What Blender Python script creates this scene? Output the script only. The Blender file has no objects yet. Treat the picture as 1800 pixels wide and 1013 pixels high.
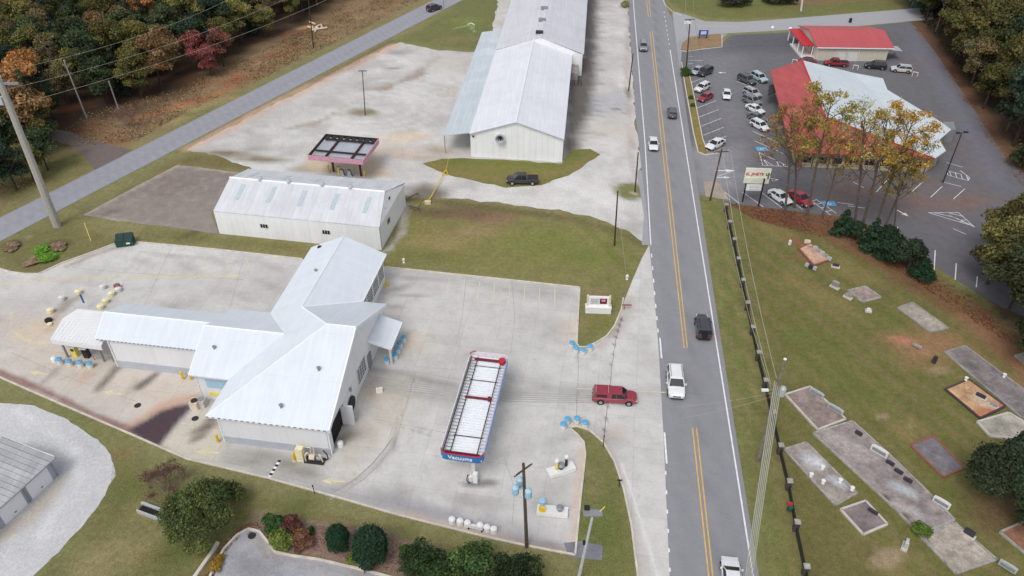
import bpy, math, random
import numpy as np
from mathutils import Vector, Matrix
from mathutils.geometry import delaunay_2d_cdt
R = math.radians
sc = bpy.context.scene
COL = sc.collection

# ------------------------------------------------------------ camera
F_PX = 1360.0; PITCH = R(37.3); CAM_H = 67.0
cam_d = bpy.data.cameras.new('camera'); cam = bpy.data.objects.new('camera', cam_d); COL.objects.link(cam)
cam.location = (0, 0, CAM_H); cam.rotation_euler = (R(90)-PITCH, 0, 0)
cam_d.sensor_width = 36; cam_d.lens = 36*F_PX/1800.0
cam_d.clip_start = 0.5; cam_d.clip_end = 6000
sc.camera = cam
# ------------------------------------------------------------ sky, sun (overcast), exposure
SUN_EL, SUN_AZ = 56, 205
w = bpy.data.worlds.new('World'); sc.world = w; w.use_nodes = True
wn = w.node_tree.nodes; wl_ = w.node_tree.links
for n in list(wn): wn.remove(n)
sky = wn.new('ShaderNodeTexSky'); sky.sky_type = 'NISHITA'; sky.sun_disc = False
sky.sun_elevation = R(SUN_EL); sky.sun_rotation = R(SUN_AZ); sky.air_density = 1.0; sky.dust_density = 3.0; sky.ozone_density = 1.0
hs = wn.new('ShaderNodeHueSaturation'); hs.inputs['Saturation'].default_value = 0.32
bg = wn.new('ShaderNodeBackground'); bg.inputs['Strength'].default_value = 0.15
wo = wn.new('ShaderNodeOutputWorld')
wl_.new(sky.outputs[0], hs.inputs['Color']); wl_.new(hs.outputs[0], bg.inputs[0]); wl_.new(bg.outputs[0], wo.inputs[0])
sl = bpy.data.lights.new('sun', 'SUN'); sl.energy = 0.9; sl.angle = R(22); sl.color = (1, .965, .91)
so = bpy.data.objects.new('sun', sl); COL.objects.link(so)
az = R(SUN_AZ); el = R(SUN_EL)
sd = Vector((math.sin(az)*math.cos(el), math.cos(az)*math.cos(el), math.sin(el)))
so.rotation_euler = sd.to_track_quat('Z', 'Y').to_euler(); so.location = sd*200
sc.view_settings.view_transform = 'Standard'; sc.view_settings.look = 'None'
sc.view_settings.exposure = 0.08; sc.view_settings.gamma = 1.0
sc.render.resolution_x = 1024; sc.render.resolution_y = 576

# ------------------------------------------------------------ helpers
CP, SP = math.cos(PITCH), math.sin(PITCH)
def G(px, py, z=0.0):
    """photo pixel -> world point at height z"""
    x = (px-900)/F_PX; y = -(py-506.5)/F_PX
    d = (x, y*SP+CP, y*CP-SP); t = (z-CAM_H)/d[2]
    return Vector((d[0]*t, d[1]*t, z))
def G2(px, py):
    v = G(px, py); return (v.x, v.y)
class Fr:
    def __init__(s, px, py, au, av=None):
        s.o = G(px, py); av = au+90 if av is None else av
        s.u = Vector((math.cos(R(au)), math.sin(R(au)), 0)); s.v = Vector((math.cos(R(av)), math.sin(R(av)), 0)); s.au = R(au)
    def __call__(s, u, v, z=0): return s.o + s.u*u + s.v*v + Vector((0, 0, z))
    def ax(s): return (s.u, s.v, Vector((0, 0, 1)))
def lin(r, g, b, k=1.0):
    def f(c):
        c /= 255.0
        return c/12.92 if c <= .04045 else ((c+.055)/1.055)**2.4
    return (f(r)*k, f(g)*k, f(b)*k, 1.0)
ID = (Vector((1, 0, 0)), Vector((0, 1, 0)), Vector((0, 0, 1)))
class MB:
    def __init__(s): s.v = []; s.f = []; s.sm = False
    def face(s, pts):
        n = len(s.v); s.v += [Vector(p) for p in pts]; s.f.append(tuple(range(n, n+len(pts)))); return s
    def box(s, c, size, ax=ID):
        """c = centre of the box, size full extents along ax"""
        c = Vector(c); a, b, d = [ax[i]*(size[i]/2) for i in range(3)]; n = len(s.v)
        for k in (-1, 1):
            for j in (-1, 1):
                for i in (-1, 1): s.v.append(c+a*i+b*j+d*k)
        for q in ((0, 2, 3, 1), (4, 5, 7, 6), (0, 1, 5, 4), (2, 6, 7, 3), (0, 4, 6, 2), (1, 3, 7, 5)): s.f.append(tuple(n+i for i in q))
        return s
    def prism(s, pts, z0, z1):
        n = len(s.v); m = len(pts)
        for z in (z0, z1):
            for p in pts: s.v.append(Vector((p[0], p[1], z)))
        s.f.append(tuple(n+m-1-i for i in range(m))); s.f.append(tuple(n+m+i for i in range(m)))
        for i in range(m): j = (i+1) % m; s.f.append((n+i, n+j, n+m+j, n+m+i))
        return s
    def plate(s, pts, t=.15, d=Vector((0, 0, -1))):
        n = len(s.v); m = len(pts)
        for p in pts: s.v.append(Vector(p))
        for p in pts: s.v.append(Vector(p)+d*t)
        s.f.append(tuple(range(n, n+m))); s.f.append(tuple(n+m+m-1-i for i in range(m)))
        for i in range(m): j = (i+1) % m; s.f.append((n+j, n+i, n+m+i, n+m+j))
        return s
    def tube(s, p0, p1, r0, r1=None, n=8, cap=True):
        p0 = Vector(p0); p1 = Vector(p1); r1 = r0 if r1 is None else r1
        d = (p1-p0)
        if d.length < 1e-6: return s
        d.normalize(); a = d.orthogonal().normalized(); b = d.cross(a); k = len(s.v)
        for p, r in ((p0, r0), (p1, r1)):
            for i in range(n):
                t = 2*math.pi*i/n; s.v.append(p+(a*math.cos(t)+b*math.sin(t))*r)
        for i in range(n): j = (i+1) % n; s.f.append((k+i, k+j, k+n+j, k+n+i))
        if cap: s.f.append(tuple(k+n-1-i for i in range(n))); s.f.append(tuple(k+n+i for i in range(n)))
        return s
    def path(s, pts, r, n=6):
        for a, b in zip(pts[:-1], pts[1:]): s.tube(a, b, r, r, n)
        return s
    def lathe(s, c, prof, n=14):
        c = Vector(c); k = len(s.v)
        for r, z in prof:
            for i in range(n):
                t = 2*math.pi*i/n; s.v.append(c+Vector((r*math.cos(t), r*math.sin(t), z)))
        for q in range(len(prof)-1):
            for i in range(n): j = (i+1) % n; s.f.append((k+q*n+i, k+q*n+j, k+(q+1)*n+j, k+(q+1)*n+i))
        s.f.append(tuple(k+n-1-i for i in range(n))); e = k+(len(prof)-1)*n; s.f.append(tuple(e+i for i in range(n)))
        return s
    def loft(s, rings, close=True, caps=True):
        k = len(s.v); m = len(rings[0])
        for r in rings: s.v += [Vector(p) for p in r]
        for q in range(len(rings)-1):
            for i in range(m if close else m-1): j = (i+1) % m; s.f.append((k+q*m+i, k+q*m+j, k+(q+1)*m+j, k+(q+1)*m+i))
        if caps: s.f.append(tuple(k+m-1-i for i in range(m))); e = k+(len(rings)-1)*m; s.f.append(tuple(e+i for i in range(m)))
        return s
    def ridge(s, pts, w_, h, cap=True):
        """box swept along a ground polyline (kerb, stripe)"""
        n = len(pts); L = []
        for i, p in enumerate(pts):
            a = Vector(pts[max(i-1, 0)]).xy; b = Vector(pts[min(i+1, n-1)]).xy
            d = (b-a).normalized(); q = Vector((-d.y, d.x, 0))*(w_/2); p = Vector(p)
            L.append([p-q, p+q, p+q+Vector((0, 0, h)), p-q+Vector((0, 0, h))])
        s.loft(L, caps=cap); return s
    def strip(s, pts, w_):
        n = len(pts); k = len(s.v)
        for i, p in enumerate(pts):
            a = Vector(pts[max(i-1, 0)]).xy; b = Vector(pts[min(i+1, n-1)]).xy
            d = (b-a).normalized(); q = Vector((-d.y, d.x, 0))*(w_/2); p = Vector(p); s.v += [p-q, p+q]
        for i in range(n-1): s.f.append((k+2*i, k+2*i+2, k+2*i+3, k+2*i+1))
        return s
WLOC = {}
def tag(o, label=None, cat=None, group=None, kind=None):
    if label: o['label'] = label
    if cat: o['category'] = cat
    if group: o['group'] = group
    if kind: o['kind'] = kind
    return o
def link(name, me, mat, parent=None, off=None):
    if mat is not None: me.materials.append(mat)
    o = bpy.data.objects.new(name, me); COL.objects.link(o)
    if parent: o.parent = parent; WLOC[o.name] = WLOC[parent.name]
    else: WLOC[o.name] = off if off is not None else Vector((0, 0, 0))
    return o
def ob(name, mb, mat, parent=None, smooth=False, local=False, origin=None):
    """mesh object; coordinates are world coordinates unless local"""
    off = Vector((0, 0, 0))
    if parent is not None and not local: off = WLOC[parent.name]
    if parent is None and origin is not None: off = Vector(origin)
    me = bpy.data.meshes.new(name)
    me.from_pydata([tuple(v-off) for v in mb.v], [], mb.f); me.update()
    if smooth:
        me.polygons.foreach_set('use_smooth', [True]*len(me.polygons))
    o = link(name, me, mat, parent, off)
    if parent is None and origin is not None: o.location = off
    return o
def thing(name, label, cat, loc=(0, 0, 0), rz=0, group=None):
    o = bpy.data.objects.new(name, None); COL.objects.link(o); o.empty_display_size = .3
    o.location = loc; o.rotation_euler = (0, 0, rz); WLOC[o.name] = Vector(loc)
    return tag(o, label, cat, group)
def copy_tree(o, parent=None):
    c = o.copy(); COL.objects.link(c)
    if parent is not None: c.parent = parent
    for ch in o.children: copy_tree(ch, c)
    return c
def place(proto, loc, rz=0, label=None, group=None, scale=None, used=set()):
    """the prototype itself the first time, a copy of it with its parts afterwards"""
    if proto.as_pointer() in used: o = copy_tree(proto)
    else: used.add(proto.as_pointer()); o = proto
    o.location = loc; o.rotation_euler = (0, 0, rz)
    if scale is not None: o.scale = scale if hasattr(scale, '__len__') else (scale,)*3
    if label: o['label'] = label
    if group: o['group'] = group
    return o

# ------------------------------------------------------------ materials
def new_mat(name):
    m = bpy.data.materials.new(name); m.use_nodes = True
    nt = m.node_tree; p = nt.nodes['Principled BSDF']; return m, nt, p
def N(nt, t, **kw):
    n = nt.nodes.new(t)
    for k, v in kw.items(): setattr(n, k, v)
    return n
def noise(nt, vec, scale, detail=4, rough=.6):
    n = N(nt, 'ShaderNodeTexNoise'); n.inputs['Scale'].default_value = scale; n.inputs['Detail'].default_value = detail
    n.inputs['Roughness'].default_value = rough; nt.links.new(vec, n.inputs['Vector']); return n
def ramp(nt, fac, a, b, c0, c1):
    r = N(nt, 'ShaderNodeMapRange'); r.inputs['From Min'].default_value = a; r.inputs['From Max'].default_value = b
    r.inputs['To Min'].default_value = c0; r.inputs['To Max'].default_value = c1; nt.links.new(fac, r.inputs['Value']); return r.outputs[0]
def mul(nt, col, fac):
    m = N(nt, 'ShaderNodeVectorMath', operation='SCALE'); nt.links.new(col, m.inputs[0]); nt.links.new(fac, m.inputs['Scale']); return m.outputs[0]
def mixc(nt, fac, a, b):
    m = N(nt, 'ShaderNodeMix', data_type='RGBA')
    if hasattr(fac, 'links'): nt.links.new(fac, m.inputs[0])
    else: m.inputs[0].default_value = fac
    for k, x in ((6, a), (7, b)):
        if hasattr(x, 'links'): nt.links.new(x, m.inputs[k])
        else: m.inputs[k].default_value = x
    return m.outputs[2]
def plain(name, col, rough=.6, metal=0, var=.12, scale=3.0, spec=.4):
    m, nt, p = new_mat(name); tc = N(nt, 'ShaderNodeTexCoord'); n = noise(nt, tc.outputs['Object'], scale)
    rgb = N(nt, 'ShaderNodeRGB'); rgb.outputs[0].default_value = col
    nt.links.new(mul(nt, rgb.outputs[0], ramp(nt, n.outputs[0], .3, .7, 1-var, 1+var)), p.inputs['Base Color'])
    p.inputs['Roughness'].default_value = rough; p.inputs['Metallic'].default_value = metal; p.inputs['Specular IOR Level'].default_value = spec
    return m
def painted(name, rough=.9, fine=((3.0, .18), (14.0, .16)), bump=.25, joints=None, crack=False, spec=.25):
    """surface whose own colours are stored in the mesh attribute col, broken up by noise"""
    m, nt, p = new_mat(name); a = N(nt, 'ShaderNodeAttribute', attribute_name='col'); geo = N(nt, 'ShaderNodeNewGeometry')
    col = a.outputs['Color']; pos = geo.outputs['Position']; last = None
    for s_, amt in fine:
        n = noise(nt, pos, s_, 5, .65); col = mul(nt, col, ramp(nt, n.outputs[0], .28, .72, 1-amt, 1+amt)); last = n
    if joints:
        ang, sx, sy, k = joints
        mp = N(nt, 'ShaderNodeMapping'); mp.inputs['Rotation'].default_value = (0, 0, R(-ang)); nt.links.new(pos, mp.inputs[0])
        b = N(nt, 'ShaderNodeTexBrick', offset=0.0); b.inputs['Scale'].default_value = 1
        b.inputs['Brick Width'].default_value = sx; b.inputs['Row Height'].default_value = sy; b.inputs['Mortar Size'].default_value = .035
        b.inputs['Color1'].default_value = (1, 1, 1, 1); b.inputs['Color2'].default_value = (.93, .93, .93, 1); b.inputs['Mortar'].default_value = (k, k, k, 1)
        nt.links.new(mp.outputs[0], b.inputs['Vector'])
        mm = N(nt, 'ShaderNodeVectorMath', operation='MULTIPLY'); nt.links.new(col, mm.inputs[0]); nt.links.new(b.outputs[0], mm.inputs[1]); col = mm.outputs[0]
    if joints:
        n9 = noise(nt, pos, .55, 9, .72); col = mul(nt, col, ramp(nt, n9.outputs[0], .5, .72, 1.0, .86)); n8 = noise(nt, pos, 2.2, 8, .7); col = mul(nt, col, ramp(nt, n8.outputs[0], .56, .7, 1.0, .9))
    if crack:
        v = N(nt, 'ShaderNodeTexVoronoi', feature='DISTANCE_TO_EDGE'); v.inputs['Scale'].default_value = .16
        wn_ = noise(nt, pos, .9, 4); mx = N(nt, 'ShaderNodeVectorMath', operation='MULTIPLY_ADD'); mx.inputs[1].default_value = (1.6, 1.6, 0)
        nt.links.new(wn_.outputs['Color'], mx.inputs[0]); nt.links.new(pos, mx.inputs[2]); nt.links.new(mx.outputs[0], v.inputs['Vector'])
        col = mul(nt, col, ramp(nt, v.outputs[0], .0, .012, .72, 1.0))
    nt.links.new(col, p.inputs['Base Color']); p.inputs['Roughness'].default_value = rough; p.inputs['Specular IOR Level'].default_value = spec
    if bump:
        b = N(nt, 'ShaderNodeBump'); b.inputs['Strength'].default_value = bump; b.inputs['Distance'].default_value = .05
        nt.links.new(last.outputs[0], b.inputs['Height']); nt.links.new(b.outputs[0], p.inputs['Normal'])
    return m
def seam(name, col, ang, period=.6, depth=.5, rough=.45, dirt=.10, metal=0.0, dirtcol=None, streak=None):
    """ribbed sheet metal; ribs repeat along direction ang"""
    m, nt, p = new_mat(name); geo = N(nt, 'ShaderNodeNewGeometry'); pos = geo.outputs['Position']
    dt = N(nt, 'ShaderNodeVectorMath', operation='DOT_PRODUCT'); nt.links.new(pos, dt.inputs[0]); dt.inputs[1].default_value = (math.cos(R(ang)), math.sin(R(ang)), 0)
    ml = N(nt, 'ShaderNodeMath', operation='MULTIPLY'); ml.inputs[1].default_value = 1/period; nt.links.new(dt.outputs['Value'], ml.inputs[0])
    fr = N(nt, 'ShaderNodeMath', operation='FRACT'); nt.links.new(ml.outputs[0], fr.inputs[0])
    h = ramp(nt, fr.outputs[0], .80, .88, 0, 1)
    h2 = ramp(nt, fr.outputs[0], .92, 1.0, 1, 0)
    mn = N(nt, 'ShaderNodeMath', operation='MINIMUM'); nt.links.new(h, mn.inputs[0]); nt.links.new(h2, mn.inputs[1])
    fl = N(nt, 'ShaderNodeMath', operation='FLOOR'); nt.links.new(ml.outputs[0], fl.inputs[0])
    wh = N(nt, 'ShaderNodeTexWhiteNoise', noise_dimensions='1D'); nt.links.new(fl.outputs[0], wh.inputs['W'])
    rgb = N(nt, 'ShaderNodeRGB'); rgb.outputs[0].default_value = col
    c = mul(nt, rgb.outputs[0], ramp(nt, wh.outputs['Value'], 0, 1, 1-dirt*.45, 1.0))
    n = noise(nt, pos, .35, 6, .7); c = mul(nt, c, ramp(nt, n.outputs[0], .3, .7, 1-dirt, 1.0))
    mp = N(nt, 'ShaderNodeMapping'); mp.inputs['Rotation'].default_value = (0, 0, R(-ang)); mp.inputs['Scale'].default_value = (2.2, .12, .12); mp.vector_type = 'TEXTURE' if False else 'POINT'
    nt.links.new(pos, mp.inputs[0]); n3 = noise(nt, mp.outputs[0], 1.0, 4, .6); c = mul(nt, c, ramp(nt, n3.outputs[0], .35, .7, 1.0, 1-dirt*.8))
    dp = N(nt, 'ShaderNodeVectorMath', operation='DOT_PRODUCT'); nt.links.new(pos, dp.inputs[0]); dp.inputs[1].default_value = (-math.sin(R(ang)), math.cos(R(ang)), 0)
    m5 = N(nt, 'ShaderNodeMath', operation='MULTIPLY'); m5.inputs[1].default_value = 1/5.3; nt.links.new(dp.outputs['Value'], m5.inputs[0])
    f5 = N(nt, 'ShaderNodeMath', operation='FRACT'); nt.links.new(m5.outputs[0], f5.inputs[0]); c = mul(nt, c, ramp(nt, f5.outputs[0], .0, .018, .93, 1.0))
    c = mul(nt, c, ramp(nt, mn.outputs[0], 0, 1, 1.0, 1-depth*.22))
    if dirtcol:
        n2 = noise(nt, pos, .12, 7, .75); c = mixc(nt, ramp(nt, n2.outputs[0], .5, .72, 0, streak or .5), c, dirtcol)
    nt.links.new(c, p.inputs['Base Color']); p.inputs['Roughness'].default_value = rough; p.inputs['Metallic'].default_value = metal
    b = N(nt, 'ShaderNodeBump'); b.inputs['Strength'].default_value = depth; b.inputs['Distance'].default_value = .05
    nt.links.new(mn.outputs[0], b.inputs['Height']); nt.links.new(b.outputs[0], p.inputs['Normal'])
    return m
def objcol(name, rough, coat=0, metal=0, leaf=False):
    m, nt, p = new_mat(name); oi = N(nt, 'ShaderNodeObjectInfo'); c = oi.outputs['Color']
    if leaf:
        a = N(nt, 'ShaderNodeAttribute', attribute_name='col')
        mm = N(nt, 'ShaderNodeVectorMath', operation='MULTIPLY'); nt.links.new(c, mm.inputs[0]); nt.links.new(a.outputs['Color'], mm.inputs[1]); c = mm.outputs[0]
        nt.links.new(c, p.inputs['Base Color']); p.inputs['Roughness'].default_value = .75; p.inputs['Specular IOR Level'].default_value = .15
        tr = N(nt, 'ShaderNodeBsdfTranslucent'); nt.links.new(c, tr.inputs[0]); mx = N(nt, 'ShaderNodeMixShader'); mx.inputs[0].default_value = .25
        out = nt.nodes['Material Output']; nt.links.new(p.outputs[0], mx.inputs[1]); nt.links.new(tr.outputs[0], mx.inputs[2]); nt.links.new(mx.outputs[0], out.inputs[0])
        return m
    tc = N(nt, 'ShaderNodeTexCoord'); n = noise(nt, tc.outputs['Object'], 1.5)
    nt.links.new(mul(nt, c, ramp(nt, n.outputs[0], .3, .7, .93, 1.05)), p.inputs['Base Color'])
    p.inputs['Roughness'].default_value = rough; p.inputs['Coat Weight'].default_value = coat; p.inputs['Metallic'].default_value = metal
    p.inputs['Coat Roughness'].default_value = .08
    return m
M_LEAF = objcol('foliage', .8, leaf=True)
M_PAINT = objcol('car_paint', .35, coat=.8)
M_BARK = plain('bark', lin(98, 88, 78), .95, var=.35, scale=4)
M_BARKD = plain('dark_bark', lin(66, 57, 50), .95, var=.35, scale=4)
M_WOOD = plain('pole_wood', lin(88, 76, 66), .9, var=.3, scale=2)
M_GLASS = plain('dark_glass', (.018, .022, .027, 1), .08, var=.1, spec=.6)
M_TYRE = plain('tyre_rubber', (.015, .015, .016, 1), .85)
M_RIM = plain('wheel_metal', (.42, .43, .45, 1), .35, metal=.7)
M_DARK = plain('dark_trim', (.02, .02, .022, 1), .6)
M_IRON = plain('dark_iron', (.03, .028, .027, 1), .6, var=.3)
M_HEAD = plain('headlight_lens', (.75, .77, .8, 1), .15)
M_TAIL = plain('taillight_lens', (.33, .015, .012, 1), .25)
M_PLATE = plain('licence_plate_white', (.6, .6, .6, 1), .5)
M_WHITE = plain('white_paint', (.80, .80, .80, 1), .5, var=.05)
M_WHITE2 = plain('weathered_white', lin(214, 214, 212), .7, var=.12)
M_YEL = plain('yellow_paint', lin(225, 190, 40), .55, var=.15)
M_YPOLE = plain('yellow_guard', lin(232, 214, 110), .6)
M_BLUE = plain('blue_lid', lin(96, 170, 212), .45, var=.15)
M_LBLUE = plain('pale_blue_paint', lin(165, 200, 222), .5, var=.1)
M_GREY = plain('grey_metal', lin(150, 152, 156), .5, metal=.3)
M_LGREY = plain('light_grey_metal', lin(190, 194, 200), .45, metal=.2)
M_CONC = plain('cast_concrete', lin(196, 190, 182), .9, var=.14, scale=1.2)
M_CONCD = plain('old_concrete', lin(150, 146, 140), .95, var=.3, scale=.8)
M_STONE = plain('grey_stone', lin(160, 156, 150), .9, var=.3, scale=2)
M_BRICK = plain('red_brick', lin(142, 94, 80), .9, var=.25, scale=5)
M_BEIGE = plain('beige_paint', lin(216, 202, 180), .7, var=.15)
M_RED = plain('red_paint', lin(190, 45, 55), .5)
M_PINK = plain('faded_pink_fascia', lin(204, 152, 168), .6, var=.12)
M_RUST = plain('rusty_maroon_steel', lin(72, 40, 44), .8, var=.3)
M_BLACK = plain('black_void', (.012, .011, .011, 1), .9)
M_CABLE = plain('pale_cable', lin(172, 172, 158), .6)
M_CABLED = plain('dark_cable', (.04, .04, .04, 1), .6)
M_LINEW = plain('road_paint_white', lin(232, 232, 235), .7, var=.15, scale=1.5)
M_LINEY = plain('road_paint_yellow', lin(224, 180, 92), .7, var=.15, scale=1.5)
M_LINEF = plain('faded_yellow_paint', lin(216, 205, 168), .8, var=.1, scale=1.5)
M_KERB = plain('kerb_concrete', lin(206, 198, 186), .9, var=.16, scale=1.0)
M_SIGNBL = plain('sign_blue', lin(40, 80, 150), .5)
M_TAN = plain('tan_siding', lin(186, 170, 140), .8, var=.12)

# ------------------------------------------------------------ numpy noise and surface painting
rng = np.random.default_rng(7)
_T = rng.random((256, 256))
def vnoise(x, y):
    xi = np.floor(x).astype(int); yi = np.floor(y).astype(int); fx = x-xi; fy = y-yi
    fx = fx*fx*(3-2*fx); fy = fy*fy*(3-2*fy)
    a = _T[xi % 256, yi % 256]; b = _T[(xi+1) % 256, yi % 256]; c = _T[xi % 256, (yi+1) % 256]; d = _T[(xi+1) % 256, (yi+1) % 256]
    return (a*(1-fx)+b*fx)*(1-fy)+(c*(1-fx)+d*fx)*fy
def fbm(x, y, s, o=4, seed=0):
    r = 0; am = 1; t = 0
    for k in range(o):
        r = r+am*vnoise(x*s+seed*17.3+k*31.7, y*s+seed*7.9+k*11.1); t += am; am *= .55; s *= 2.05
    return r/t-.5
class Paint:
    def __init__(s, X, Y, base):
        s.X = X; s.Y = Y; s.C = np.tile(np.array(base[:3]), (len(X), 1)).astype(float)
        s.n1 = fbm(X, Y, .25, 5, 1); s.n2 = fbm(X, Y, .08, 4, 2)
    def _mix(s, a, col): a = np.clip(a, 0, 1)[:, None]; s.C = s.C*(1-a)+np.array(col[:3])*a
    def tint(s, amt, scale=.1, seed=3, lo=None):
        n = fbm(s.X, s.Y, scale, 5, seed)
        if lo is None: s.C *= (1+amt*2*n)[:, None]
        else: s._mix(np.clip((n+.02)*3.5*amt, 0, amt), lo)
    def poly(s, pts, col, feather=1.0, warp=1.0, a=1.0, world=False):
        P = np.array([(p if world else G2(*p)) for p in pts]); m = len(P); X, Y = s.X, s.Y
        d = np.full(len(X), 1e9); ins = np.zeros(len(X), bool)
        for i in range(m):
            x0, y0 = P[i]; x1, y1 = P[(i+1) % m]; dx, dy = x1-x0, y1-y0; L = dx*dx+dy*dy+1e-9
            t = np.clip(((X-x0)*dx+(Y-y0)*dy)/L, 0, 1); d = np.minimum(d, np.hypot(X-x0-t*dx, Y-y0-t*dy))
            c = ((y0 > Y) != (y1 > Y)); xx = x0+(Y-y0)*dx/(dy if abs(dy) > 1e-9 else 1e-9); ins ^= (c & (X < xx))
        sd_ = np.where(ins, d, -d)+s.n1*warp*4
        s._mix(a*np.clip(sd_/max(feather, .01)*.5+.5, 0, 1), col)
    def stroke(s, pts, w_, col, a=.5, feather=.5, warp=.3, world=False):
        P = [(p if world else G2(*p)) for p in pts]; X, Y = s.X, s.Y; d = np.full(len(X), 1e9)
        for (x0, y0), (x1, y1) in zip(P[:-1], P[1:]):
            dx, dy = x1-x0, y1-y0; L = dx*dx+dy*dy+1e-9
            t = np.clip(((X-x0)*dx+(Y-y0)*dy)/L, 0, 1); d = np.minimum(d, np.hypot(X-x0-t*dx, Y-y0-t*dy))
        d = d+s.n1*warp*4
        s._mix(a*np.clip((w_/2+feather/2-d)/feather, 0, 1)*(1+s.n1*.8), col)
    def blob(s, px, py, rx, ry, col, a=.5, ang=0, soft=.8, warp=.35):
        x, y = G2(px, py); c, n = math.cos(R(ang)), math.sin(R(ang)); X = s.X-x; Y = s.Y-y
        q = np.hypot((X*c+Y*n)/rx, (-X*n+Y*c)/ry)+s.n1*warp*2
        s._mix(a*np.clip((1-q)/soft, 0, 1), col)
def set_col(me, C):
    at = me.color_attributes.new('col', 'FLOAT_COLOR', 'POINT')
    at.data.foreach_set('color', np.hstack([np.clip(C, 0, 1), np.ones((len(C), 1))]).astype(np.float32).ravel())
def densify(P, step):
    out = []
    for i in range(len(P)):
        a = Vector(P[i]); b = Vector(P[(i+1) % len(P)]); n = max(1, int((b-a).length/step))
        for k in range(n): out.append(tuple(a.lerp(b, k/n)))
    return out
def sheet(name, pts, z, mat, step, base, paint=None, jag=0, kind='structure', world=False, label=None, cat=None, parent=None):
    """horizontal sheet over a polygon (photo pixels -> ground), triangulated finely enough to carry its own colours"""
    P = [(p if world else G2(*p)) for p in pts]; B = densify(P, step)
    if jag:
        A = np.array(B); nx = fbm(A[:, 0], A[:, 1], .5, 4, 5)*jag*2; ny = fbm(A[:, 0], A[:, 1], .5, 4, 9)*jag*2
        B = [(x+a, y+b) for (x, y), a, b in zip(B, nx, ny)]
    A = np.array(B); x0, y0 = A.min(0); x1, y1 = A.max(0)
    gx, gy = np.meshgrid(np.arange(x0+step/2, x1, step), np.arange(y0+step/2, y1, step)); gx = gx.ravel(); gy = gy.ravel()
    ins = np.zeros(len(gx), bool); m = len(A)
    d = np.full(len(gx), 1e9)
    for i in range(m):
        (xa, ya), (xb, yb) = A[i], A[(i+1) % m]; dx, dy = xb-xa, yb-ya
        c = ((ya > gy) != (yb > gy)); xx = xa+(gy-ya)*dx/(dy if abs(dy) > 1e-9 else 1e-9); ins ^= (c & (gx < xx))
        d = np.minimum(d, np.hypot(gx-xa, gy-ya))
    k = ins & (d > step*.45)
    V = [Vector(b) for b in B]+[Vector((a, b)) for a, b in zip(gx[k], gy[k])]
    nb = len(B); r = delaunay_2d_cdt(V, [(i, (i+1) % nb) for i in range(nb)], [], 1, 1e-5)
    vs = np.array([(v.x, v.y) for v in r[0]])
    me = bpy.data.meshes.new(name)
    fs = []
    for f in r[2]:
        a, b, c = [r[0][i] for i in f[:3]]
        fs.append(tuple(f) if (b-a).cross(c-a) > 0 else tuple(reversed(f)))
    me.from_pydata([(x, y, z) for x, y in vs], [], fs)
    pt = Paint(vs[:, 0], vs[:, 1], base)
    if paint: paint(pt)
    set_col(me, pt.C)
    o = link(name, me, mat, parent)
    if kind: o['kind'] = kind
    if label: o['label'] = label
    if cat: o['category'] = cat
    return o
def text_mesh(txt, size, M, mat, parent, name='lettering', extrude=.01, bold=0.0):
    cu = bpy.data.curves.new('t', 'FONT'); cu.body = txt; cu.size = size; cu.extrude = extrude; cu.align_x = 'CENTER'; cu.align_y = 'CENTER'; cu.offset = bold
    t = bpy.data.objects.new('t', cu); COL.objects.link(t); dg = bpy.context.evaluated_depsgraph_get(); dg.update()
    me = bpy.data.meshes.new_from_object(t.evaluated_get(dg)); me.name = name; bpy.data.objects.remove(t); bpy.data.curves.remove(cu)
    me.transform(Matrix.Translation(-WLOC[parent.name]) @ M); return link(name, me, mat, parent)
def basis(o, x, z):
    """matrix with local x, z(normal) in world, at o"""
    x = Vector(x).normalized(); z = Vector(z).normalized(); y = z.cross(x).normalized()
    return Matrix(((x.x, y.x, z.x, o[0]), (x.y, y.y, z.y, o[1]), (x.z, y.z, z.z, o[2]), (0, 0, 0, 1)))
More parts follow.
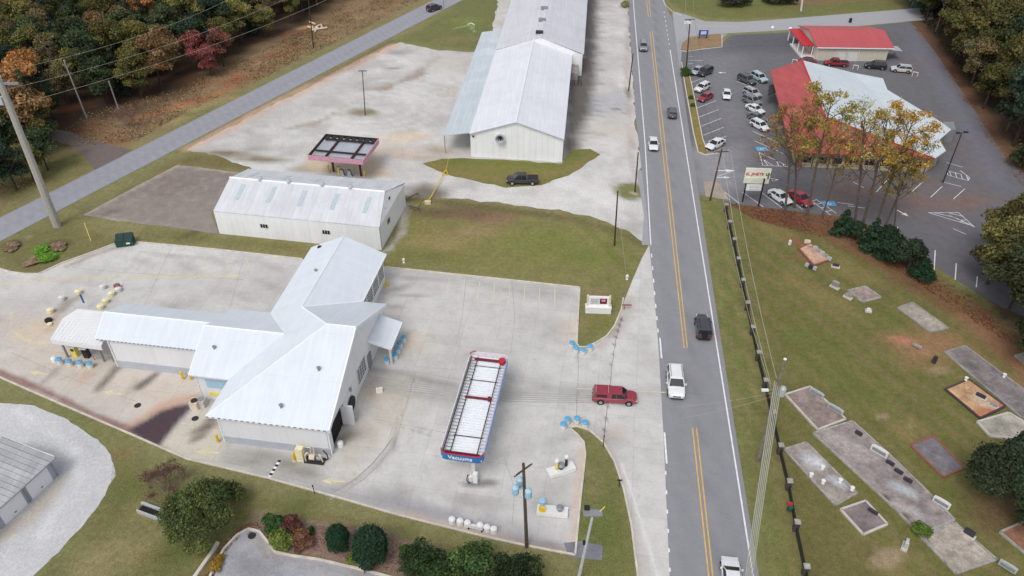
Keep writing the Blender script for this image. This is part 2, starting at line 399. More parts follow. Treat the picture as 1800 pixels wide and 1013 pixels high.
# ============================================================ GROUND
GRASS = lin(131, 128, 88); GRASS2 = lin(111, 116, 69); DRY = lin(144, 129, 91); LITTER = lin(74, 58, 46); RUSTG = lin(132, 82, 58)
MULCH = lin(122, 88, 74); GRAVEL = lin(194, 191, 187); CLAY = lin(176, 138, 112)
def build_ground():
    ax = np.concatenate([[-3000, -1500, -700, -400, -280], np.arange(-200, 200.1, .75), [280, 400, 700, 1500, 3000]])
    ay = np.concatenate([[-1500, -600, -200, -60, 0], np.arange(18, 262, .75), [300, 400, 600, 1200, 3500]])
    X, Y = np.meshgrid(ax, ay); nx, ny = len(ax), len(ay); X = X.ravel(); Y = Y.ravel()
    i = np.arange((nx-1)*(ny-1)); r, c = i//(nx-1), i % (nx-1); a = r*nx+c
    F = np.stack([a, a+1, a+nx+1, a+nx], 1)
    me = bpy.data.meshes.new('ground'); me.vertices.add(len(X)); me.loops.add(F.size); me.polygons.add(len(F))
    me.vertices.foreach_set('co', np.stack([X, Y, np.zeros_like(X)], 1).ravel()); me.loops.foreach_set('vertex_index', F.ravel())
    me.polygons.foreach_set('loop_start', np.arange(0, F.size, 4)); me.polygons.foreach_set('loop_total', np.full(len(F), 4)); me.update()
    g = Paint(X, Y, GRASS)
    g.tint(.5, .05, 3, GRASS2); g.tint(.35, .12, 4, DRY)
    # woodland floors
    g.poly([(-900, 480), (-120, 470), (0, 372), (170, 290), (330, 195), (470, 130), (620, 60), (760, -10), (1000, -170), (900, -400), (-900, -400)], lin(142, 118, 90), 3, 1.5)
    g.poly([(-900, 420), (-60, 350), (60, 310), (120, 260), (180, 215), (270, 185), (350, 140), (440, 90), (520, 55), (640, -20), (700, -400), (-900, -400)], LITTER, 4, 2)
    g.poly([(0, 375), (60, 345), (130, 310), (165, 295), (160, 275), (90, 262), (0, 290)], GRASS2, 3, 2, .7)
    g.stroke([(235, 210), (330, 182), (400, 160), (420, 130)], 2.0, lin(190, 120, 80), .55, 2, .8)
    g.stroke([(330, 140), (420, 150), (520, 80)], 4, lin(140, 96, 70), .4, 3, 1)
    g.blob(425, 38, 0.1, .1, RUSTG)
    for x, y in ((160, 225), (130, 190), (200, 250), (500, 60), (480, 100), (350, 175), (560, 50), (420, 140)): g.blob(x, y, 5, 3, RUSTG, .5, 20)
    for x, y in ((340, 190), (470, 110), (300, 215), (580, 70), (640, 30), (400, 175)): g.blob(x, y, 6, 2.5, lin(168, 146, 104), .5, 30)
    g.blob(548, 47, 4, 2.5, lin(206, 150, 110), .8, 20)
    # verge between the back road and the gravel
    g.stroke([(330, 262), (450, 196), (560, 142), (690, 80)], 2.0, lin(190, 158, 134), .8, 1.2, .3)
    g.stroke([(550, 145), (620, 108), (690, 72)], .8, lin(105, 88, 76), .7, .6, .2)
    g.poly([(700, 72), (770, 30), (830, -20), (900, -60), (900, 20), (860, 90)], lin(109, 114, 67), 1.5, .6, .8)
    g.blob(815, 38, 7, 5, lin(125, 136, 75), .6); g.blob(800, 70, 8, 3, lin(136, 120, 86), .6, 10); g.stroke([(800, 50), (826, 44), (834, 56)], .6, lin(150, 185, 130), .7, .5, .1)
    # west lawns round the slab
    g.poly([(150, 385), (300, 285), (330, 270), (470, 275), (445, 300), (310, 292)], lin(113, 99, 63), 1.5, .5, .7)
    g.poly([(0, 430), (100, 385), (240, 430), (110, 465), (60, 482), (0, 470)], lin(113, 108, 69), 2, .6, .8)
    for x, y, s in ((20, 430, 2.2), (55, 460, 2.6), (105, 432, 2), (22, 425, 1.5), (95, 428, 2.2)): g.blob(x, y, s, s*.5, lin(84, 68, 56), .7, 20)
    g.blob(80, 450, 3.2, 1.8, lin(101, 133, 53), .75, 10); g.blob(75, 437, 2.4, 1.4, lin(101, 133, 53), .7, 10); g.blob(48, 418, 1, .5, lin(190, 180, 165), .8)
    g.stroke([(110, 468), (160, 448), (205, 432)], 1.2, lin(146, 128, 112), .7, .8, .3)
    g.poly([(250, 405), (360, 412), (530, 430), (545, 448), (400, 430), (250, 420)], lin(109, 104, 61), 1, .4, .7)
    g.blob(350, 405, 4, 1.2, lin(86, 72, 58), .7, 45); g.stroke([(342, 405), (385, 345)], .5, lin(80, 70, 62), .8, .4, .1)
    # middle lawn
    g.poly([(690, 365), (780, 360), (900, 372), (1050, 400), (1132, 437), (1110, 490), (1018, 500), (690, 462)], lin(128, 122, 75), 2, .6, .85)
    g.blob(960, 425, 16, 7, lin(118, 126, 63), .65, -8); g.blob(1040, 450, 8, 4, lin(109, 120, 59), .6); g.blob(745, 450, 8, 2.5, lin(103, 108, 55), .6, -8)
    g.blob(770, 425, 9, 4, lin(160, 138, 98), .6); g.blob(830, 410, 9, 3, lin(154, 130, 100), .6); g.blob(790, 375, 10, 2.6, lin(98, 84, 66), .75, -6)
    g.blob(840, 378, 9, 2.2, lin(120, 92, 78), .7, -6); g.blob(880, 388, 5, 2, lin(150, 110, 100), .4)
    g.stroke([(720, 350), (800, 358), (900, 370), (1000, 385), (1080, 405), (1130, 432)], 1.6, lin(100, 86, 61), .7, 1.2, .4)
    g.stroke([(712, 360), (706, 410), (682, 440)], 1.3, lin(184, 178, 172), .8, .8, .3)
    for k in range(5):
        g.stroke([(690, 458-k*14), (1000, 495-k*15)], .9, lin(117, 123, 63), .3, 1.0, .2)
    # sign lawn, lower island
    g.poly([(1018, 505), (1130, 440), (1090, 560), (1040, 605), (1014, 608)], lin(118, 116, 69), 1, .4, .7)
    g.blob(1050, 512, 3, 1, lin(150, 126, 96), .7); g.blob(1040, 568, 3, 1.6, lin(146, 124, 86), .6); g.blob(1063, 573, 3, 2, lin(101, 112, 55), .6)
    g.poly([(1010, 752), (1058, 780), (1090, 850), (1118, 1013), (1120, 1100), (1010, 1100), (1016, 900), (1030, 800)], lin(109, 110, 63), 1, .4, .7)
    g.blob(1060, 930, 4, 6, lin(93, 112, 51), .6); g.blob(1045, 850, 2, 4, lin(135, 126, 94), .5); g.stroke([(1035, 830), (1036, 900)], .6, lin(146, 136, 103), .5, .5, .1)
    # roadside verge and cemetery
    g.poly([(1228, 345), (1270, 355), (1330, 640), (1410, 1013), (1440, 1200), (1350, 1200), (1320, 1000), (1250, 560)], lin(115, 116, 69), .8, .2, .85)
    g.stroke([(1255, 380), (1300, 600), (1345, 800), (1390, 1013)], 1.0, lin(95, 108, 53), .5, .9, .3)
    g.stroke([(1262, 380), (1308, 600), (1353, 800), (1398, 1013)], .6, lin(150, 130, 90), .5, .7, .3)
    g.poly([(1285, 360), (1380, 380), (1500, 430), (1700, 520), (1900, 640), (2100, 1200), (1440, 1200), (1350, 720)], lin(106, 100, 58), 1.5, .4, .9)
    for k in range(48):
        an = R(-66); dx, dy = math.cos(an), math.sin(an)
        ox = (k-14)*1.5
        g.stroke([(25+ox, 118), (25+ox+dx*90, 118+dy*90)], 1.0, lin(103, 114, 53) if k % 2 else lin(136, 123, 86), .42, .7, .25, world=True)
    for x, y, a_, b_, c_ in ((1350, 400, 6, 3, 1), (1480, 470, 8, 3, 1), (1560, 560, 6, 4, 2), (1420, 600, 7, 5, 2), (1500, 680, 7, 4, 2), (1440, 520, 9, 3, 1), (1600, 760, 4, 3, 1), (1650, 870, 4, 3, 2), (1560, 1000, 5, 2, 1)):
        g.blob(x, y, a_, b_, lin(142, 126, 84) if c_ == 1 else lin(98, 108, 53), .5, -50)
    g.poly([(1275, 352), (1300, 362), (1400, 370), (1480, 378), (1540, 400), (1600, 445), (1700, 520), (1780, 590), (1800, 640), (1720, 560), (1600, 480), (1500, 430), (1420, 402), (1340, 388)], lin(112, 78, 60), 1.5, .8, .9)
    g.stroke([(1440, 405), (1560, 470), (1700, 560), (1790, 640)], 2.5, lin(120, 78, 62), .7, 2, .8)
    g.poly([(1560, 600), (1640, 570), (1700, 610), (1800, 700), (1780, 640), (1690, 560), (1760, 600), (1850, 700), (1850, 760), (1700, 620), (1600, 640)], lin(164, 122, 94), 2, .8, .6)
    g.blob(1590, 600, 2.4, 1.2, lin(196, 128, 108), .8, -30); g.blob(1620, 615, 3, 1, lin(166, 130, 104), .6, -40); g.blob(1650, 650, 2, 1.2, lin(176, 150, 120), .6)
    g.blob(1553, 735, 1.1, .6, lin(168, 146, 124), .85); g.blob(1600, 747, .5, .4, lin(200, 190, 176), .8); g.blob(1555, 982, 2.6, 1.2, lin(156, 136, 112), .85, 25, .5)
    g.blob(1800, 560, 7, 7, lin(80, 62, 50), .9); g.blob(1760, 900, 4, 5, lin(104, 78, 62), .8, -50); g.blob(1590, 500, 3, 2, lin(104, 78, 62), .4); g.blob(1400, 425, 2.2, 1.4, lin(150, 88, 78), .8, -40); g.blob(1405, 455, 2, 1, lin(150, 88, 78), .5, -40)
    # east side beyond the lot
    g.poly([(1590, 20), (1640, 90), (1700, 170), (1760, 250), (1800, 310), (1900, 330), (2400, 300), (2400, -300), (1600, -200)], lin(70, 56, 44), 3, 1.5)
    g.stroke([(1612, 45), (1664, 110), (1722, 195), (1784, 285), (1850, 340)], 3, lin(118, 82, 68), .8, 3, .8)
    # north east lawn
    g.poly([(1170, -10), (1190, 15), (1250, 34), (1400, 31), (1580, 16), (1590, -60), (1160, -60)], lin(107, 110, 61), 1.5, .4, .8)
    g.poly([(1390, 12), (1480, 4), (1585, 2), (1590, -60), (1400, -40)], lin(132, 104, 80), 1.5, .6, .8)
    # south lawn and bed
    g.poly([(200, 800), (330, 850), (470, 880), (700, 935), (900, 985), (1000, 1010), (1000, 1100), (0, 1100), (160, 930)], lin(109, 107, 65), 2, .6, .7)
    for x, y, a_, b_ in ((230, 960, 5, 4), (190, 1000, 4, 2), (250, 900, 3, 2), (160, 990, 3, 3)): g.blob(x, y, a_, b_, lin(150, 138, 100), .65, 20)
    for x, y in ((260, 980), (210, 800), (300, 900)): g.blob(x, y, 2.2, 1.1, lin(140, 104, 72), .5, 10)
    for x, y in ((215, 860), (290, 980), (330, 960), (520, 885), (700, 950)): g.blob(x, y, 3.4, 2.2, lin(90, 100, 51), .55, 10)
    g.poly([(430, 930), (450, 900), (540, 915), (680, 945), (760, 960), (800, 1013), (760, 1040), (640, 995), (520, 970)], lin(146, 120, 112), .8, .5, .9)
    g.poly([(355, 1013), (372, 980), (400, 945), (430, 920), (440, 930), (410, 955), (385, 990)], lin(120, 84, 66), .8, .3, .9)
    g.stroke([(0, 768), (60, 790), (100, 812), (108, 830)], 1.4, lin(85, 77, 55), .85, .8, .3)
    g.stroke([(0, 662), (100, 712), (235, 765), (330, 812)], .1, MULCH, 0)
    g.tint(.10, .7, 8)
    me.shade_flat(); set_col(me, g.C)
    return link('ground', me, painted('ground_grass_and_soil', .95, ((.35, .12), (1.6, .22), (6.0, .32), (22.0, .25)), .6))
ground = build_ground(); ground['kind'] = 'structure'

# ============================================================ GRAVEL, SLAB, LOTS, ROADS
M_GRAVEL = painted('pale_gravel', .95, ((.5, .08), (3.0, .14), (12.0, .18)), .5)
M_LOT = painted('worn_concrete', .85, ((.35, .05), (3.0, .06), (16.0, .07)), .1, (-8.8, 4.6, 4.6, .84))
M_ASPH = painted('asphalt', .85, ((.8, .05), (6.0, .08), (30.0, .12)), .2)
M_ASPHD = painted('dark_patched_asphalt', .85, ((.7, .12), (5.0, .10), (30.0, .12)), .2)
M_SLAB = painted('old_slab', .95, ((.6, .14), (4.0, .16), (18.0, .15)), .4, (-8.8, 6, 6, .85))
def p_yard(g):
    g.tint(.6, .06, 3, lin(172, 168, 164)); g.tint(.6, .1, 4, lin(222, 220, 217)); g.tint(.4, .3, 14, lin(166, 163, 160)); g.tint(.4, .22, 15, lin(226, 225, 223))
    g.blob(640, 197, 3.8, 2.6, lin(128, 120, 90), .95, 0, .5); g.blob(628, 200, 6, 3, lin(150, 142, 128), .5)
    for r in (9, 12, 15, 19):
        x, y = G2(650, 190); pts = [(x+r*math.cos(t), y+r*.75*math.sin(t)) for t in np.linspace(-2.0, 1.6, 16)]
        g.stroke(pts, .5, lin(222, 219, 214), .6, .8, .2, world=True)
    g.stroke([(500, 228), (560, 215), (620, 180), (700, 148), (745, 130)], 1.1, lin(150, 128, 108), .65, 1.2, .8)
    g.stroke([(640, 160), (680, 155), (730, 133), (770, 100)], 1.8, lin(146, 130, 116), .6, 1.6, 1)
    g.blob(690, 120, 2.5, .8, lin(90, 90, 92), .7, 10); g.blob(700, 92, 4, 3, lin(140, 140, 142), .6); g.blob(680, 122, 3, .7, lin(110, 110, 110), .6, 0)
    g.blob(655, 115, 8, 4, lin(170, 168, 168), .6); g.blob(790, 110, 10, 6, lin(200, 192, 184), .6)
    g.stroke([(335, 262), (450, 203), (560, 148), (695, 80)], 1.8, lin(206, 172, 150), .8, 1.6, .5)
    g.stroke([(540, 150), (600, 125), (650, 100)], 2.0, lin(150, 135, 125), .5, 1.6, .8)
    g.blob(715, 242, 7, 3, lin(222, 196, 160), .6, 10); g.blob(760, 180, 8, 8, lin(208, 206, 204), .5); g.blob(740, 150, 6, 5, lin(206, 205, 204), .5)
    g.blob(690, 265, 8, 3, lin(196, 172, 150), .6, -5); g.blob(770, 215, 3, 6, lin(172, 172, 172), .5); g.blob(765, 265, 5, 3, lin(160, 132, 102), .7, -20)
    g.blob(740, 278, 6, 2, lin(176, 150, 122), .6, -8); g.blob(450, 280, 8, 1.6, lin(117, 104, 75), .85, -5); g.blob(400, 270, 8, 1.8, lin(117, 104, 75), .85, -5)
    g.blob(535, 298, 4, 1.6, lin(112, 100, 80), .6); g.blob(450, 262, 4, 1, lin(150, 140, 130), .6)
    g.poly([(548, 262), (660, 270), (690, 312), (530, 300)], lin(208, 186, 158), .5, .1, .75)
    g.poly([(712, 330), (745, 322), (800, 340), (760, 356), (715, 352)], lin(96, 84, 68), 1.5, .8, .8)
    g.poly([(1020, 170), (1100, 160), (1105, 195), (1016, 205)], lin(176, 176, 180), 1, .4, .7)
    g.stroke([(1015, 202), (1080, 192), (1104, 190)], .3, lin(110, 104, 100), .7, .4, .2); g.stroke([(1084, 190), (1106, 205)], .3, lin(130, 90, 80), .7, .4, .1)
    g.stroke([(1108, 0), (1102, 90), (1106, 200), (1114, 320)], .9, lin(150, 120, 104), .45, 1, .4); g.blob(1097, 12, 1.6, 2.2, lin(117, 112, 79), .8); g.blob(1104, 165, .8, 4, lin(113, 114, 75), .7)
    g.blob(1070, 230, 8, 5, lin(206, 198, 188), .6); g.blob(1060, 95, 6, 14, lin(196, 192, 190), .5); g.blob(1055, 290, 3, 3, lin(168, 170, 174), .5)
    # strip east of the warehouse: dark band with short streaks along the wall
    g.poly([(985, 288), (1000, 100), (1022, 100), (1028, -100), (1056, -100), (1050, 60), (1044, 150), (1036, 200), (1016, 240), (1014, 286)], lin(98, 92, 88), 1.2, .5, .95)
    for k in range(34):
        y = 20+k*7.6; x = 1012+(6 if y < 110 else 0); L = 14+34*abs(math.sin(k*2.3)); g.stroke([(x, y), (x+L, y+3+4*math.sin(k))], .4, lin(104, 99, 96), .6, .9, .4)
    for k in range(4): g.stroke([(790, 332+k*4), (900, 346+k*4), (1000, 352+k*3), (1060, 300+k*8), (1080, 255)], .5, lin(216, 214, 210), .5, .7, .3)
    g.poly([(1100, 395), (1135, 388), (1138, 428), (1112, 412)], lin(160, 156, 150), 1, .8, .6)
    g.blob(1108, 336, 3.2, 3.4, lin(118, 120, 72), .95, 0, .25, .15); g.blob(1115, 340, .8, .6, lin(196, 176, 160), .9)
    g.blob(1055, 395, 8, 1.6, lin(150, 138, 116), .5, -20); g.tint(.06, .8, 8)
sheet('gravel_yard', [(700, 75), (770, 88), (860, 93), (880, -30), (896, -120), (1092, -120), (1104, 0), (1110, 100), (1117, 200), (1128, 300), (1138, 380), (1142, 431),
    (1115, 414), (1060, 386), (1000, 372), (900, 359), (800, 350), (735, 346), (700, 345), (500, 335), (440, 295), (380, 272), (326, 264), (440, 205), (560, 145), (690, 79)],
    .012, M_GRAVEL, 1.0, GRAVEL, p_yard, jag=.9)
def p_lawn(g): g.tint(.5, .1, 4, lin(93, 114, 53)); g.stroke([(760, 290), (800, 305), (900, 322), (1000, 300), (1040, 275)], 1.6, lin(140, 120, 84), .6, 1.6, .4); g.stroke([(790, 282), (980, 292)], 1.6, lin(90, 112, 51), .5, 1)
M_LAWN = painted('lawn_grass', .95, ((.9, .16), (5.0, .2), (22.0, .2)), .5)
sheet('lawn', [(742, 288), (775, 279), (826, 278), (988, 288), (1006, 264), (1040, 262), (1054, 272), (1030, 290), (1000, 309), (950, 326), (890, 330), (800, 312)], .03, M_LAWN, 1.0, lin(123, 120, 67), p_lawn, jag=.5)
def p_slab(g):
    g.tint(.6, .12, 3, lin(132, 118, 110)); g.stroke([(148, 378), (310, 292), (440, 305)], .8, lin(186, 172, 158), .8, .6, .2); g.stroke([(150, 382), (240, 396), (300, 404)], .7, lin(186, 170, 150), .7, .6, .2)
    for k in range(6): g.stroke([(190+k*34, 385+k*3), (320+k*24, 300+k*3)], .4, lin(168, 156, 150), .5, .5, .2)
    g.blob(200, 372, 3, 1.2, lin(112, 100, 94), .6, 20); g.blob(330, 380, 6, 3, lin(150, 138, 130), .5)
sheet('old_slab', [(146, 378), (205, 346), (312, 290), (360, 296), (436, 306), (400, 350), (372, 372), (383, 412), (330, 404), (250, 394), (190, 386)], .03, M_SLAB, .9, lin(148, 139, 132), p_slab, jag=.25)
def p_graveldrive(g): g.tint(.4, .08, 3, lin(190, 190, 192)); g.stroke([(60, 700), (170, 790), (190, 840), (120, 940), (40, 1013)], .9, lin(186, 186, 190), .5, 1, .5); g.stroke([(30, 720), (130, 790), (140, 850), (70, 940)], .8, lin(224, 224, 226), .5, 1, .4); g.stroke([(0, 945), (50, 910), (105, 850)], 1.6, lin(176, 160, 140), .7, 1.4, .5)
sheet('gravel_drive', [(-160, 690), (0, 708), (60, 714), (120, 738), (170, 772), (196, 802), (201, 838), (182, 880), (140, 930), (100, 972), (60, 1012), (0, 1080), (-160, 1200)], .02, M_GRAVEL, .6, lin(200, 200, 201), p_graveldrive, jag=.35)
def p_drive(g): g.tint(.5, .2, 3, lin(88, 80, 78))
sheet('side_track', [(60, 222), (120, 232), (180, 252), (232, 264), (176, 296), (166, 300), (150, 275), (120, 254), (60, 240)], .02, M_GRAVEL, .9, lin(116, 106, 102), p_drive, jag=.4)
ROADC = lin(150, 150, 158)
def p_back(g):
    for f in (.18, .38, .64, .84):
        g.stroke([(-120, 443+52*f-3), (900, -69+24*f)], .7, lin(164, 164, 172), .5, .6, .1)
    g.stroke([(-120, 470), (900, -56)], .5, lin(138, 138, 146), .35, .5, .1)
sheet('back_road', [(-160, 463), (-60, 413), (0, 383), (450, 157), (765, -1), (1000, -119), (1300, -270), (1420, -270), (1000, -97), (762, 27), (450, 190), (160, 341), (0, 425), (-60, 457), (-160, 510)], .04, M_ASPH, 1.0, ROADC, p_back)
RX = lambda y: 1164+.158*y
def LX(y): return np.interp(y, [-300, 0, 253, 431, 506, 620, 760, 1013, 1200], [1094, 1113, 1134, 1144, 1150, 1160, 1167, 1178, 1186])
def YX(y): return 1138.5+.1095*y
def p_main(g):
    for off, c_ in ((-.5, 0), (-.25, 1), (.25, 1), (.5, 0)):
        for sgn, fx in ((-1, LX), (1, RX)):
            pts = [((YX(y)+fx(y))/2+off*abs(fx(y)-YX(y))*.62, y) for y in (-100, 100, 300, 500, 700, 900, 1100)]
            g.stroke(pts, .5, lin(132, 132, 140) if c_ else lin(152, 152, 158), .4, .7, .1)
    g.stroke([(YX(y)+9, y) for y in (-100, 300, 700, 1100)], .35, lin(112, 112, 122), .5, .4, .1)
    g.stroke([(1205, 0), (1240, 30)], 1, ROADC, .3)
sheet('main_road', [(1094, -120), (1104, 0), (1110, 100), (1117, 200), (1128, 300), (1138, 380), (1141, 431), (1149, 506), (1158, 620), (1166, 760), (1177, 1013), (1186, 1200),
    (1372, 1200), (1334, 1013), (1293, 760), (1253, 506), (1229, 346), (1212, 235), (1196, 130), (1190, 85), (1184, 40), (1170, 10), (1150, -120)], .035, M_ASPH, .8, lin(141, 141, 145), p_main)
def p_shoulder(g): g.tint(.3, .3, 4, lin(168, 164, 160))
sheet('shoulder_strip', [(1118, 300), (1131, 300), (1140, 380), (1143, 431), (1128, 431), (1132, 380), (1124, 330)], .032, M_ASPH, .6, lin(160, 160, 164), p_shoulder)
sheet('side_road', [(1182, 22), (1192, 22), (1240, 38), (1300, 39), (1350, 36), (1585, 17), (1640, 12), (1640, 34), (1598, 38), (1480, 49), (1370, 54), (1280, 59), (1200, 66), (1188, 76)], .03, M_ASPH, 1.0, lin(166, 166, 170), None)
sheet('lot_entrance', [(1190, 66), (1280, 60), (1262, 72), (1210, 80), (1198, 92), (1196, 128), (1186, 85)], .028, M_ASPH, .8, lin(158, 158, 164), None)
def p_east(g):
    g.tint(.5, .07, 3, lin(98, 97, 101)); g.poly([(1200, 262), (1300, 255), (1310, 330), (1260, 345), (1225, 340)], lin(148, 147, 151), 3, .5, .9)
    g.poly([(1215, 95), (1300, 95), (1320, 240), (1270, 250), (1230, 150)], lin(134, 133, 138), 4, .8, .6)
    g.poly([(1290, 60), (1420, 55), (1420, 90), (1280, 90)], lin(92, 91, 96), 3, .8, .7)
    for x, y, a_ in ((1690, 260, 6), (1660, 215, 5), (1720, 300, 5), (1640, 320, 3), (1540, 330, 5), (1500, 340, 4), (1740, 240, 4), (1600, 130, 3), (1620, 110, 4), (1600, 355, 7), (1700, 345, 6), (1480, 330, 4)):
        g.blob(x, y, a_*1.4, a_*.8, lin(128, 104, 94), .38, 30, .9, .6)
    g.poly([(1590, 40), (1620, 60), (1690, 180), (1760, 290), (1770, 330), (1730, 310), (1670, 190), (1600, 90)], lin(122, 120, 132), 2, .5, .7)
    g.poly([(1540, 400), (1700, 380), (1720, 510), (1640, 480)], lin(110, 107, 114), 3, .8, .7)
    g.poly([(1600, 352), (1760, 350), (1700, 368), (1600, 362)], lin(140, 104, 90), 2, .6, .45)
sheet('restaurant_lot', [(1197, 92), (1262, 84), (1285, 62), (1370, 58), (1480, 51), (1598, 39), (1612, 50), (1650, 100), (1710, 190), (1770, 280), (1840, 340), (1900, 420), (1900, 600), (1760, 540), (1660, 480), (1600, 440),
    (1540, 400), (1500, 383), (1430, 376), (1350, 366), (1290, 360), (1268, 352), (1240, 342), (1230, 345), (1222, 300), (1214, 246), (1206, 196), (1198, 140)], .024, M_ASPHD, .8, lin(110, 109, 113), p_east)
def p_is(g): g.stroke([(1207, 140), (1222, 200), (1236, 265)], .4, lin(170, 120, 90), .5, .4, .3); g.tint(.5, .5, 3, lin(90, 104, 53))
sheet('lot_verge', [(1203, 128), (1210, 128), (1218, 165), (1226, 205), (1234, 245), (1243, 266), (1240, 272), (1228, 268), (1220, 235), (1212, 190)], .14, M_LAWN, .5, lin(136, 123, 72), p_is)
def p_is2(g): g.tint(.5, .5, 3, lin(140, 104, 84))
sheet('corner_bed', [(1200, 76), (1213, 66), (1262, 60), (1268, 62), (1268, 82), (1235, 86), (1205, 90), (1196, 88)], .14, M_LAWN, .5, lin(150, 126, 98), p_is2)

CONC = lin(208, 206, 203)
def p_lot(g):
    g.tint(.6, .05, 3, lin(184, 180, 176)); g.tint(.5, .09, 4, lin(220, 219, 216)); g.tint(.35, .35, 6, lin(180, 176, 172)); g.tint(.3, .8, 12, lin(176, 173, 170))
    st = lin(128, 124, 120); dk = lin(92, 88, 88)
    # tyre sweeps from the wash exit towards the road
    g.stroke([(640, 655), (720, 668), (800, 682), (880, 684), (960, 688), (1040, 690), (1120, 690), (1180, 690)], 2.0, lin(166, 164, 161), .55, 2.0, .6)
    g.stroke([(650, 650), (700, 655), (760, 672), (800, 678)], .6, st, .5, .7, .3); g.stroke([(645, 672), (700, 690), (770, 700), (860, 705), (930, 690)], 1.2, lin(160, 156, 152), .6, 1.4, .6)
    g.stroke([(560, 870), (620, 850), (660, 820), (690, 790), (700, 740), (720, 700)], .6, lin(140, 136, 130), .5, .7, .4)
    g.stroke([(870, 660), (960, 680), (1050, 690)], 1.2, lin(150, 150, 150), .5, 1.6, .6)
    g.poly([(640, 660), (730, 665), (715, 740), (640, 800), (600, 850), (590, 780), (640, 720)], lin(190, 178, 158), 2, .8, .5)
    g.blob(605, 770, 2.6, 1.2, lin(112, 92, 72), .65, 30); g.blob(590, 740, 2.2, 2.4, lin(96, 78, 62), .6); g.blob(655, 690, 3, 2, lin(176, 160, 136), .5); g.blob(630, 765, 3, 1.4, st, .4, 20)
    g.blob(845, 850, 2.4, .7, dk, .75, 5, .7, .6); g.blob(825, 880, 5, 1.2, st, .4, -10); g.blob(700, 870, 4, 2, lin(158, 154, 152), .5); g.blob(760, 900, 7, 1.6, lin(146, 146, 154), .65, -14); g.blob(660, 880, 5, 1.4, lin(158, 156, 158), .5, -14)
    g.stroke([(480, 845), (600, 870), (760, 905), (860, 930), (960, 955)], 2.4, lin(160, 157, 160), .55, 2, .6); g.stroke([(700, 905), (900, 955), (1005, 975)], .9, lin(206, 172, 150), .6, .8, .4)
    g.stroke([(1024, 790), (1016, 860), (1008, 960)], .9, lin(210, 182, 160), .55, .9, .3); g.blob(960, 960, 6, 1, lin(130, 122, 126), .6, -14)
    g.poly([(400, 780), (580, 808), (560, 850), (470, 835), (390, 815)], lin(168, 165, 158), 1.2, .5, .75); g.blob(470, 800, 4, 1, dk, .35, -8); g.blob(440, 812, 3, 1, dk, .3)
    g.blob(530, 830, 3.4, 1.2, lin(130, 124, 118), .55, -14); g.blob(505, 815, 2, .8, lin(110, 104, 100), .5)
    # west side
    g.poly([(20, 560), (180, 600), (340, 660), (350, 700), (260, 750), (120, 700), (0, 640)], lin(208, 192, 174), 4, .8, .65)
    g.stroke([(0, 656), (60, 680), (110, 703), (160, 727), (230, 757), (290, 790)], 1.0, lin(138, 98, 88), .85, .7, .4)
    g.stroke([(238, 744), (280, 717), (320, 704), (350, 700)], 1.4, lin(196, 150, 122), .7, 1.2, .5)
    g.poly([(346, 722), (385, 722), (402, 776), (380, 812), (330, 806), (277, 784)], lin(206, 199, 182), .5, .1, .85)
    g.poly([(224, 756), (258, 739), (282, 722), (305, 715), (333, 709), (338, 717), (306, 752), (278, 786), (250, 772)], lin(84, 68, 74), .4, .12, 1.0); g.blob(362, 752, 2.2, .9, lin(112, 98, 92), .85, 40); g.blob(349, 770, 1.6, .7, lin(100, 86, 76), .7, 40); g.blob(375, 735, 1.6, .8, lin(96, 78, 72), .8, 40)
    g.stroke([(207, 646), (190, 665), (172, 685)], .8, lin(80, 74, 70), .75, .9, .3); g.stroke([(275, 658), (262, 668), (245, 680)], .9, lin(72, 68, 66), .85, .8, .3); g.stroke([(98, 650), (88, 662), (76, 672)], .7, lin(140, 130, 122), .6, .9, .3); g.stroke([(240, 668), (225, 690)], .5, lin(150, 140, 130), .4, .6, .3); g.stroke([(155, 655), (140, 675)], .8, lin(206, 166, 132), .5, 1, .3)
    g.stroke([(110, 545), (125, 530), (140, 522)], 1.4, lin(140, 126, 114), .6, 1.2, .5); g.stroke([(85, 580), (100, 550), (115, 530)], 1.0, lin(140, 128, 116), .5, 1.2, .5)
    g.blob(75, 575, 5, 3, lin(214, 190, 158), .6, 30); g.blob(45, 540, 6, 3, lin(204, 196, 192), .5); g.stroke([(0, 500), (140, 488), (280, 486), (420, 484)], .9, lin(214, 204, 172), .55, .8, .3); g.stroke([(20, 552), (18, 580), (50, 600), (85, 603)], .25, lin(224, 206, 164), .8, .3, .2)
    g.stroke([(120, 468), (165, 448), (220, 430)], 1.0, lin(166, 150, 138), .7, .8, .3)
    for x, y in ((330, 470), (300, 540), (420, 520), (380, 460), (470, 500), (250, 460), (480, 470)): g.blob(x, y, 4, 1.2, lin(168, 162, 158), .45, -30)
    g.blob(300, 450, 5, .8, lin(170, 164, 160), .5, -8)
    # east half
    for x, y, a_, b_ in ((740, 490, 8, 1), (900, 510, 10, 1.2), (850, 500, 3, .8), (960, 520, 6, 2), (985, 580, 3, 3), (720, 490, 2, .8), (930, 560, 5, 3)): g.blob(x, y, a_, b_, lin(166, 163, 162), .5, -8)
    g.blob(700, 508, 3, 1, lin(128, 122, 128), .5, 25); g.blob(722, 520, 4, .4, lin(150, 144, 140), .5, 0); g.blob(690, 540, 2, .8, lin(150, 142, 132), .6); g.poly([(700, 470), (1000, 506), (1000, 516), (700, 480)], lin(172, 168, 162), 1, .5, .6)
    g.blob(720, 600, 3.5, 4, lin(222, 200, 168), .5, -20, 1, .6); g.blob(1002, 580, 2.2, 4, lin(216, 198, 178), .5); g.blob(830, 560, 12, 5, lin(212, 209, 205), .5)
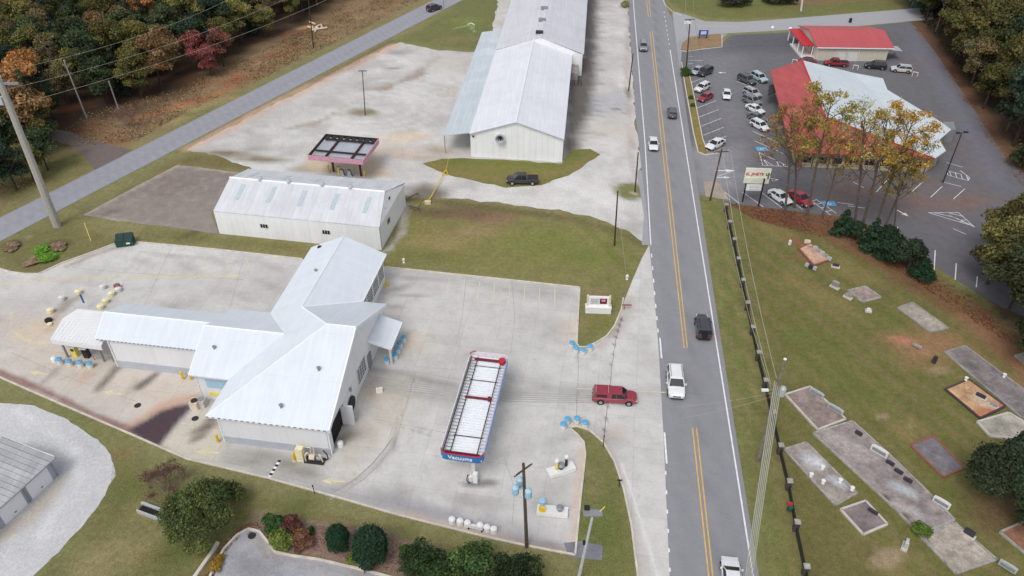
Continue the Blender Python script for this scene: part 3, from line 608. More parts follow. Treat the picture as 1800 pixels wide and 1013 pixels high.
    g.blob(985, 770, 4, 1.4, lin(164, 160, 158), .5, 20); g.blob(1050, 770, 3, 2.2, lin(150, 146, 144), .5, -40); g.blob(1080, 760, 2.2, 1.6, lin(190, 172, 156), .5)
    g.stroke([(1055, 610), (1088, 570), (1108, 525)], 1.5, lin(180, 168, 158), .6, 1.2, .4); g.blob(1075, 585, 2, 1, lin(160, 148, 140), .5, 40)
    g.stroke([(1063, 775), (1086, 830), (1106, 910), (1122, 1000), (1130, 1090)], 1.2, lin(178, 170, 162), .55, 1.0, .3)
    g.stroke([(1092, 560), (1080, 600), (1074, 640), (1070, 700), (1062, 760)], .12, lin(80, 78, 78), .8, .12, .1)
    g.stroke([(1092, 815), (1105, 850), (1120, 900), (1140, 960), (1155, 1013)], .3, lin(226, 224, 220), .7, .3, .1)
    g.stroke([(1015, 700), (1016, 680), (1014, 610)], .08, lin(140, 136, 132), .6, .1, .05); g.stroke([(730, 660), (700, 750), (690, 790)], .08, lin(130, 126, 122), .5, .1, .05); g.stroke([(650, 740), (720, 755), (760, 768)], .08, lin(130, 126, 122), .5, .1, .05)
    g.blob(1105, 700, 12, 6, lin(200, 198, 196), .3)
sheet('concrete_lot', [(-140, 520), (-100, 462), (-20, 468), (20, 480), (65, 482), (112, 463), (160, 446), (205, 429), (240, 427), (380, 440), (520, 455), (680, 471), (850, 489), (1018, 507), (1014, 606), (1024, 613), (1040, 607), (1065, 592), (1085, 566), (1097, 530),
    (1112, 492), (1128, 455), (1141, 431), (1150, 506), (1160, 620), (1167, 760), (1178, 1013), (1187, 1200), (1140, 1200), (1120, 1013), (1110, 925), (1096, 860), (1080, 812), (1060, 778), (1035, 757), (1010, 750), (1000, 753), (1014, 764), (1026, 778), (1029, 800), (1020, 880), (1011, 975),
    (940, 962), (860, 945), (700, 905), (590, 873), (470, 840), (330, 807), (230, 763), (160, 733), (100, 707), (0, 663), (-140, 600)], .03, M_LOT, .38, CONC, p_lot)
def p_south(g): g.tint(.5, .15, 3, lin(150, 150, 158)); g.blob(450, 1000, 4, 2, lin(120, 118, 122), .5, -10); g.stroke([(450, 945), (480, 975), (560, 995), (640, 1010)], 1.2, lin(164, 156, 148), .6, 1, .4); g.blob(442, 941, .5, .35, lin(50, 46, 46), .9, 0, .2, .1)
sheet('south_lot', [(352, 1060), (372, 1010), (395, 965), (418, 942), (437, 932), (455, 936), (470, 955), (482, 972), (510, 978), (560, 985), (650, 1006), (720, 1026), (800, 1060), (800, 1250), (330, 1250)], .02, M_SLAB, .6, lin(170, 170, 176), p_south)
sheet('sign_pad', [(991, 955), (1022, 952), (1060, 960), (1058, 986), (1000, 980)], .05, M_SLAB, .6, lin(128, 128, 136), None)
sheet('dock_pad', [(766, 153), (806, 152), (800, 171), (768, 170)], .05, M_CONC, 2.0, CONC, None)
sheet('sign_pad', [(1237, 320), (1262, 320), (1282, 352), (1240, 346)], .05, M_SLAB, .8, lin(176, 164, 150), None)

# kerbs: real steps round the concrete
def kerb(pts, w_=.2, h=.16, z=.02, name='kerb', mat=None):
    P = [G(x, y, z) for x, y in pts]; Q = []
    for a, b in zip(P[:-1], P[1:]):
        for t in np.linspace(0, 1, 4)[:-1]: Q.append(a.lerp(b, t))
    Q.append(P[-1]); m = MB(); m.ridge(Q, w_, h); o = ob(name, m, mat or M_KERB); o['kind'] = 'structure'; return o
kerb([(-20, 467), (20, 479), (45, 482), (68, 482), (112, 462), (160, 445), (205, 428)])
kerb([(240, 426), (380, 439), (532, 456)]); kerb([(676, 470), (850, 488), (1019, 506)])
kerb([(1019, 506), (1016, 560), (1014, 605), (1018, 611), (1030, 611), (1046, 604), (1066, 592), (1080, 574), (1092, 545), (1096, 524)])
kerb([(1011, 976), (1020, 880), (1029, 800), (1026, 778), (1014, 764), (1002, 754)]); kerb([(1002, 752), (1014, 750), (1036, 757), (1060, 778), (1080, 812), (1096, 860), (1110, 925), (1121, 1013), (1130, 1100)])
kerb([(-60, 640), (0, 664), (100, 708), (230, 764), (330, 808), (470, 841), (590, 874), (700, 906), (860, 946), (940, 963), (1011, 976)])
kerb([(352, 1060), (371, 1010), (394, 965), (417, 941), (437, 930), (456, 935), (471, 954), (484, 971), (510, 977), (560, 984), (650, 1005), (720, 1025), (800, 1060)], .22, .15)
kerb([(1198, 110), (1204, 150), (1211, 190), (1219, 235), (1227, 268), (1240, 273), (1262, 270)], .2, .15)
kerb([(1211, 128), (1219, 165), (1227, 205), (1235, 245), (1243, 266)], .18, .15)
kerb([(1196, 90), (1206, 91), (1235, 87), (1269, 83), (1269, 61)], .2, .15)

# road markings
def mark(pts, w_, mat, name='road_marking', z=.045, dense=True):
    m = MB()
    if dense:
        Q = []
        for a, b in zip(pts[:-1], pts[1:]):
            for t in np.linspace(0, 1, 6)[:-1]: Q.append((a[0]+(b[0]-a[0])*t, a[1]+(b[1]-a[1])*t))
        pts = Q+[pts[-1]]
    m.strip([G(x, y, z) for x, y in pts], w_); return m
def put(ms, mat, name='road_marking'):
    m = MB()
    for a in ms:
        k = len(m.v); m.v += a.v; m.f += [tuple(i+k for i in f) for f in a.f]
    o = ob(name, m, mat); o['kind'] = 'structure'; return o
put([mark([(RX(y), y) for y in (88, 300, 500, 750, 1100)], .17, 0), mark([(LX(y), y) for y in (-100, 0, 120, 253, 340, 431)], .17, 0),
     mark([(1160, 594), (1163, 630)], .2, 0), mark([(1168, 760), (1172, 815)], .2, 0)]+[mark([(LX(y), y), (LX(y+7), y+7)], .16, 0, dense=False) for y in list(range(446, 590, 22))+list(range(828, 1080, 34))]
    +[mark([(RX(y), y), (RX(y+3), y+3)], .14, 0, dense=False) for y in range(20, 80, 8)]+[mark([(1164, -3), (1170, 10), (1182, 20), (1198, 28)], .14, 0)], M_LINEW)
put([mark([(YX(y)+d, y) for y in rngy], .13, 0) for d, rngy in ((-2, (-100, 30)), (2, (-100, 30)), (-2.2, (55, 200)), (2.2, (55, 200)), (-2.8, (200, 400, 612)), (2.8, (200, 400, 612)), (-3.6, (752, 900, 1100)), (3.6, (752, 900, 1100)))], M_LINEY)
put([mark([(1210, 45.5), (1260, 46.5), (1300, 47)], .12, 0), mark([(1015, 683), (1170, 690)], .14, 0)], M_LINEF)
# yellow bay lines on the concrete
ys = []
for k in range(8): ys.append(mark([(790+k*26.5, 488+k*3), (786+k*27, 520+k*3.4)], .1, 0, z=.04))
for k in range(5): ys.append(mark([(284+k*37, 436+k*4), (288+k*38.5, 462+k*4.5)], .1, 0, z=.04))
ys.append(mark([(116, 464), (131, 474)], .1, 0, z=.04)); ys.append(mark([(235, 489), (330, 487), (415, 485)], .12, 0, z=.04))
put(ys, M_LINEF, 'bay_marking')
def arrow(px, py, ang, L=2.6, mat=M_LINEF):
    c = G(px, py, .042); m = MB(); a = R(ang); u = Vector((math.cos(a), math.sin(a), 0)); v = Vector((-u.y, u.x, 0))
    m.face([c-u*L/2-v*.12, c+u*.1-v*.12, c+u*.1+v*.12, c-u*L/2+v*.12]); m.face([c+u*.1-v*.45, c+u*L/2, c+u*.1+v*.45]); return m
put([arrow(68, 656, 170), arrow(197, 691, 168), arrow(365, 795, 175), arrow(585, 846, 178), arrow(410, 485, 0, 2)], M_LINEF, 'arrow_marking')
m1 = MB(); m2 = MB()
for k in range(9):
    a = G(492-k*2.4, 809+k*3.8, .045); b = G(492-(k+1)*2.4, 809+(k+1)*3.8, .045); (m1 if k % 2 else m2).strip([a, b], .35)
put([m1], M_LINEW, 'crossing_marking'); put([m2], M_DARK, 'crossing_marking')
# restaurant lot markings
L = []
zz = .034
def seg(*p, w_=.11): L.append(mark(list(p), w_, 0, z=zz, dense=False))
for k in range(5): seg((1223+k*4.6, 191+k*15.6), (1259+k*4.4, 177+k*15.6))
seg((1213, 146), (1245, 134)); seg((1210, 106), (1237, 106.5)); seg((1209, 100), (1219, 100)); seg((1210, 112), (1219, 112))
seg((1323, 231), (1370, 252)); seg((1327, 248), (1377, 270)); seg((1295, 143), (1327, 155)); seg((1262, 310), (1290, 300)); 
# hatched triangles
def hatch(tri, n_, frac=(0, 1)):
    A, B, C = tri
    for p, q in ((A, B), (B, C), (C, A)): seg(p, q)
    for k in range(1, n_):
        t = k/n_; p = (A[0]+(B[0]-A[0])*t, A[1]+(B[1]-A[1])*t) if t < .5 else (A[0]+(C[0]-A[0])*(t*1.0), A[1]+(C[1]-A[1])*t); q = (B[0]+(C[0]-B[0])*t, B[1]+(C[1]-B[1])*t)
        seg(p, q)
hatch(((1334, 268), (1341, 291), (1387, 293)), 5); hatch(((1632, 374), (1660, 374), (1712, 398)), 3); hatch(((1660, 374), (1685, 374), (1714, 400)), 4)
for A, B in (((1664, 300), (1688, 306)), ((1666, 308), (1702, 318)), ((1664, 300), (1666, 308)), ((1688, 300), (1704, 312)), ((1702, 318), (1704, 312))): seg(A, B)
for k in range(4): seg((1669+k*10, 301+k*2.6), (1672+k*10, 310+k*2.6))
for A, B in (((1425, 352), (1460, 378)), ((1434, 350), (1470, 375)), ((1427, 354), (1436, 351)), ((1434, 360), (1444, 357)), ((1443, 366), (1453, 363)), ((1452, 372), (1462, 370))): seg(A, B)
for A, B in (((1265, 331), (1300, 358)), ((1305, 338), (1342, 364)), ((1338, 338), (1374, 365)), ((1392, 355), (1412, 369)), ((1472, 356), (1500, 360)), ((1490, 362), (1520, 366))): seg(A, B)
for A, B in (((1657, 320), (1690, 328)), ((1540, 338), (1562, 314)), ((1602, 338), (1622, 320)), ((1636, 347), (1656, 328)), ((1676, 350), (1696, 332)), ((1500, 320), (1518, 330)), ((1675, 402), (1698, 412)), ((1664, 286), (1692, 294))): seg(A, B)
for k, (x, y0, y1) in enumerate(((1577, 399, 425), (1610, 420, 448), (1643, 440, 475), (1680, 463, 492), (1717, 486, 505))): seg((x+1, y0), (x-1, y1), w_=.14)
put(L, M_LINEW, 'bay_marking')
put([arrow(1347, 211+92, 0, .01)]+[arrow(1275, 300, 0, 3.6, 0), arrow(1272, 312, 0, 2.4, 0), arrow(1357, 316, 0, 2.4, 0), arrow(1269, 128, 180, 1.8, 0), arrow(1355, 316, 0, 2, 0), arrow(1587, 375, -60, 2.2, 0)], M_LINEW, 'arrow_marking')
mb_ = MB(); 
for x, y in ((1340, 262), (1457, 358)):
    c = G(x, y, .034); mb_.box(c, (2.2, 1.5, .004))
o = ob('accessible_bay_marking', mb_, plain('bay_blue', lin(96, 170, 215), .7)); o['kind'] = 'structure'
mb_ = MB()
for x, y in ((1340, 262), (1457, 358)):
    c = G(x, y, .04); P = [c+Vector((.32*math.cos(t), .32*math.sin(t)-.12, 0)) for t in np.linspace(1.9, 6.2, 10)]; mb_.strip(P, .1); mb_.strip([c+Vector((-.05, .5, 0)), c+Vector((0, 0, 0)), c+Vector((.3, -.05, 0))], .1)
o = ob('accessible_bay_marking', mb_, M_LINEW); o['kind'] = 'structure'

# crisp cracks, joints and tyre marks
def crack(pts, w_, mat, jit=.12, z=.036, name='pavement_crack', seed=1):
    rg = random.Random(seed+int(pts[0][0])); P = [G(x, y, z) for x, y in pts]; Q = []
    for a, b in zip(P[:-1], P[1:]):
        n = max(2, int((b-a).length/.7))
        for k in range(n): q = a.lerp(b, k/n); Q.append(q+Vector((rg.gauss(0, jit*.5), rg.gauss(0, jit*.5), 0)))
    Q.append(P[-1]); o = ob(name, MB().strip(Q, w_), mat); o['kind'] = 'structure'
MC1 = plain('crack_dark', lin(104, 101, 98), .95, var=.3); MC2 = plain('tyre_mark', lin(166, 164, 162), .9, var=.12, scale=1); MC3 = plain('crack_faint', lin(160, 157, 153), .95, var=.1)
crack([(1094, 556), (1082, 600), (1076, 640), (1071, 690), (1064, 745), (1061, 775)], .06, MC1, .06)
crack([(1016, 612), (1017, 650), (1014, 700), (1013, 745)], .06, MC3, .02); crack([(730, 652), (718, 700), (706, 740), (692, 790)], .06, MC3, .02); crack([(655, 736), (700, 745), (760, 757), (800, 764)], .05, MC3, .02); crack([(656, 648), (740, 655), (806, 668)], .06, MC3, .02)
crack([(572, 872), (600, 858), (630, 838), (655, 815), (676, 790), (690, 770)], .16, MC3, .02); crack([(580, 878), (610, 862), (640, 842), (668, 815), (688, 788)], .12, MC2, .02)
for k in range(5): crack([(648+k*3, 662+k*3), (720, 672+k*4), (800, 684+k*3), (900, 690+k*4), (1040, 696+k*3)], .14, MC2, .04)
crack([(900, 476+16), (905, 560), (898, 620)], .05, MC3, .05); crack([(820, 486), (812, 560), (802, 605)], .05, MC3, .03); crack([(1092, 815), (1105, 850), (1121, 900), (1141, 960), (1156, 1013), (1172, 1080)], .14, plain('worn_white_line', lin(214, 212, 208), .8), .01)
crack([(300, 438), (280, 480), (262, 520), (250, 545)], .05, MC3, .04); crack([(430, 448), (418, 490), (405, 540)], .05, MC3, .04); crack([(120, 470), (230, 480), (430, 492)], .05, MC3, .05)
crack([(20, 620), (120, 664), (240, 706)], .05, MC3, .04); crack([(400, 812), (500, 838), (620, 868), (760, 900)], .05, MC3, .05); crack([(885, 800), (905, 860), (900, 925)], .05, MC3, .05)
for k in range(7): 
    x0 = 1150+k*13; crack([(x0+6*k, 480+k*70), (x0+30+4*k, 484+k*70)], .04, plain('road_crack', lin(116, 116, 120), .9), .15, .039)
# ============================================================ BUILDINGS
def V3(f, *p): return [f(*q) for q in p]
# ---- car wash
M_CWROOF = seam('white_standing_seam', lin(224, 231, 239), -8.8, .42, .14, .45, .07)
M_CWROOF2 = seam('white_standing_seam_side', lin(230, 237, 245), 81.2, .42, .14, .45, .07)
M_CWWALL = seam('pale_lap_siding', lin(230, 231, 234), -8.8, 3.0, .1, .7, .06)
M_BLOCK = plain('grey_block_base', lin(178, 182, 190), .85, var=.08, scale=.8)
M_FASC = plain('white_fascia', lin(238, 241, 245), .5, var=.03)
cw = Fr(398, 777, -8.8)
t = thing('car_wash_building', 'large white car wash with intersecting metal gable roofs on the concrete lot', 'car wash', cw(5, 12), 0)
zE, dz = 4.35, .12
A = cw(-1.25, -.3, zE); B = cw(12.75, -.25, zE); C = cw(12.7, 11.2, 9.35); D = cw(9.3, 11.2, 9.35); E_ = cw(3.7, 16.8, 6.8); Fp = cw(12.7, 21.9, zE); Gp = cw(9.55, 21.9, zE)
Hh = cw(9.55, 32.9, zE); I_ = cw(3.7, 32.9, 6.8); J = cw(-1.5, 32.9, zE)
r = ob('roof', MB().plate([A, B, C, D], .16), M_CWROOF, t); r['label'] = 'broad white south slope with hipped west edge'
ob('roof', MB().plate([A, D, E_, I_, J], .16), M_CWROOF2, t)
ob('roof', MB().plate([Fp, Gp, E_, D, C], .16), M_CWROOF, t)
ob('roof', MB().plate([E_, Gp, Hh, I_], .16), M_CWROOF2, t)
# wing A / wing B slopes stand 15 mm proud where they meet the west slope
def onw(u): return zE+(u+1.25)*.4737
ob('roof', MB().plate([cw(-6.2, 5.5, zE-.05), cw(-1.35, 5.5, zE-.05+.0), cw(3.55, 11.7, 6.62), cw(-6.75, 11.7, 6.62)], .16), M_CWROOF, t)
ob('roof', MB().plate([cw(-6.75, 11.7, 6.62), cw(3.55, 11.7, 6.62), cw(-1.35, 17.9, zE-.05), cw(-6.6, 17.9, zE-.05)], .16), M_CWROOF, t)
ob('roof', MB().plate([cw(-20.2, 9.3, 4.75), cw(-6.25, 9.3, 4.75), cw(-6.25, 12.8, 6.1), cw(-20.7, 12.8, 6.1)], .14), M_CWROOF, t)
ob('roof', MB().plate([cw(-20.7, 12.8, 6.1), cw(-6.25, 12.8, 6.1), cw(-6.25, 16.3, 4.75), cw(-20.6, 16.3, 4.75)], .14), M_CWROOF, t)
# ridge caps and rake boards
m = MB()
for a, b in ((C, D), (D, E_), (E_, I_), (D, A), (cw(3.4, 11.7, 6.66), cw(-6.75, 11.7, 6.66)), (cw(-20.7, 12.8, 6.13), cw(-6.3, 12.8, 6.13)), (E_, Gp)):
    m.tube(a+Vector((0, 0, .0)), b+Vector((0, 0, .0)), .09, .09, 6)
ob('ridge_cap', m, M_FASC, t)
m = MB()
def rake(a, b, out, h=.42, w_=.5):
    m.plate([a, b, b+out, a+out], h)
def fo():
    global m
    ob('fascia', m, M_FASC, t); m = MB()
rake(B+Vector((0, 0, .03)), C+Vector((0, 0, .03)), cw.u*.16, .5); rake(C+Vector((0, 0, .03)), Fp+Vector((0, 0, .03)), cw.u*.16, .5)
fo(); m.plate([A+Vector((0, 0, .02)), B+Vector((0, 0, .02)), B-cw.v*.12+Vector((0, 0, .02)), A-cw.v*.12+Vector((0, 0, .02))], .2)
fo(); rake(cw(-6.2, 5.5, zE-.03), cw(-6.75, 11.7, 6.64), -cw.u*.12, .35); fo(); rake(cw(-20.2, 9.3, 4.77), cw(-20.7, 12.8, 6.12), -cw.u*.12, .3)
fo(); m.plate([Hh, Gp, Gp+cw.u*.12, Hh+cw.u*.12], .2)
ob('fascia', m, M_FASC, t)
# snow guards / rib ends along the south eaves
m = MB()
for k in range(21): m.box(cw(-1+k*.67, -.44, zE+.0), (.3, .07, .1), cw.ax())
for k in range(26): m.box(cw(-19.9+k*.53, 9.24, 4.72), (.24, .07, .1), cw.ax())
ob('rib_ends', m, M_GREY, t)
# walls
def wallp(f, pts, mat, name='wall', th=.0):
    return ob(name, MB().face(V3(f, *pts)), mat, t)
m = MB()
def wallbox(f, u0, v0, u1, v1, z0, z1, th=.25, mm=None):
    a = f(u0, v0); b = f(u1, v1); d = (b-a); L = d.length; d.normalize(); n = Vector((-d.y, d.x, 0))
    (mm or m).box((a+b)/2+Vector((0, 0, (z0+z1)/2-0)), (L, th, z1-z0), (d, n, Vector((0, 0, 1))))
wt = zE-.2
wallbox(cw, 0, .1, 12.3, .1, 1.1, wt); ob('wall', m, M_CWWALL, t)
m = MB(); wallbox(cw, -.02, .06, 12.42, .06, 0, 1.1, .4); ob('block_base', m, M_BLOCK, t); m = MB(); wallbox(cw, -18.85, 9.7, -5.7, 9.7, 0, 1.15, .36); ob('block_base', m, M_BLOCK, t)
m = MB(); wallbox(cw, .13, .3, .13, 9.6, 0, wt); wallbox(cw, -.9, 9.6, -.9, 32, 0, wt, .25); wallbox(cw, -.9, 32.3, 9.1, 32.3, 0, wt); wallbox(cw, -5.8, 6.3, -.1, 6.3, 0, wt-.1); wallbox(cw, -5.8, 6.4, -5.8, 17.4, 0, wt-.1); wallbox(cw, -18.8, 9.75, -5.9, 9.75, 1.15, 4.5); wallbox(cw, -18.8, 9.9, -18.8, 15.9, 0, 4.5); wallbox(cw, -18.8, 15.9, -5.9, 15.9, 0, 4.5)
m.face([cw(-5.95, 6.2, 4.1), cw(-5.95, 17.4, 4.1), cw(-5.95, 11.7, 6.4)]); m.face([cw(-18.95, 9.7, 4.4), cw(-18.95, 12.8, 5.9), cw(-18.95, 16, 4.4)]); m.face([cw(-.9, 32.45, 4.1), cw(9, 32.45, 4.1), cw(3.7, 32.45, 6.6)])
ob('wall', m, M_CWWALL, t)
# east front: gable wall with the exit opening near the south corner
M_CWW2 = plain('white_render_wall', lin(232, 233, 234), .75, var=.05, scale=.6)
m = MB(); ue = 12.3
wallbox(cw, ue, .1, ue, 1.0, 0, wt); wallbox(cw, ue, 4.6, ue, 21.4, 0, wt); wallbox(cw, ue, .98, ue, 4.62, 3.3, wt)
m.plate([cw(ue+.125, 0, wt-.01), cw(ue+.125, 21.6, wt-.01), cw(ue+.125, 11.2, 9.0)], .25, -cw.u)
wallbox(cw, 9.1, 21.3, ue, 21.3, 0, wt)
ob('wall', m, M_CWW2, t)
m = MB(); wallbox(cw, 9.1, 21.5, 9.1, 32.2, 0, 1.0); wallbox(cw, 9.1, 21.5, 9.1, 32.2, 3.5, wt)
for v in (21.6, 24.1, 26.7, 29.3, 31.9): wallbox(cw, 9.1, v, 9.1, v+.35, .99, 3.51)
ob('wall', m, M_CWW2, t)
m = MB(); m.box(cw(10.4, 2.8, 1.65), (3.6, 3.6, 3.3), cw.ax()); o = ob('wash_exit', m, M_BLACK, t)
m = MB(); wallbox(cw, ue+.2, 4.6, ue+.2, 8.8, 0, 3.0, .12); m.box(cw(12.95, 4.75, 1.5), (1.3, .25, 3.0), cw.ax()); ob('exit_screen_wall', m, M_CWW2, t)
def window(f, u, v, z, w_, h, nx, ny, axis='v', name='window'):
    d = f.v if axis == 'v' else f.u; n = f.u if axis == 'v' else -f.v; c = f(u, v, z)
    g = ob(name, MB().box(c, (w_, .05, h), (d, n, Vector((0, 0, 1)))), M_GLASS, t); g['label'] = 'dark multi pane window with white glazing bars'
    b = MB(); ax = (d, n, Vector((0, 0, 1)))
    for k in range(nx+1): b.box(c+d*(-w_/2+w_*k/nx)+n*.03, (.06, .05, h+.06), ax)
    for k in range(ny+1): b.box(c+Vector((0, 0, -h/2+h*k/ny))+n*.036, (w_+.06, .05, .06), ax)
    ob('frame', b, M_WHITE, g)
window(cw, 12.46, 11.6, 2.1, 2.9, 2.2, 4, 5)
for v in (23.0, 25.6, 28.2, 30.8): window(cw, 9.2, v, 2.25, 2.2, 2.4, 5, 5)
m = MB(); m.lathe((0, 0, 0), [(.62, -.12), (.95, -.1), (.95, .1), (.62, .12), (.55, .02)], 22)
Mx = basis(cw(12.75, 6.7, 1.35), cw.v, cw.u); m.v = [Mx @ v for v in m.v]; ob('entry_ring', m, M_IRON, t)
m = MB(); m.box(cw(12.5, 7.4, 2.9), (.25, .4, .5), cw.ax()); m.box(cw(12.5, 14.4, 1.3), (.2, 1.1, 2.0), cw.ax()); ob('wall_box', m, M_GREY, t)
for u, v in ((9.9, 5.9), (6.9, 1.5)):
    ob('roof_vent', MB().lathe(cw(u, v, zE+(v+.3)*.4348-.1), [(.14, 0), (.14, .45), (.22, .46), (.22, .56)], 10), M_GREY, t)
for u, v in ((-4.4, 9.0), (2.4, 25)):
    z = 4.3+(v-5.5)*.366 if u < -2 else zE+(u+1.25)*.4737
    ob('roof_vent', MB().lathe(cw(u, v, z-.1), [(.14, 0), (.14, .4), (.22, .41), (.22, .5)], 10), M_GREY, t)
m = MB(); m.box(cw(.2, 32.0, 5.1), (.5, .5, .35), cw.ax()); ob('wall_lamp', m, M_DARK, t)
# band on the west wing wall
m = MB(); m.box(cw(-3.0, 6.13, 2.6), (3.6, .06, 1.3), cw.ax()); ob('bay_door', m, M_LBLUE, t)
m = MB(); m.box(cw(-4.0, 6.1, .9), (1.6, .1, .5), cw.ax()); ob('service_hatch', m, M_YPOLE, t)
for u, v, z1 in ((-5.95, 6.2, wt), (-.12, -.02, wt), (-18.98, 9.62, 4.5), (12.5, 0, wt)): ob('downpipe', MB().tube(cw(u, v, 0), cw(u, v, z1), .09, .09, 6), M_FASC, t)
# east porch
pr = MB().plate([cw(12.45, 20.0, 4.05), cw(12.45, 14.9, 4.05), cw(15.3, 14.9, 3.15), cw(15.3, 20.0, 3.15)], .18); ob('porch_roof', pr, M_CWROOF2, t)
m = MB(); m.plate([cw(15.3, 14.9, 3.18), cw(15.42, 14.9, 3.16), cw(15.42, 20, 3.16), cw(15.3, 20, 3.18)], .3); m.plate([cw(12.45, 14.8, 4.07), cw(15.3, 14.8, 3.17), cw(15.3, 14.9, 3.17), cw(12.45, 14.9, 4.07)], .34); ob('fascia', m, M_FASC, t)
for u, v in ((15.0, 15.3), (15.0, 19.7)): ob('post', MB().box(cw(u, v, 1.5), (.26, .26, 3.0), cw.ax()), M_WHITE2, t)
m = MB()
for k in range(12): m.box(cw(15.45, 15.1+k*.42, 3.02), (.05, .16, .12), cw.ax())
ob('rib_ends', m, M_GREY, t)
# west canopy (a structure of its own with posts)
tc_ = thing('entry_canopy', 'white corrugated canopy over the pay lanes at the west end of the car wash', 'canopy', cw(-24, 12.5))
pts = [G(89, 597, 4.0), G(111, 559, 4.0), G(136, 543, 4.05), G(185, 548, 4.1), cw(-20.9, 12.5, 4.1), G(178, 609, 4.0)]
pts.reverse()
M_CAN = seam('white_corrugated', lin(240, 241, 242), 86, .55, .35, .5, .06)
ob('roof', MB().plate(pts, .08), M_CAN, tc_)
m = MB(); a, b = pts[-1], pts[0]
m.plate([a+cw.v*-.02, b+cw.v*-.02, b-cw.v*.06, a-cw.v*.06], .62); m.plate([pts[-1], pts[-2], pts[-2]-cw.u*.06, pts[-1]-cw.u*.06], .5); ob('fascia', m, M_CWWALL, tc_)
m = MB()
for k in range(14):
    f0 = k/13; p = a.lerp(b, .02+.96*f0); q = p+(pts[2]-pts[0]).normalized()*(5.6 if f0 > .3 else 4.2); q = p+cw.v*(3.2+2.6*min(1, f0*2.2))+cw.u*(-.4)
    m.tube(p+Vector((0, 0, .03)), q+Vector((0, 0, .05)), .035, .035, 4)
ob('roof_ribs', m, M_FASC, tc_)
for p in (cw(-26.2, 10.2), cw(-21.2, 10.2), cw(-26.2, 14.8), cw(-21.5, 15)): ob('post', MB().box(p+Vector((0, 0, 1.98)), (.2, .2, 3.94), cw.ax()), M_GREY, tc_)
# pay station and lane rails under the canopy
for k, u in enumerate((-25.4, -23.8)):
    pm = thing('pay_station', ('yellow fronted pay machine under the west canopy, nearer the drums' if k == 0 else 'dark pay machine under the west canopy, nearer the white wing wall'), 'pay machine', cw(u, 10.7), 0)
    ob('cabinet', MB().box(cw(u, 10.7, .8), (.7, .6, 1.6), cw.ax()), M_YPOLE if k == 0 else M_IRON, pm); ob('screen', MB().box(cw(u, 10.39, 1.2), (.4, .04, .4), cw.ax()), M_GLASS, pm); ob('hood', MB().box(cw(u, 10.65, 1.66), (.9, .8, .1), cw.ax()), M_WHITE, pm)
hr = MB().path([cw(-22.6, 10.3, 0), cw(-22.6, 10.3, 1.0), cw(-20.0, 10.3, 1.0), cw(-20.0, 10.3, 0)], .05); hr.path([cw(-22.6, 10.3, .55), cw(-20, 10.3, .55)], .04)
tag(ob('lane_rail', hr, M_GREY, None), 'grey pipe rail under the west canopy beside the wing wall', 'rail')

# ---- white shed
M_SHROOF = seam('weathered_white_roof', lin(224, 226, 231), -10, .9, .3, .6, .14, 0, lin(196, 196, 200), .5)
M_SHWALL = seam('white_ribbed_wall', lin(240, 241, 243), -10, .9, .25, .75, .08)
sh = Fr(385, 410, -10)
t = thing('white_shed', 'long white metal shed with rooftop skylights beside the old slab', 'shed', sh(13, 6.6))
SL = 26.7; e0 = [sh(.15, -.15, 4.2), sh(26.8, -.15, 4.2), sh(25.75, 6.7, 6.25), sh(.0, 6.7, 6.25)]
ob('roof', MB().plate(e0, .12), M_SHROOF, t)
ob('roof', MB().plate([sh(.0, 6.7, 6.25), sh(25.75, 6.7, 6.25), sh(26.8, 13.5, 4.2), sh(-.4, 13.4, 4.2)], .12), M_SHROOF, t)
m = MB(); wallbox(sh, 0.15, 0, SL, 0, 0, 4.1, .2); wallbox(sh, 0, 13.2, SL-.1, 13.2, 0, 4.1, .2); wallbox(sh, 0.1, .1, 0.05, 13.1, 0, 4.1, .2); wallbox(sh, SL-.1, .1, SL-.1, 13.1, 0, 4.1, .2)
m.face([sh(SL+.02, 0, 4.05), sh(SL+.02, 13.2, 4.05), sh(25.8, 6.7, 6.18)]); m.face([sh(-.02, 0, 4.05), sh(-.02, 13.2, 4.05), sh(.05, 6.7, 6.18)])
ob('wall', m, M_SHWALL, t)
ob('ridge_cap', MB().tube(sh(0, 6.7, 6.27), sh(25.7, 6.7, 6.27), .16, .16, 6), M_FASC, t)
M_SKY = plain('cloudy_skylight', lin(184, 198, 204), .3, var=.12)
M_SKY2 = plain('cloudy_skylight_far', lin(196, 204, 208), .4, var=.12)
def onroof(f, px, py, fn):
    z = 5.0
    for _ in range(30):
        p = G(px, py, z); d = p-f.o; z = fn(d.dot(f.u), d.dot(f.v))
    d = p-f.o; return d.dot(f.u), d.dot(f.v), z
fz = lambda u, v: 4.2+(v+.15)*.299 if v < 6.7 else 6.25-(v-6.7)*.305
for px, py in ((422, 338), (477, 343), (531, 349), (588, 355), (645, 361)):
    u, v, z = onroof(sh, px, py, fz); ob('skylight', MB().plate([sh(u-.35, v-1.6, fz(0, v-1.6)+.05), sh(u+.35, v-1.6, fz(0, v-1.6)+.05), sh(u+.35, v+1.6, fz(0, v+1.6)+.05), sh(u-.35, v+1.6, fz(0, v+1.6)+.05)], .06), M_SKY, t)
for px, py in ((447, 307), (501, 313), (556, 318), (610, 324), (665, 329)):
    u, v, z = onroof(sh, px, py, fz); v = 9.6; ob('skylight', MB().plate([sh(u-.4, v-1.3, fz(0, v-1.3)+.06), sh(u+.4, v-1.3, fz(0, v-1.3)+.06), sh(u+.4, v+1.3, fz(0, v+1.3)+.06), sh(u-.4, v+1.3, fz(0, v+1.3)+.06)], .06), M_SKY2, t)
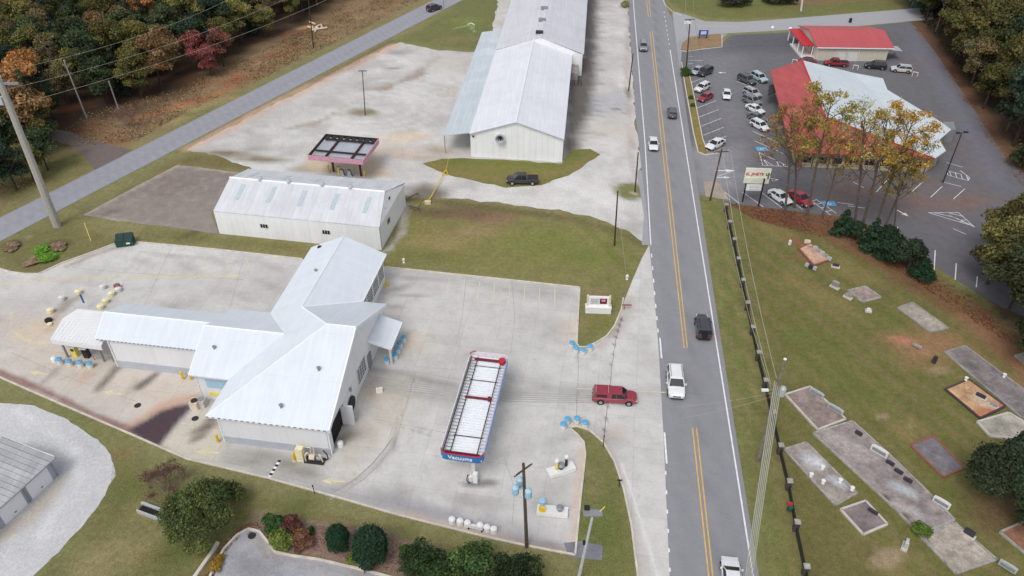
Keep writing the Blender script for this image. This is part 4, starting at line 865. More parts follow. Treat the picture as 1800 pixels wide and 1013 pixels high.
for px in (455, 508, 576, 632): 
    u, v, z = onroof(sh, px, 322, fz); ob('ridge_vent', MB().lathe(sh(u, 6.7, 6.2), [(.28, 0), (.28, .35), (.45, .4), (.4, .6), (.1, .7)], 10), M_LGREY, t)
for px in (468, 578):
    g_ = G(px, 410, 0); u = (g_-sh.o).dot(sh.u); u = 8.1 if px == 468 else 18.15
    c = sh(u, -.13, 2.3); w0 = ob('window', MB().box(c, (1.25, .08, .62), sh.ax()), M_GLASS, t)
    fr_ = MB(); 
    for k in range(4): fr_.box(c+sh.u*(-.62+k*.413)-sh.v*.03, (.05, .08, .66), sh.ax())
    ob('frame', fr_, M_WHITE2, w0)
c = sh(SL+.03, 4.2, 2.6); ob('window', MB().box(c, (.06, 1.1, .8), sh.ax()), M_GLASS, t); ob('gable_vent', MB().box(sh(26.35, 6.7, 5.2), (.12, .5, .3), sh.ax()), M_DARK, t); ob('gable_vent', MB().box(sh(26.35, 4.2, 4.7), (.12, .3, .3), sh.ax()), M_DARK, t)
ob('corner_trim', MB().tube(sh(SL+.05, -.08, 0), sh(SL+.05, -.08, 4.1), .07, .07, 6), M_GREY, t)

# ---- long warehouse
wh = Fr(828, 275, -7.5, 84.4)
M_WHROOF = seam('bright_white_roof', lin(236, 238, 245), -5.6, .75, .22, .55, .08, 0, lin(206, 208, 214), .35)
M_WHROOF2 = seam('older_white_roof', lin(222, 223, 229), -5.6, .75, .3, .6, .12, 0, lin(190, 190, 196), .6)
M_LEAN = seam('galvanised_lean_to', lin(204, 214, 221), -5.6, .8, .4, .5, .10, 0, lin(224, 230, 236), .8)
M_WHWALL = seam('off_white_ribbed_wall', lin(240, 241, 243), -7.5, 1.1, .3, .8, .06)
t = thing('long_warehouse', 'very long white warehouse running beside the road behind the green strip', 'warehouse', wh(8, 40))
ob('roof', MB().plate([wh(-.1, -.35, 4.7), wh(8.35, -.35, 7.5), wh(8.35, 41, 7.5), wh(-.1, 41, 4.7)][::1], .15), M_WHROOF, t)
ob('roof', MB().plate([wh(8.35, -.35, 7.5), wh(17.0, -.35, 4.7), wh(17.0, 41, 4.7), wh(8.35, 41, 7.5)], .15), M_WHROOF, t)
ob('roof', MB().plate([wh(-.1, 41, 5.0), wh(9.9, 41, 8.2), wh(9.9, 125, 8.2), wh(-.1, 125, 5.0)], .15), M_WHROOF2, t)
ob('roof', MB().plate([wh(9.9, 41, 8.2), wh(19.5, 41, 5.0), wh(19.5, 125, 5.0), wh(9.9, 125, 8.2)], .15), M_WHROOF2, t)
o = ob('lean_to_roof', MB().plate([wh(-5.1, .4, 3.7), wh(-.05, .4, 4.6), wh(-.05, 55.5, 4.6), wh(-5.1, 55.5, 3.7)], .12), M_LEAN, t)
m = MB(); wallbox(wh, 0, .1, 16.8, .1, 0, 4.6, .2); wallbox(wh, .1, .2, .1, 41, 0, 4.6, .2); wallbox(wh, 16.7, .2, 16.7, 41, 0, 4.6, .2)
m.face([wh(0, -.02, 4.55), wh(16.8, -.02, 4.55), wh(8.35, -.02, 7.35)]); m.face([wh(-.1, 40.9, 4.8), wh(19.3, 40.9, 4.8), wh(9.9, 40.9, 8.1)]); wallbox(wh, 16.8, 41, 19.2, 41, 0, 4.9, .2); wallbox(wh, .1, 41.1, .1, 124, 0, 4.9, .2); wallbox(wh, 19.1, 41.1, 19.1, 124, 0, 4.9, .2)
ob('wall', m, M_WHWALL, t)
ob('ridge_cap', MB().tube(wh(8.35, -.3, 7.52), wh(8.35, 41, 7.52), .15, .15, 6), M_FASC, t)
m = MB(); m.tube(wh(-.1, -.4, 4.66), wh(8.35, -.4, 7.46), .08, .08, 6); m.tube(wh(8.35, -.4, 7.46), wh(17, -.4, 4.66), .08, .08, 6); ob('rake_trim', m, M_LGREY, t)
m = MB().lathe((0, 0, 0), [(.75, 0), (.8, .5), (.9, .8), (.72, .8), (.6, .3)], 20); Mx = basis(wh(5.5, -.02, 4.2), wh.u, -wh.v); m.v = [Mx @ v for v in m.v]; f_ = ob('exhaust_fan', m, M_LGREY, t)
m = MB()
for k in range(4):
    a_ = k*math.pi/4; m.box(Mx @ Vector((0, 0, .35)), (1.2, .16, .04), [(Mx.to_3x3() @ Vector(q)) for q in ((math.cos(a_), math.sin(a_), 0), (-math.sin(a_), math.cos(a_), 0), (0, 0, 1))])
ob('fan_blades', m, M_IRON, f_)
ob('wall_lamp', MB().box(wh(.55, -.1, 4.1), (.3, .3, .25), wh.ax()), M_DARK, t)
for v in (44, 52.5, 61, 70, 80, 92): ob('roof_vent', MB().box(wh(9.4, v, 8.35), (1.6, 1.2, .35), wh.ax()).box(wh(9.4, v-.62, 8.3), (1.3, .06, .24), wh.ax()), M_GREY if v % 2 else M_IRON, t)
for v in (.6, 14, 28, 42, 55): ob('post', MB().tube(wh(-4.9, v, 0), wh(-4.9, v, 3.65), .09, .09, 6), M_GREY, t)
ob('loading_bay', MB().box(wh(-.06, 3.2, 1.9), (.12, 4.4, 3.6), wh.ax()), M_TAN, t)
m = MB(); m.box(wh(17.6, 38.2, 1.3), (1.6, 5, 2.6), wh.ax()); o = ob('east_annex', m, M_CONCD, t)
pl_ = MB()
for k in range(4): pl_.tube(wh(17+.8*k, 35.2, 0), wh(17+.8*k, 35.2, 1.1), .05, .05, 5)
pl_.path([wh(16.9, 35.2, 1.1), wh(19.5, 35.2, 1.1)], .05); pl_.path([wh(16.9, 35.2, .6), wh(19.5, 35.2, .6)], .04)
ob('dock_railing', pl_, M_IRON, t)

# ---- restaurant with red and white roof
M_RROOF = seam('coral_red_roof', lin(200, 92, 92), 10, .7, .3, .6, .2)
M_RROOF2 = seam('red_roof_south', lin(170, 84, 70), 4, .7, .3, .6, .2, 0, lin(150, 80, 60), .6)
M_RWHITE = seam('white_restaurant_roof', lin(216, 226, 232), 60, .7, .3, .5, .1)
P0 = G(1410, 106, 7.5); P1 = G(1450, 205, 7.5); P2 = G(1643, 279, 3.4); P3 = G(1392, 268, 3.4); P4 = G(1354, 124, 3.6); P5 = G(1500, 128, 4.2); P6 = G(1552, 138, 4.0); P7 = G(1560, 158, 4.0); P8 = G(1655, 215, 3.8); P9 = G(1672, 228, 3.6); P10 = G(1651, 246, 3.5); P11 = G(1663, 265, 3.4); P12 = G(1560, 190, 4.2)
t = thing('restaurant', 'restaurant with a large hipped roof, coral red in front and white behind', 'restaurant', ((P1+P3)/2).xy.to_3d())
ob('roof', MB().plate([P4, P3, P1, P0], .2), M_RROOF, t); ob('roof', MB().plate([P3, P2, P1], .2), M_RROOF2, t)
wr = MB()
for tr in ((P0, P1, P5), (P1, P12, P5), (P5, P12, P7), (P5, P7, P6), (P1, P2, P12), (P12, P2, P8), (P12, P8, P7), (P2, P10, P8), (P10, P9, P8), (P2, P11, P10)):
    n = (tr[1]-tr[0]).cross(tr[2]-tr[0]); tr = tr if n.z > 0 else tr[::-1]; wr.plate(list(tr), .12)
o = ob('roof', wr, M_RWHITE, t); o['label'] = 'white metal rear slopes'
ob('ridge_cap', MB().tube(P0, P1, .15, .15, 6).tube(P1, P2, .13, .13, 6), M_RED, t)
base_ = [P4, P3, P2, P11, P10, P9, P8, P7, P6, P5]; ce = sum(base_, Vector())/len(base_)
ins_ = [ce+(p-ce)*.93 for p in base_]
ob('wall', MB().prism([(p.x, p.y) for p in ins_], 0, 3.3), M_TAN, t)
f0 = ce+(P3-ce)*.935; f1 = ce+(P2-ce)*.935; du = (f1-f0).normalized(); dn = Vector((du.y, -du.x, 0)); axr = (du.xy.to_3d(), dn.xy.to_3d().normalized(), Vector((0, 0, 1)))
Lw = (f1-f0).length
for k in range(8):
    c = f0+du*(Lw*(.08+k*.12)); c.z = 1.6; w0 = ob('window', MB().box(c+axr[1]*.04, (1.5, .1, 1.3), axr), M_GLASS, t)
    ob('frame', MB().box(c+axr[1]*.07+Vector((0, 0, .7)), (1.7, .1, .1), axr).box(c+axr[1]*.07-Vector((0, 0, .7)), (1.7, .1, .1), axr), M_WHITE2, w0)
c = f0+du*(Lw*.03); c.z = 1.1; ob('door', MB().box(c+axr[1]*.05, (1.1, .1, 2.2), axr), M_BRICK, t)
m = MB(); 
for k in range(9): c = f0+du*(Lw*(k/8.0)*.98)+axr[1]*.5; m.tube(c.xy.to_3d(), Vector((c.x, c.y, 3.2)), .1, .1, 6)
ob('porch_post', m, M_WOOD, t)
ob('service_shed', MB().prism([(G(x, y).x, G(x, y).y) for x, y in ((1652, 250), (1672, 250), (1668, 236), (1650, 236))], 0, 2.6), M_GREY, t)
aw = MB().plate([G(1352, 150, 2.9), G(1372, 146, 2.9), G(1368, 160, 2.9), G(1350, 168, 2.9)][::-1], .1); ob('awning', aw, M_DARK, t)
# ---- small red roofed building
sb = Fr(1433, 107, -2.2, 90)
M_SBW = seam('cream_lap_wall', lin(214, 208, 192), 88, 1.0, .1, .8, .08)
t = thing('small_shop', 'small cream building with a salmon red metal roof and white porch', 'shop', sb(8, 4))
W_ = (G(1560, 113)-sb.o).length
Rf = MB(); r0, r1 = sb(-.5, -.4, 3.3), sb(W_+1.0, -.4, 3.3); k0, k1 = sb(-.5, 7.2, 4.9), sb(W_+1.0, 7.2, 4.9)
ob('roof', MB().plate([r0, r1, k1, k0], .15), seam('salmon_roof', lin(196, 92, 96), 0, .8, .35, .5, .12), t)
ob('roof', MB().plate([k0, k1, sb(W_+1, 14.6, 3.3), sb(-.5, 14.6, 3.3)], .15), seam('salmon_roof_rear', lin(196, 92, 96), 0, .8, .35, .5, .12), t)
m = MB(); m.prism([(p.x, p.y) for p in (sb(0, .1), sb(W_, .1), sb(W_, 14.2), sb(0, 14.2))], 0, 3.2); m.face([sb(-.01, 0, 3.1), sb(-.01, 14.3, 3.1), sb(-.01, 7.2, 4.8)]); m.face([sb(W_+.01, 0, 3.1), sb(W_+.01, 14.3, 3.1), sb(W_+.01, 7.2, 4.8)]); ob('wall', m, M_SBW, t)
ob('fascia', MB().box(sb(W_/2+.25, -.46, 3.2), (W_+1.5, .1, .2), sb.ax()), M_FASC, t)
ob('porch_roof', MB().plate([sb(-3.0, 1.5, 3.0), sb(-.4, 1.5, 3.1), sb(-.4, 13, 3.1), sb(-3.0, 13, 3.0)], .15), M_RED, t)
ob('porch_deck', MB().box(sb(-1.5, 5.2, .2), (3.0, 10, .4), sb.ax()), M_WHITE2, t)
for v in (1.7, 5, 9, 12.7): ob('porch_post', MB().box(sb(-2.8, v, 1.6), (.2, .2, 2.8), sb.ax()), M_WHITE, t)
ob('porch_post', MB().box(sb(-.6, 1.7, 1.6), (.2, .2, 2.8), sb.ax()), M_WHITE, t)
ob('door', MB().box(sb(-.06, 3.2, 1.2), (.1, 1.2, 2.2), sb.ax()), M_DARK, t); ob('window', MB().box(sb(-.06, 6.5, 1.7), (.1, 1.6, 1.1), sb.ax()), M_GLASS, t)
d_ = ob('bay_door', MB().box(sb(8.2, .02, 1.1), (2.2, .1, 2.1), sb.ax()), M_WHITE2, t)
ob('bay_door', MB().box(sb(5.6, .02, 1.1), (1.9, .1, 2.1), sb.ax()), M_WHITE2, t)
for u in (.1, 4.5, 6.9, 9.5, 13.2): ob('downpipe', MB().tube(sb(u, -.05, 0), sb(u, -.05, 3.1), .06, .06, 6), M_WHITE, t)
ob('side_awning', MB().plate([sb(W_+.05, .6, 2.6), sb(W_+3.4, .6, 2.4), sb(W_+3.4, 3.6, 2.4), sb(W_+.05, 3.6, 2.6)], .12), M_LGREY, t)
m = MB()
for u, v in ((W_+3.2, .8), (W_+3.2, 3.4)): m.tube(sb(u, v, 0), sb(u, v, 2.35), .06, .06, 6)
ob('awning_post', m, M_GREY, t)

# ---- storage building, south west
st = G(105, 836); q = G(0, 935); dirw = (q-st).normalized(); an = math.degrees(math.atan2(dirw.y, dirw.x))
sg = Fr(105, 836, an)       # u runs along the front to the lower left, v = outward
sgv = Vector((dirw.y, -dirw.x, 0))     # behind the front wall (away from camera-right)
if (G(0, 775)-st).dot(sgv) < 0: sgv = -sgv
def sp(u, v, z=0): return st+dirw*u+sgv*v+Vector((0, 0, z))
M_SGR = seam('grey_ribbed_roof', lin(206, 206, 209), an, .62, .9, .5, .3, .1, lin(160, 160, 164), .5)
t = thing('storage_building', 'grey roofed storage building with white roll up doors on the gravel drive', 'storage building', sp(4, 3))
depth = (G(0, 776, 2.75)-sp(0, 0, 2.75)).dot(sgv); depth = max(6, min(depth, 12))
ob('roof', MB().plate([sp(-.3, -.3, 2.75), sp(14, -.3, 2.75), sp(14, depth, 3.1), sp(-.3, depth, 3.1)][::-1], .12), M_SGR, t)
axs = (dirw, sgv, Vector((0, 0, 1)))
m = MB(); m.box(sp(6.9, depth/2, 1.33), (13.8, depth-.4, 2.62), axs); ob('wall', m, plain('storage_wall', lin(168, 174, 184), .7, var=.05), t)
for k in range(4): 
    d_ = ob('roll_up_door', MB().box(sp(2.1+k*3.35, .13, 1.15), (2.7, .1, 2.25), axs), seam('roll_door_white', lin(232, 234, 238), 0, 5, .1, .6, .03), t); ob('handle', MB().box(sp(2.1+k*3.35, .05, .5), (.25, .06, .06), axs), M_DARK, d_)
ob('gutter', MB().tube(sp(-.3, -.34, 2.68), sp(14, -.34, 2.68), .09, .09, 6).tube(sp(.1, .1, 2.6), sp(.1, .1, 0), .06, .06, 6).tube(sp(3.75, .1, 2.6), sp(3.75, .1, 0), .06, .06, 6), M_GREY, t)
ob('roof_edge', MB().box(sp(-.32, depth/2-.1, 2.85), (.08, depth+.2, .22), axs), M_WHITE2, t)

# ============================================================ VACUUM CANOPY
zc = 4.55
a0, a1, a2, a3 = G(775, 795, zc), G(852, 805, zc), G(889, 626, zc), G(827, 611, zc)
ux = (a1-a0); vy = ((a3-a0)+(a2-a1))/2; ccx = (a0+a1+a2+a3)/4; W_, Lc = ux.length, vy.length; ux.normalize(); vy.normalize()
vy = (vy-ux*vy.dot(ux)).normalized(); Z = Vector((0, 0, 1)); axc = (ux, vy, Z)
def vc(u, v, z): return ccx.xy.to_3d()+ux*u+vy*v+Vector((0, 0, z))
t = thing('vacuum_canopy', 'open topped vacuum canopy with blue front fascia and white ribbed deck', 'canopy', vc(0, 0, 0))
hw, hl = W_/2, Lc/2
M_DECK = plain('white_deck', lin(226, 230, 232), .5, var=.06)
m = MB(); m.box(vc(0, 0, 3.72), (W_-.3, Lc-.3, .08), axc); ob('deck', m, M_DECK, t)
m = MB(); n_ = 40
for k in range(n_): m.box(vc(.12, -hl+.5+(Lc-1)*k/(n_-1), 3.86), (W_-1.5, .16, .2), axc)
ob('deck_ribs', m, M_FASC, t)
m = MB()
for k in (-5, 6.0, 3.6): m.box(vc(.1, k, 3.99), (W_-1.4, .06, .08), axc)
ob('deck_joint', m, M_DARK, t)
def rrect(w2, l2, r, n=5):
    P = []
    for cx, cy, s in ((w2-r, l2-r, 0), (-w2+r, l2-r, 90), (-w2+r, -l2+r, 180), (w2-r, -l2+r, 270)):
        for k in range(n+1): a = R(s+90*k/n); P.append((cx+r*math.cos(a), cy+r*math.sin(a)))
    return P
RR = rrect(hw, hl, .7); RI = rrect(hw-.09, hl-.09, .62)
def band(z0, z1, sel):
    m = MB(); n = len(RR)
    for i in range(n):
        j = (i+1) % n; y = (RR[i][1]+RR[j][1])/2; x = (RR[i][0]+RR[j][0])/2
        if not sel(x, y): continue
        o0, o1, i0, i1 = RR[i], RR[j], RI[i], RI[j]
        m.loft([[vc(*p, z) for p, z in ((o, z0), (o, z1), (q, z1), (q, z0))] for o, q in ((o0, i0), (o1, i1))])
    return m
M_FB = plain('fascia_blue', lin(48, 118, 180), .45); M_FL = plain('fascia_lilac', lin(150, 172, 218), .55, var=.2, scale=2.5); M_FW = plain('fascia_pale', lin(224, 216, 222), .6)
ob('fascia', band(3.5, 4.4, lambda x, y: y < -hl+.72), M_FB, t)['label'] = 'blue front fascia with white lettering'
ob('fascia', band(3.5, 4.4, lambda x, y: x > hw-.3 and abs(y) < hl-.7), M_FL, t); ob('fascia', band(3.5, 4.4, lambda x, y: x < -hw+.3 and abs(y) < hl-.7), M_FW, t); ob('fascia', band(3.5, 4.4, lambda x, y: y > hl-.72), M_FW, t)
ob('top_rail', band(4.41, 4.5, lambda x, y: y < -hl+.72), M_RED, t); ob('top_rail', band(4.41, 4.5, lambda x, y: y > hl-.72 and x < -hw*.3), M_RED, t)
for u in (-hw+.28, -hw+1.05, hw-.75): ob('long_beam', MB().box(vc(u, -.1, 4.15), (.09, Lc-1.1, .12), axc), M_IRON, t)
m = MB()
for k in range(30): m.box(vc(-hw+.66, -hl+.8+k*(Lc-1.6)/29, 4.1), (.7, .06, .07), axc)
ob('rungs', m, M_GREY, t)
m = MB()
for k in range(30): m.box(vc(hw-.4, -hl+.8+k*(Lc-1.6)/29, 4.02), (.6, .2, .06), axc)
ob('side_grille', m, M_FW, t)
M_DRED = plain('dull_red_steel', lin(120, 40, 55), .6)
ob('cross_beam', MB().box(vc(.1, .6, 4.2), (W_-1.6, .22, .2), axc), M_DRED, t); ob('cross_beam', MB().box(vc(.2, hl-1.1, 4.2), (W_-1.0, .26, .2), axc), M_DRED, t); ob('cross_beam', MB().box(vc(0, -hl+.5, 4.2), (W_-.9, .16, .2), axc), M_DRED, t)
ob('red_drum', MB().lathe(vc(hw-.6, hl-1.1, 4.0), [(.42, 0), (.42, .5), (.2, .52)], 12), M_RED, t); ob('motor', MB().lathe(vc(hw-.95, .6, 4.05), [(.24, 0), (.24, .4)], 10), M_DRED, t)
M_FR = basis(vc(-.1, -hl-.02, 3.95), ux, -vy)
text_mesh('Vacuums', .72, M_FR, M_WHITE, t, 'lettering', .02, .012)
for v in (-hl-.0, -hl*.34, hl*.33, hl-1.4):
    c = vc(.9, v if v > -hl+.1 else -hl+1.2, 0); p = ob('column', MB().box(c+Vector((0, 0, 1.85)), (.3, .3, 3.7), axc), M_WHITE2, t)
cb = vc(1.15, -hl-.1, 0)
# front column with its vacuum unit
cbp = G(834, 848)
vu = thing('vacuum_station', 'white vacuum unit with hoses at the foot of the canopy front column', 'vacuum', cbp)
ob('cabinet', MB().box(cbp+Vector((.12, 0, .75)), (.5, .5, 1.5), axc), M_WHITE, vu); ob('hood', MB().lathe(cbp+Vector((-.35, 0, .3)), [(.25, 0), (.25, .8), (.1, 1.0)], 12), M_WHITE2, vu); ob('base', MB().box(cbp+Vector((-.1, 0, .1)), (1.3, .7, .14), axc), M_GREY, vu)
ob('hose', MB().path([cbp+Vector(p) for p in ((-.35, 0, 1.2), (-.7, -.1, 1.3), (-.8, -.2, .6), (-.5, -.3, .2))], .05), M_IRON, vu)
p0 = G(834, 840); ob('column', MB().box(Vector((p0.x, p0.y, 1.8)), (.28, .28, 3.5), axc), M_WHITE2, t)

# ---- abandoned pink canopy
zk = 4.9
b0, b1, b2, b3 = G(543, 273, zk), G(641, 282, zk), G(663, 243, zk), G(571, 236, zk)
ux2 = (b1-b0).normalized(); vy2 = ((b3-b0)+(b2-b1)).normalized(); vy2 = (vy2-ux2*vy2.dot(ux2)).normalized(); ck = (b0+b1+b2+b3)/4; W2 = ((b1-b0).length+(b2-b3).length)/2; L2 = ((b3-b0).length+(b2-b1).length)/2
axk = (ux2, vy2, Z)
def kc(u, v, z): return ck.xy.to_3d()+ux2*u+vy2*v+Vector((0, 0, z))
t = thing('fuel_canopy', 'roofless old fuel canopy with faded pink fascia and dark beams behind the shed', 'canopy', kc(0, 0, 0))
hw2, hl2 = W2/2, L2/2
m = MB(); m.box(kc(0, -hl2, zk-.45), (W2, .12, .9), axk); m.box(kc(hw2, .0, zk-.45), (.12, L2-.14, .9), axk); ob('fascia', m, M_PINK, t)
m = MB(); m.box(kc(-hw2, 0, zk-.3), (.12, L2-.14, .6), axk); m.box(kc(0, hl2, zk-.3), (W2, .12, .6), axk); o = ob('fascia', m, M_IRON, t); o['label'] = 'bare dark rear frame'
ob('deck', MB().box(kc(0, 0, zk-.75), (W2-.2, L2-.2, .08), axk), seam('grey_deck', lin(188, 192, 202), -8, .35, .6, .6, .1), t)
m = MB()
for k in range(8): m.box(kc(-hw2+W2*(k+.5)/8, hl2-.6, zk-.2), (W2/8-.35, .9, .1), axk)
ob('rear_panels', m, M_IRON, t)
for v in (hl2-1.3, -.2*L2, -hl2+.35): ob('long_beam', MB().box(kc(0, v, zk-.3), (W2-.6, .16, .3), axk), M_IRON, t)
for u in (-W2*.22, W2*.25): ob('cross_beam', MB().box(kc(u, 0, zk-.48), (.28, L2-.5, .3), axk), M_RUST, t)
for px, py in ((587, 302), (635, 310)):
    p = G(px, py); ob('column', MB().box(p+Vector((0, 0, 2.1)), (.28, .28, 4.1), axk), M_RUST, t)
for k, (px, py) in enumerate(((603, 309), (616, 310), (596, 306))):
    p = G(px, py); dp = thing('fuel_pump', ('old grey fuel pump shell with a curved hose, left of the other curved one', 'old grey fuel pump shell with a curved hose nearest the right canopy column', 'small pale pump stump between the canopy columns')[k], 'fuel pump', p, 0)
    if k < 2:
        ob('body', MB().box(p+Vector((0, 0, .55)), (.7, .5, 1.1), axk), M_LGREY, dp); ob('hose', MB().path([p+Vector(q) for q in ((-.3, -.3, 1.4), (0, -.32, 1.5), (.25, -.32, 1.2), (.3, -.32, .5), (.5, -.32, .3))], .09), M_IRON, dp)
    else: ob('body', MB().box(p+Vector((0, 0, .7)), (.35, .35, 1.4), axk), M_YPOLE, dp); ob('cap', MB().box(p+Vector((0, 0, 1.45)), (.45, .45, .1), axk), M_GREY, dp)

# ============================================================ SIGNS
def lattice_posts(): pass
s0, s1 = G(1305, 355), G(1333, 363); su = (s1-s0).normalized(); sn = Vector((su.y, -su.x, 0)); 
t = thing('restaurant_sign', 'cream roadside sign on two black posts reading EL JINETE in red', 'sign', (s0+s1)/2)
su = Vector((1, -.06, 0)).normalized(); sn = Vector((su.y, -su.x, 0)); mid = (s0+s1)/2; axs_ = (su, sn, Z)
wid = (s1-s0).length
for p in (s0, s1): ob('post', MB().box(p+Vector((0, 0, 2.6)), (.2, .2, 5.2), axs_), M_BLACK, t)
M_CREAM = plain('sign_cream', lin(238, 234, 220), .6, var=.08)
bc = mid+Vector((0, 0, 5.35)); bc += su*.15
pb = ob('panel', MB().box(bc, (wid*1.48, .3, 2.7), axs_), M_CREAM, t)
ob('panel_band', MB().box(bc-Vector((0, 0, .8))+sn*.16, (wid*1.46, .04, 1.0), axs_), plain('sign_pale_green', lin(218, 222, 204), .6, var=.15), pb)
rb = ob('letter_board', MB().box(mid+Vector((0, 0, 3.2)), (wid*.92, .2, 1.15), axs_), M_WHITE, t)
m = MB()
for k in range(3): m.box(mid+Vector((0, 0, 3.5-k*.32))+sn*.115, (wid*.6, .03, .1), axs_)
ob('faded_lines', m, M_LGREY, rb)
Mf = basis(bc+sn*.17+su*-.5+Vector((0, 0, .35)), su, sn); text_mesh('EL JINETE', .68, Mf, M_RED, pb, 'lettering', .02, .012)
gm = MB(); gc = bc+sn*.19+su*(wid*.63)+Vector((0, 0, .1)); gm.box(gc, (.22, .04, 1.2), axs_); gm.box(gc+su*-.25+Vector((0, 0, .1)), (.3, .04, .14), axs_); gm.box(gc+su*.25+Vector((0, 0, .25)), (.3, .04, .14), axs_); gm.box(gc+su*-.37+Vector((0, 0, .28)), (.13, .04, .4), axs_); gm.box(gc+su*.37+Vector((0, 0, .42)), (.13, .04, .4), axs_)
ob('green_emblem', gm, plain('sign_green', lin(60, 110, 70), .6), pb)
# monument sign
p = G(1051, 548); t = thing('monument_sign', 'white monument sign with a dark red screen on the lawn by the entrance', 'sign', p)
axm = (Vector((1, -.05, 0)).normalized(), Vector((.05, 1, 0)).normalized(), Z)
base = ob('base', MB().box(p+Vector((0, 0, .45)), (3.5, .9, .9), axm).box(p+Vector((0, 0, .95)), (3.6, 1.0, .12), axm), M_WHITE, t)
pn = ob('panel', MB().box(p+axm[1]*.15+Vector((0, 0, 1.75)), (3.2, .35, 1.5), axm), M_WHITE, t)
m = MB()
for u in (-1.5, 1.5): m.box(p+axm[0]*u+axm[1]*.15+Vector((0, 0, 1.8)), (.24, .5, 1.66), axm)
ob('pillar', m, M_BEIGE, t)
sc_ = ob('screen', MB().box(p+axm[0]*.62-axm[1]*.04+Vector((0, 0, 1.85)), (.95, .06, .85), axm), plain('screen_dark_red', lin(70, 18, 34), .3), pn)
ob('screen_glow', MB().box(p+axm[0]*.62-axm[1]*.08+Vector((0, 0, 1.98)), (.55, .03, .4), axm), plain('screen_pink', lin(228, 130, 148), .4), sc_)
m = MB()
for k in range(5): m.box(p+axm[0]*-.55-axm[1]*.04+Vector((0, 0, 2.2-k*.2)), (1.0 if k % 2 else 1.25, .03, .07), axm)
ob('faded_lines', m, M_GREY, pn)
# blue roadside sign
p = G(1235, 69); t = thing('blue_sign', 'blue framed two post sign on the corner bed by the side road', 'sign', p)
for u in (-.9, .9): ob('post', MB().box(p+Vector((u, 0, .6)), (.18, .18, 1.2)), M_IRON, t)
pn = ob('panel', MB().box(p+Vector((0, 0, 1.55)), (2.3, .2, 1.3)), M_SIGNBL, t); ob('face', MB().box(p+Vector((0, -.12, 1.6)), (1.4, .04, .8)), plain('pale_sign_face', lin(190, 205, 235), .5), pn)
# tall pylon sign at the south
p = G(1022, 1050); top = G(1045, 903); hh = 9.0
t = thing('pylon_light', 'tall slanting lattice pole with a flat grey panel on top in the south lawn', 'light pole', p)
tp = G(1040, 900, hh); bp = G(1012, 1120, 2.0); tp2 = tp
p = G(1026, 985); t.location = p; WLOC[t.name] = p.copy()
tp = Vector((p.x+.25, p.y, 6.3))
t = bpy.data.objects['pylon_light']; p = G(1014, 1030); t.location = p; WLOC[t.name] = p.copy(); tp = G(1042, 905, 8.6)
ob('pole', MB().tube(p, tp, .17, .12, 8), M_LGREY, t)
ob('panel', MB().box(tp+Vector((0, .1, .1)), (1.7, .7, .12)), M_GREY, t)
ob('floodlight', MB().box(tp+Vector((-.5, .5, .35)), (.5, .35, .35)), M_DARK, t); ob('bracket', MB().tube(tp+Vector((.6, .2, .1)), tp+Vector((1.1, .5, .5)), .04, .04, 5), M_YPOLE, t)
ob('junction_box', MB().box(p.lerp(tp, .62)+Vector((-.22, 0, 0)), (.25, .2, .5)), M_DARK, t)

# ============================================================ POLES AND WIRES
def pole(name, label, b, tpx, z, r=.16, mat=None, cat='utility pole', arms=None, group=None):
    p = G(*b); q = G(tpx[0], tpx[1], z); t = thing(name, label, cat, p, 0, group)
    ob('shaft', MB().tube(p, q, r, r*.7, 8), mat or M_WOOD, t); return t, p, q
def arm(t, q, d, L, dz=-.5, mat=None):
    d = Vector(d).normalized(); o = ob('crossarm', MB().box(q+Vector((0, 0, dz)), (L, .12, .14), (d, Vector((-d.y, d.x, 0)), Z)), mat or M_WOOD, t)
    for s in (-.45, 0, .45): ob('insulator', MB().tube(q+d*(L*s)+Vector((0, 0, dz+.08)), q+d*(L*s)+Vector((0, 0, dz+.32)), .05, .05, 6), M_WHITE2, o)
    return o
tR, pR, qR = pole('utility_pole', 'tallest leaning wooden utility pole beside the cemetery fence with a grey transformer', (1332, 812), (1380, 632), 15, .24, plain('grey_weathered_wood', lin(124, 114, 102), .9, var=.35, scale=2))
ob('pole_cap', MB().tube(qR, qR+Vector((0, 0, .08)), .17, .17, 8), M_WHITE, tR)
c = pR.lerp(qR, .72); ob('transformer', MB().lathe(c+Vector((.55, -.1, -.6)), [(.3, 0), (.34, .1), (.34, 1.0), (.25, 1.15), (.08, 1.2)], 14), M_LGREY, tR)
ob('lamp_arm', MB().path([c, c+Vector((-.6, -.2, .3)), c+Vector((-1.3, -.3, .35))], .05), M_GREY, tR); ob('lamp_head', MB().box(c+Vector((-1.35, -.3, .33)), (.7, .3, .18)), M_WHITE, tR)
tS, pS, qS = pole('utility_pole', 'wooden utility pole with three round pale transformers behind the vacuum islands', (926, 962), (920, 815), 12.4, .19)
for k, (x, y) in enumerate(((906, 862), (914, 848), (929, 868))):
    c = G(x, y, 9.0); b_ = pS.lerp(qS, 9.0/12.4); ob('transformer', MB().lathe(c-Vector((0, 0, .5)), [(.3, 0), (.34, .08), (.34, .95), (.2, 1.1), (.07, 1.16)], 14), M_LBLUE, tS); ob('bracket', MB().tube(b_, c, .04, .04, 5), M_GREY, tS)
arm(tS, qS, (1, .9, 0), 2.2, -.9)
tM, pM, qM = pole('utility_pole', 'dark wooden pole standing in the middle lawn near the road', (1080, 432), (1086, 336), 9.6, .14, M_BARKD)
tI, pI, qI = pole('utility_pole', 'wooden pole on the small round grass island beside the road', (1116, 338), (1122, 268), 9.3, .14)
tJ, pJ, qJ = pole('utility_pole', 'thin dark pole on the far shoulder east of the warehouse', (1105, 160), (1113, 94), 10, .14, M_BARKD)
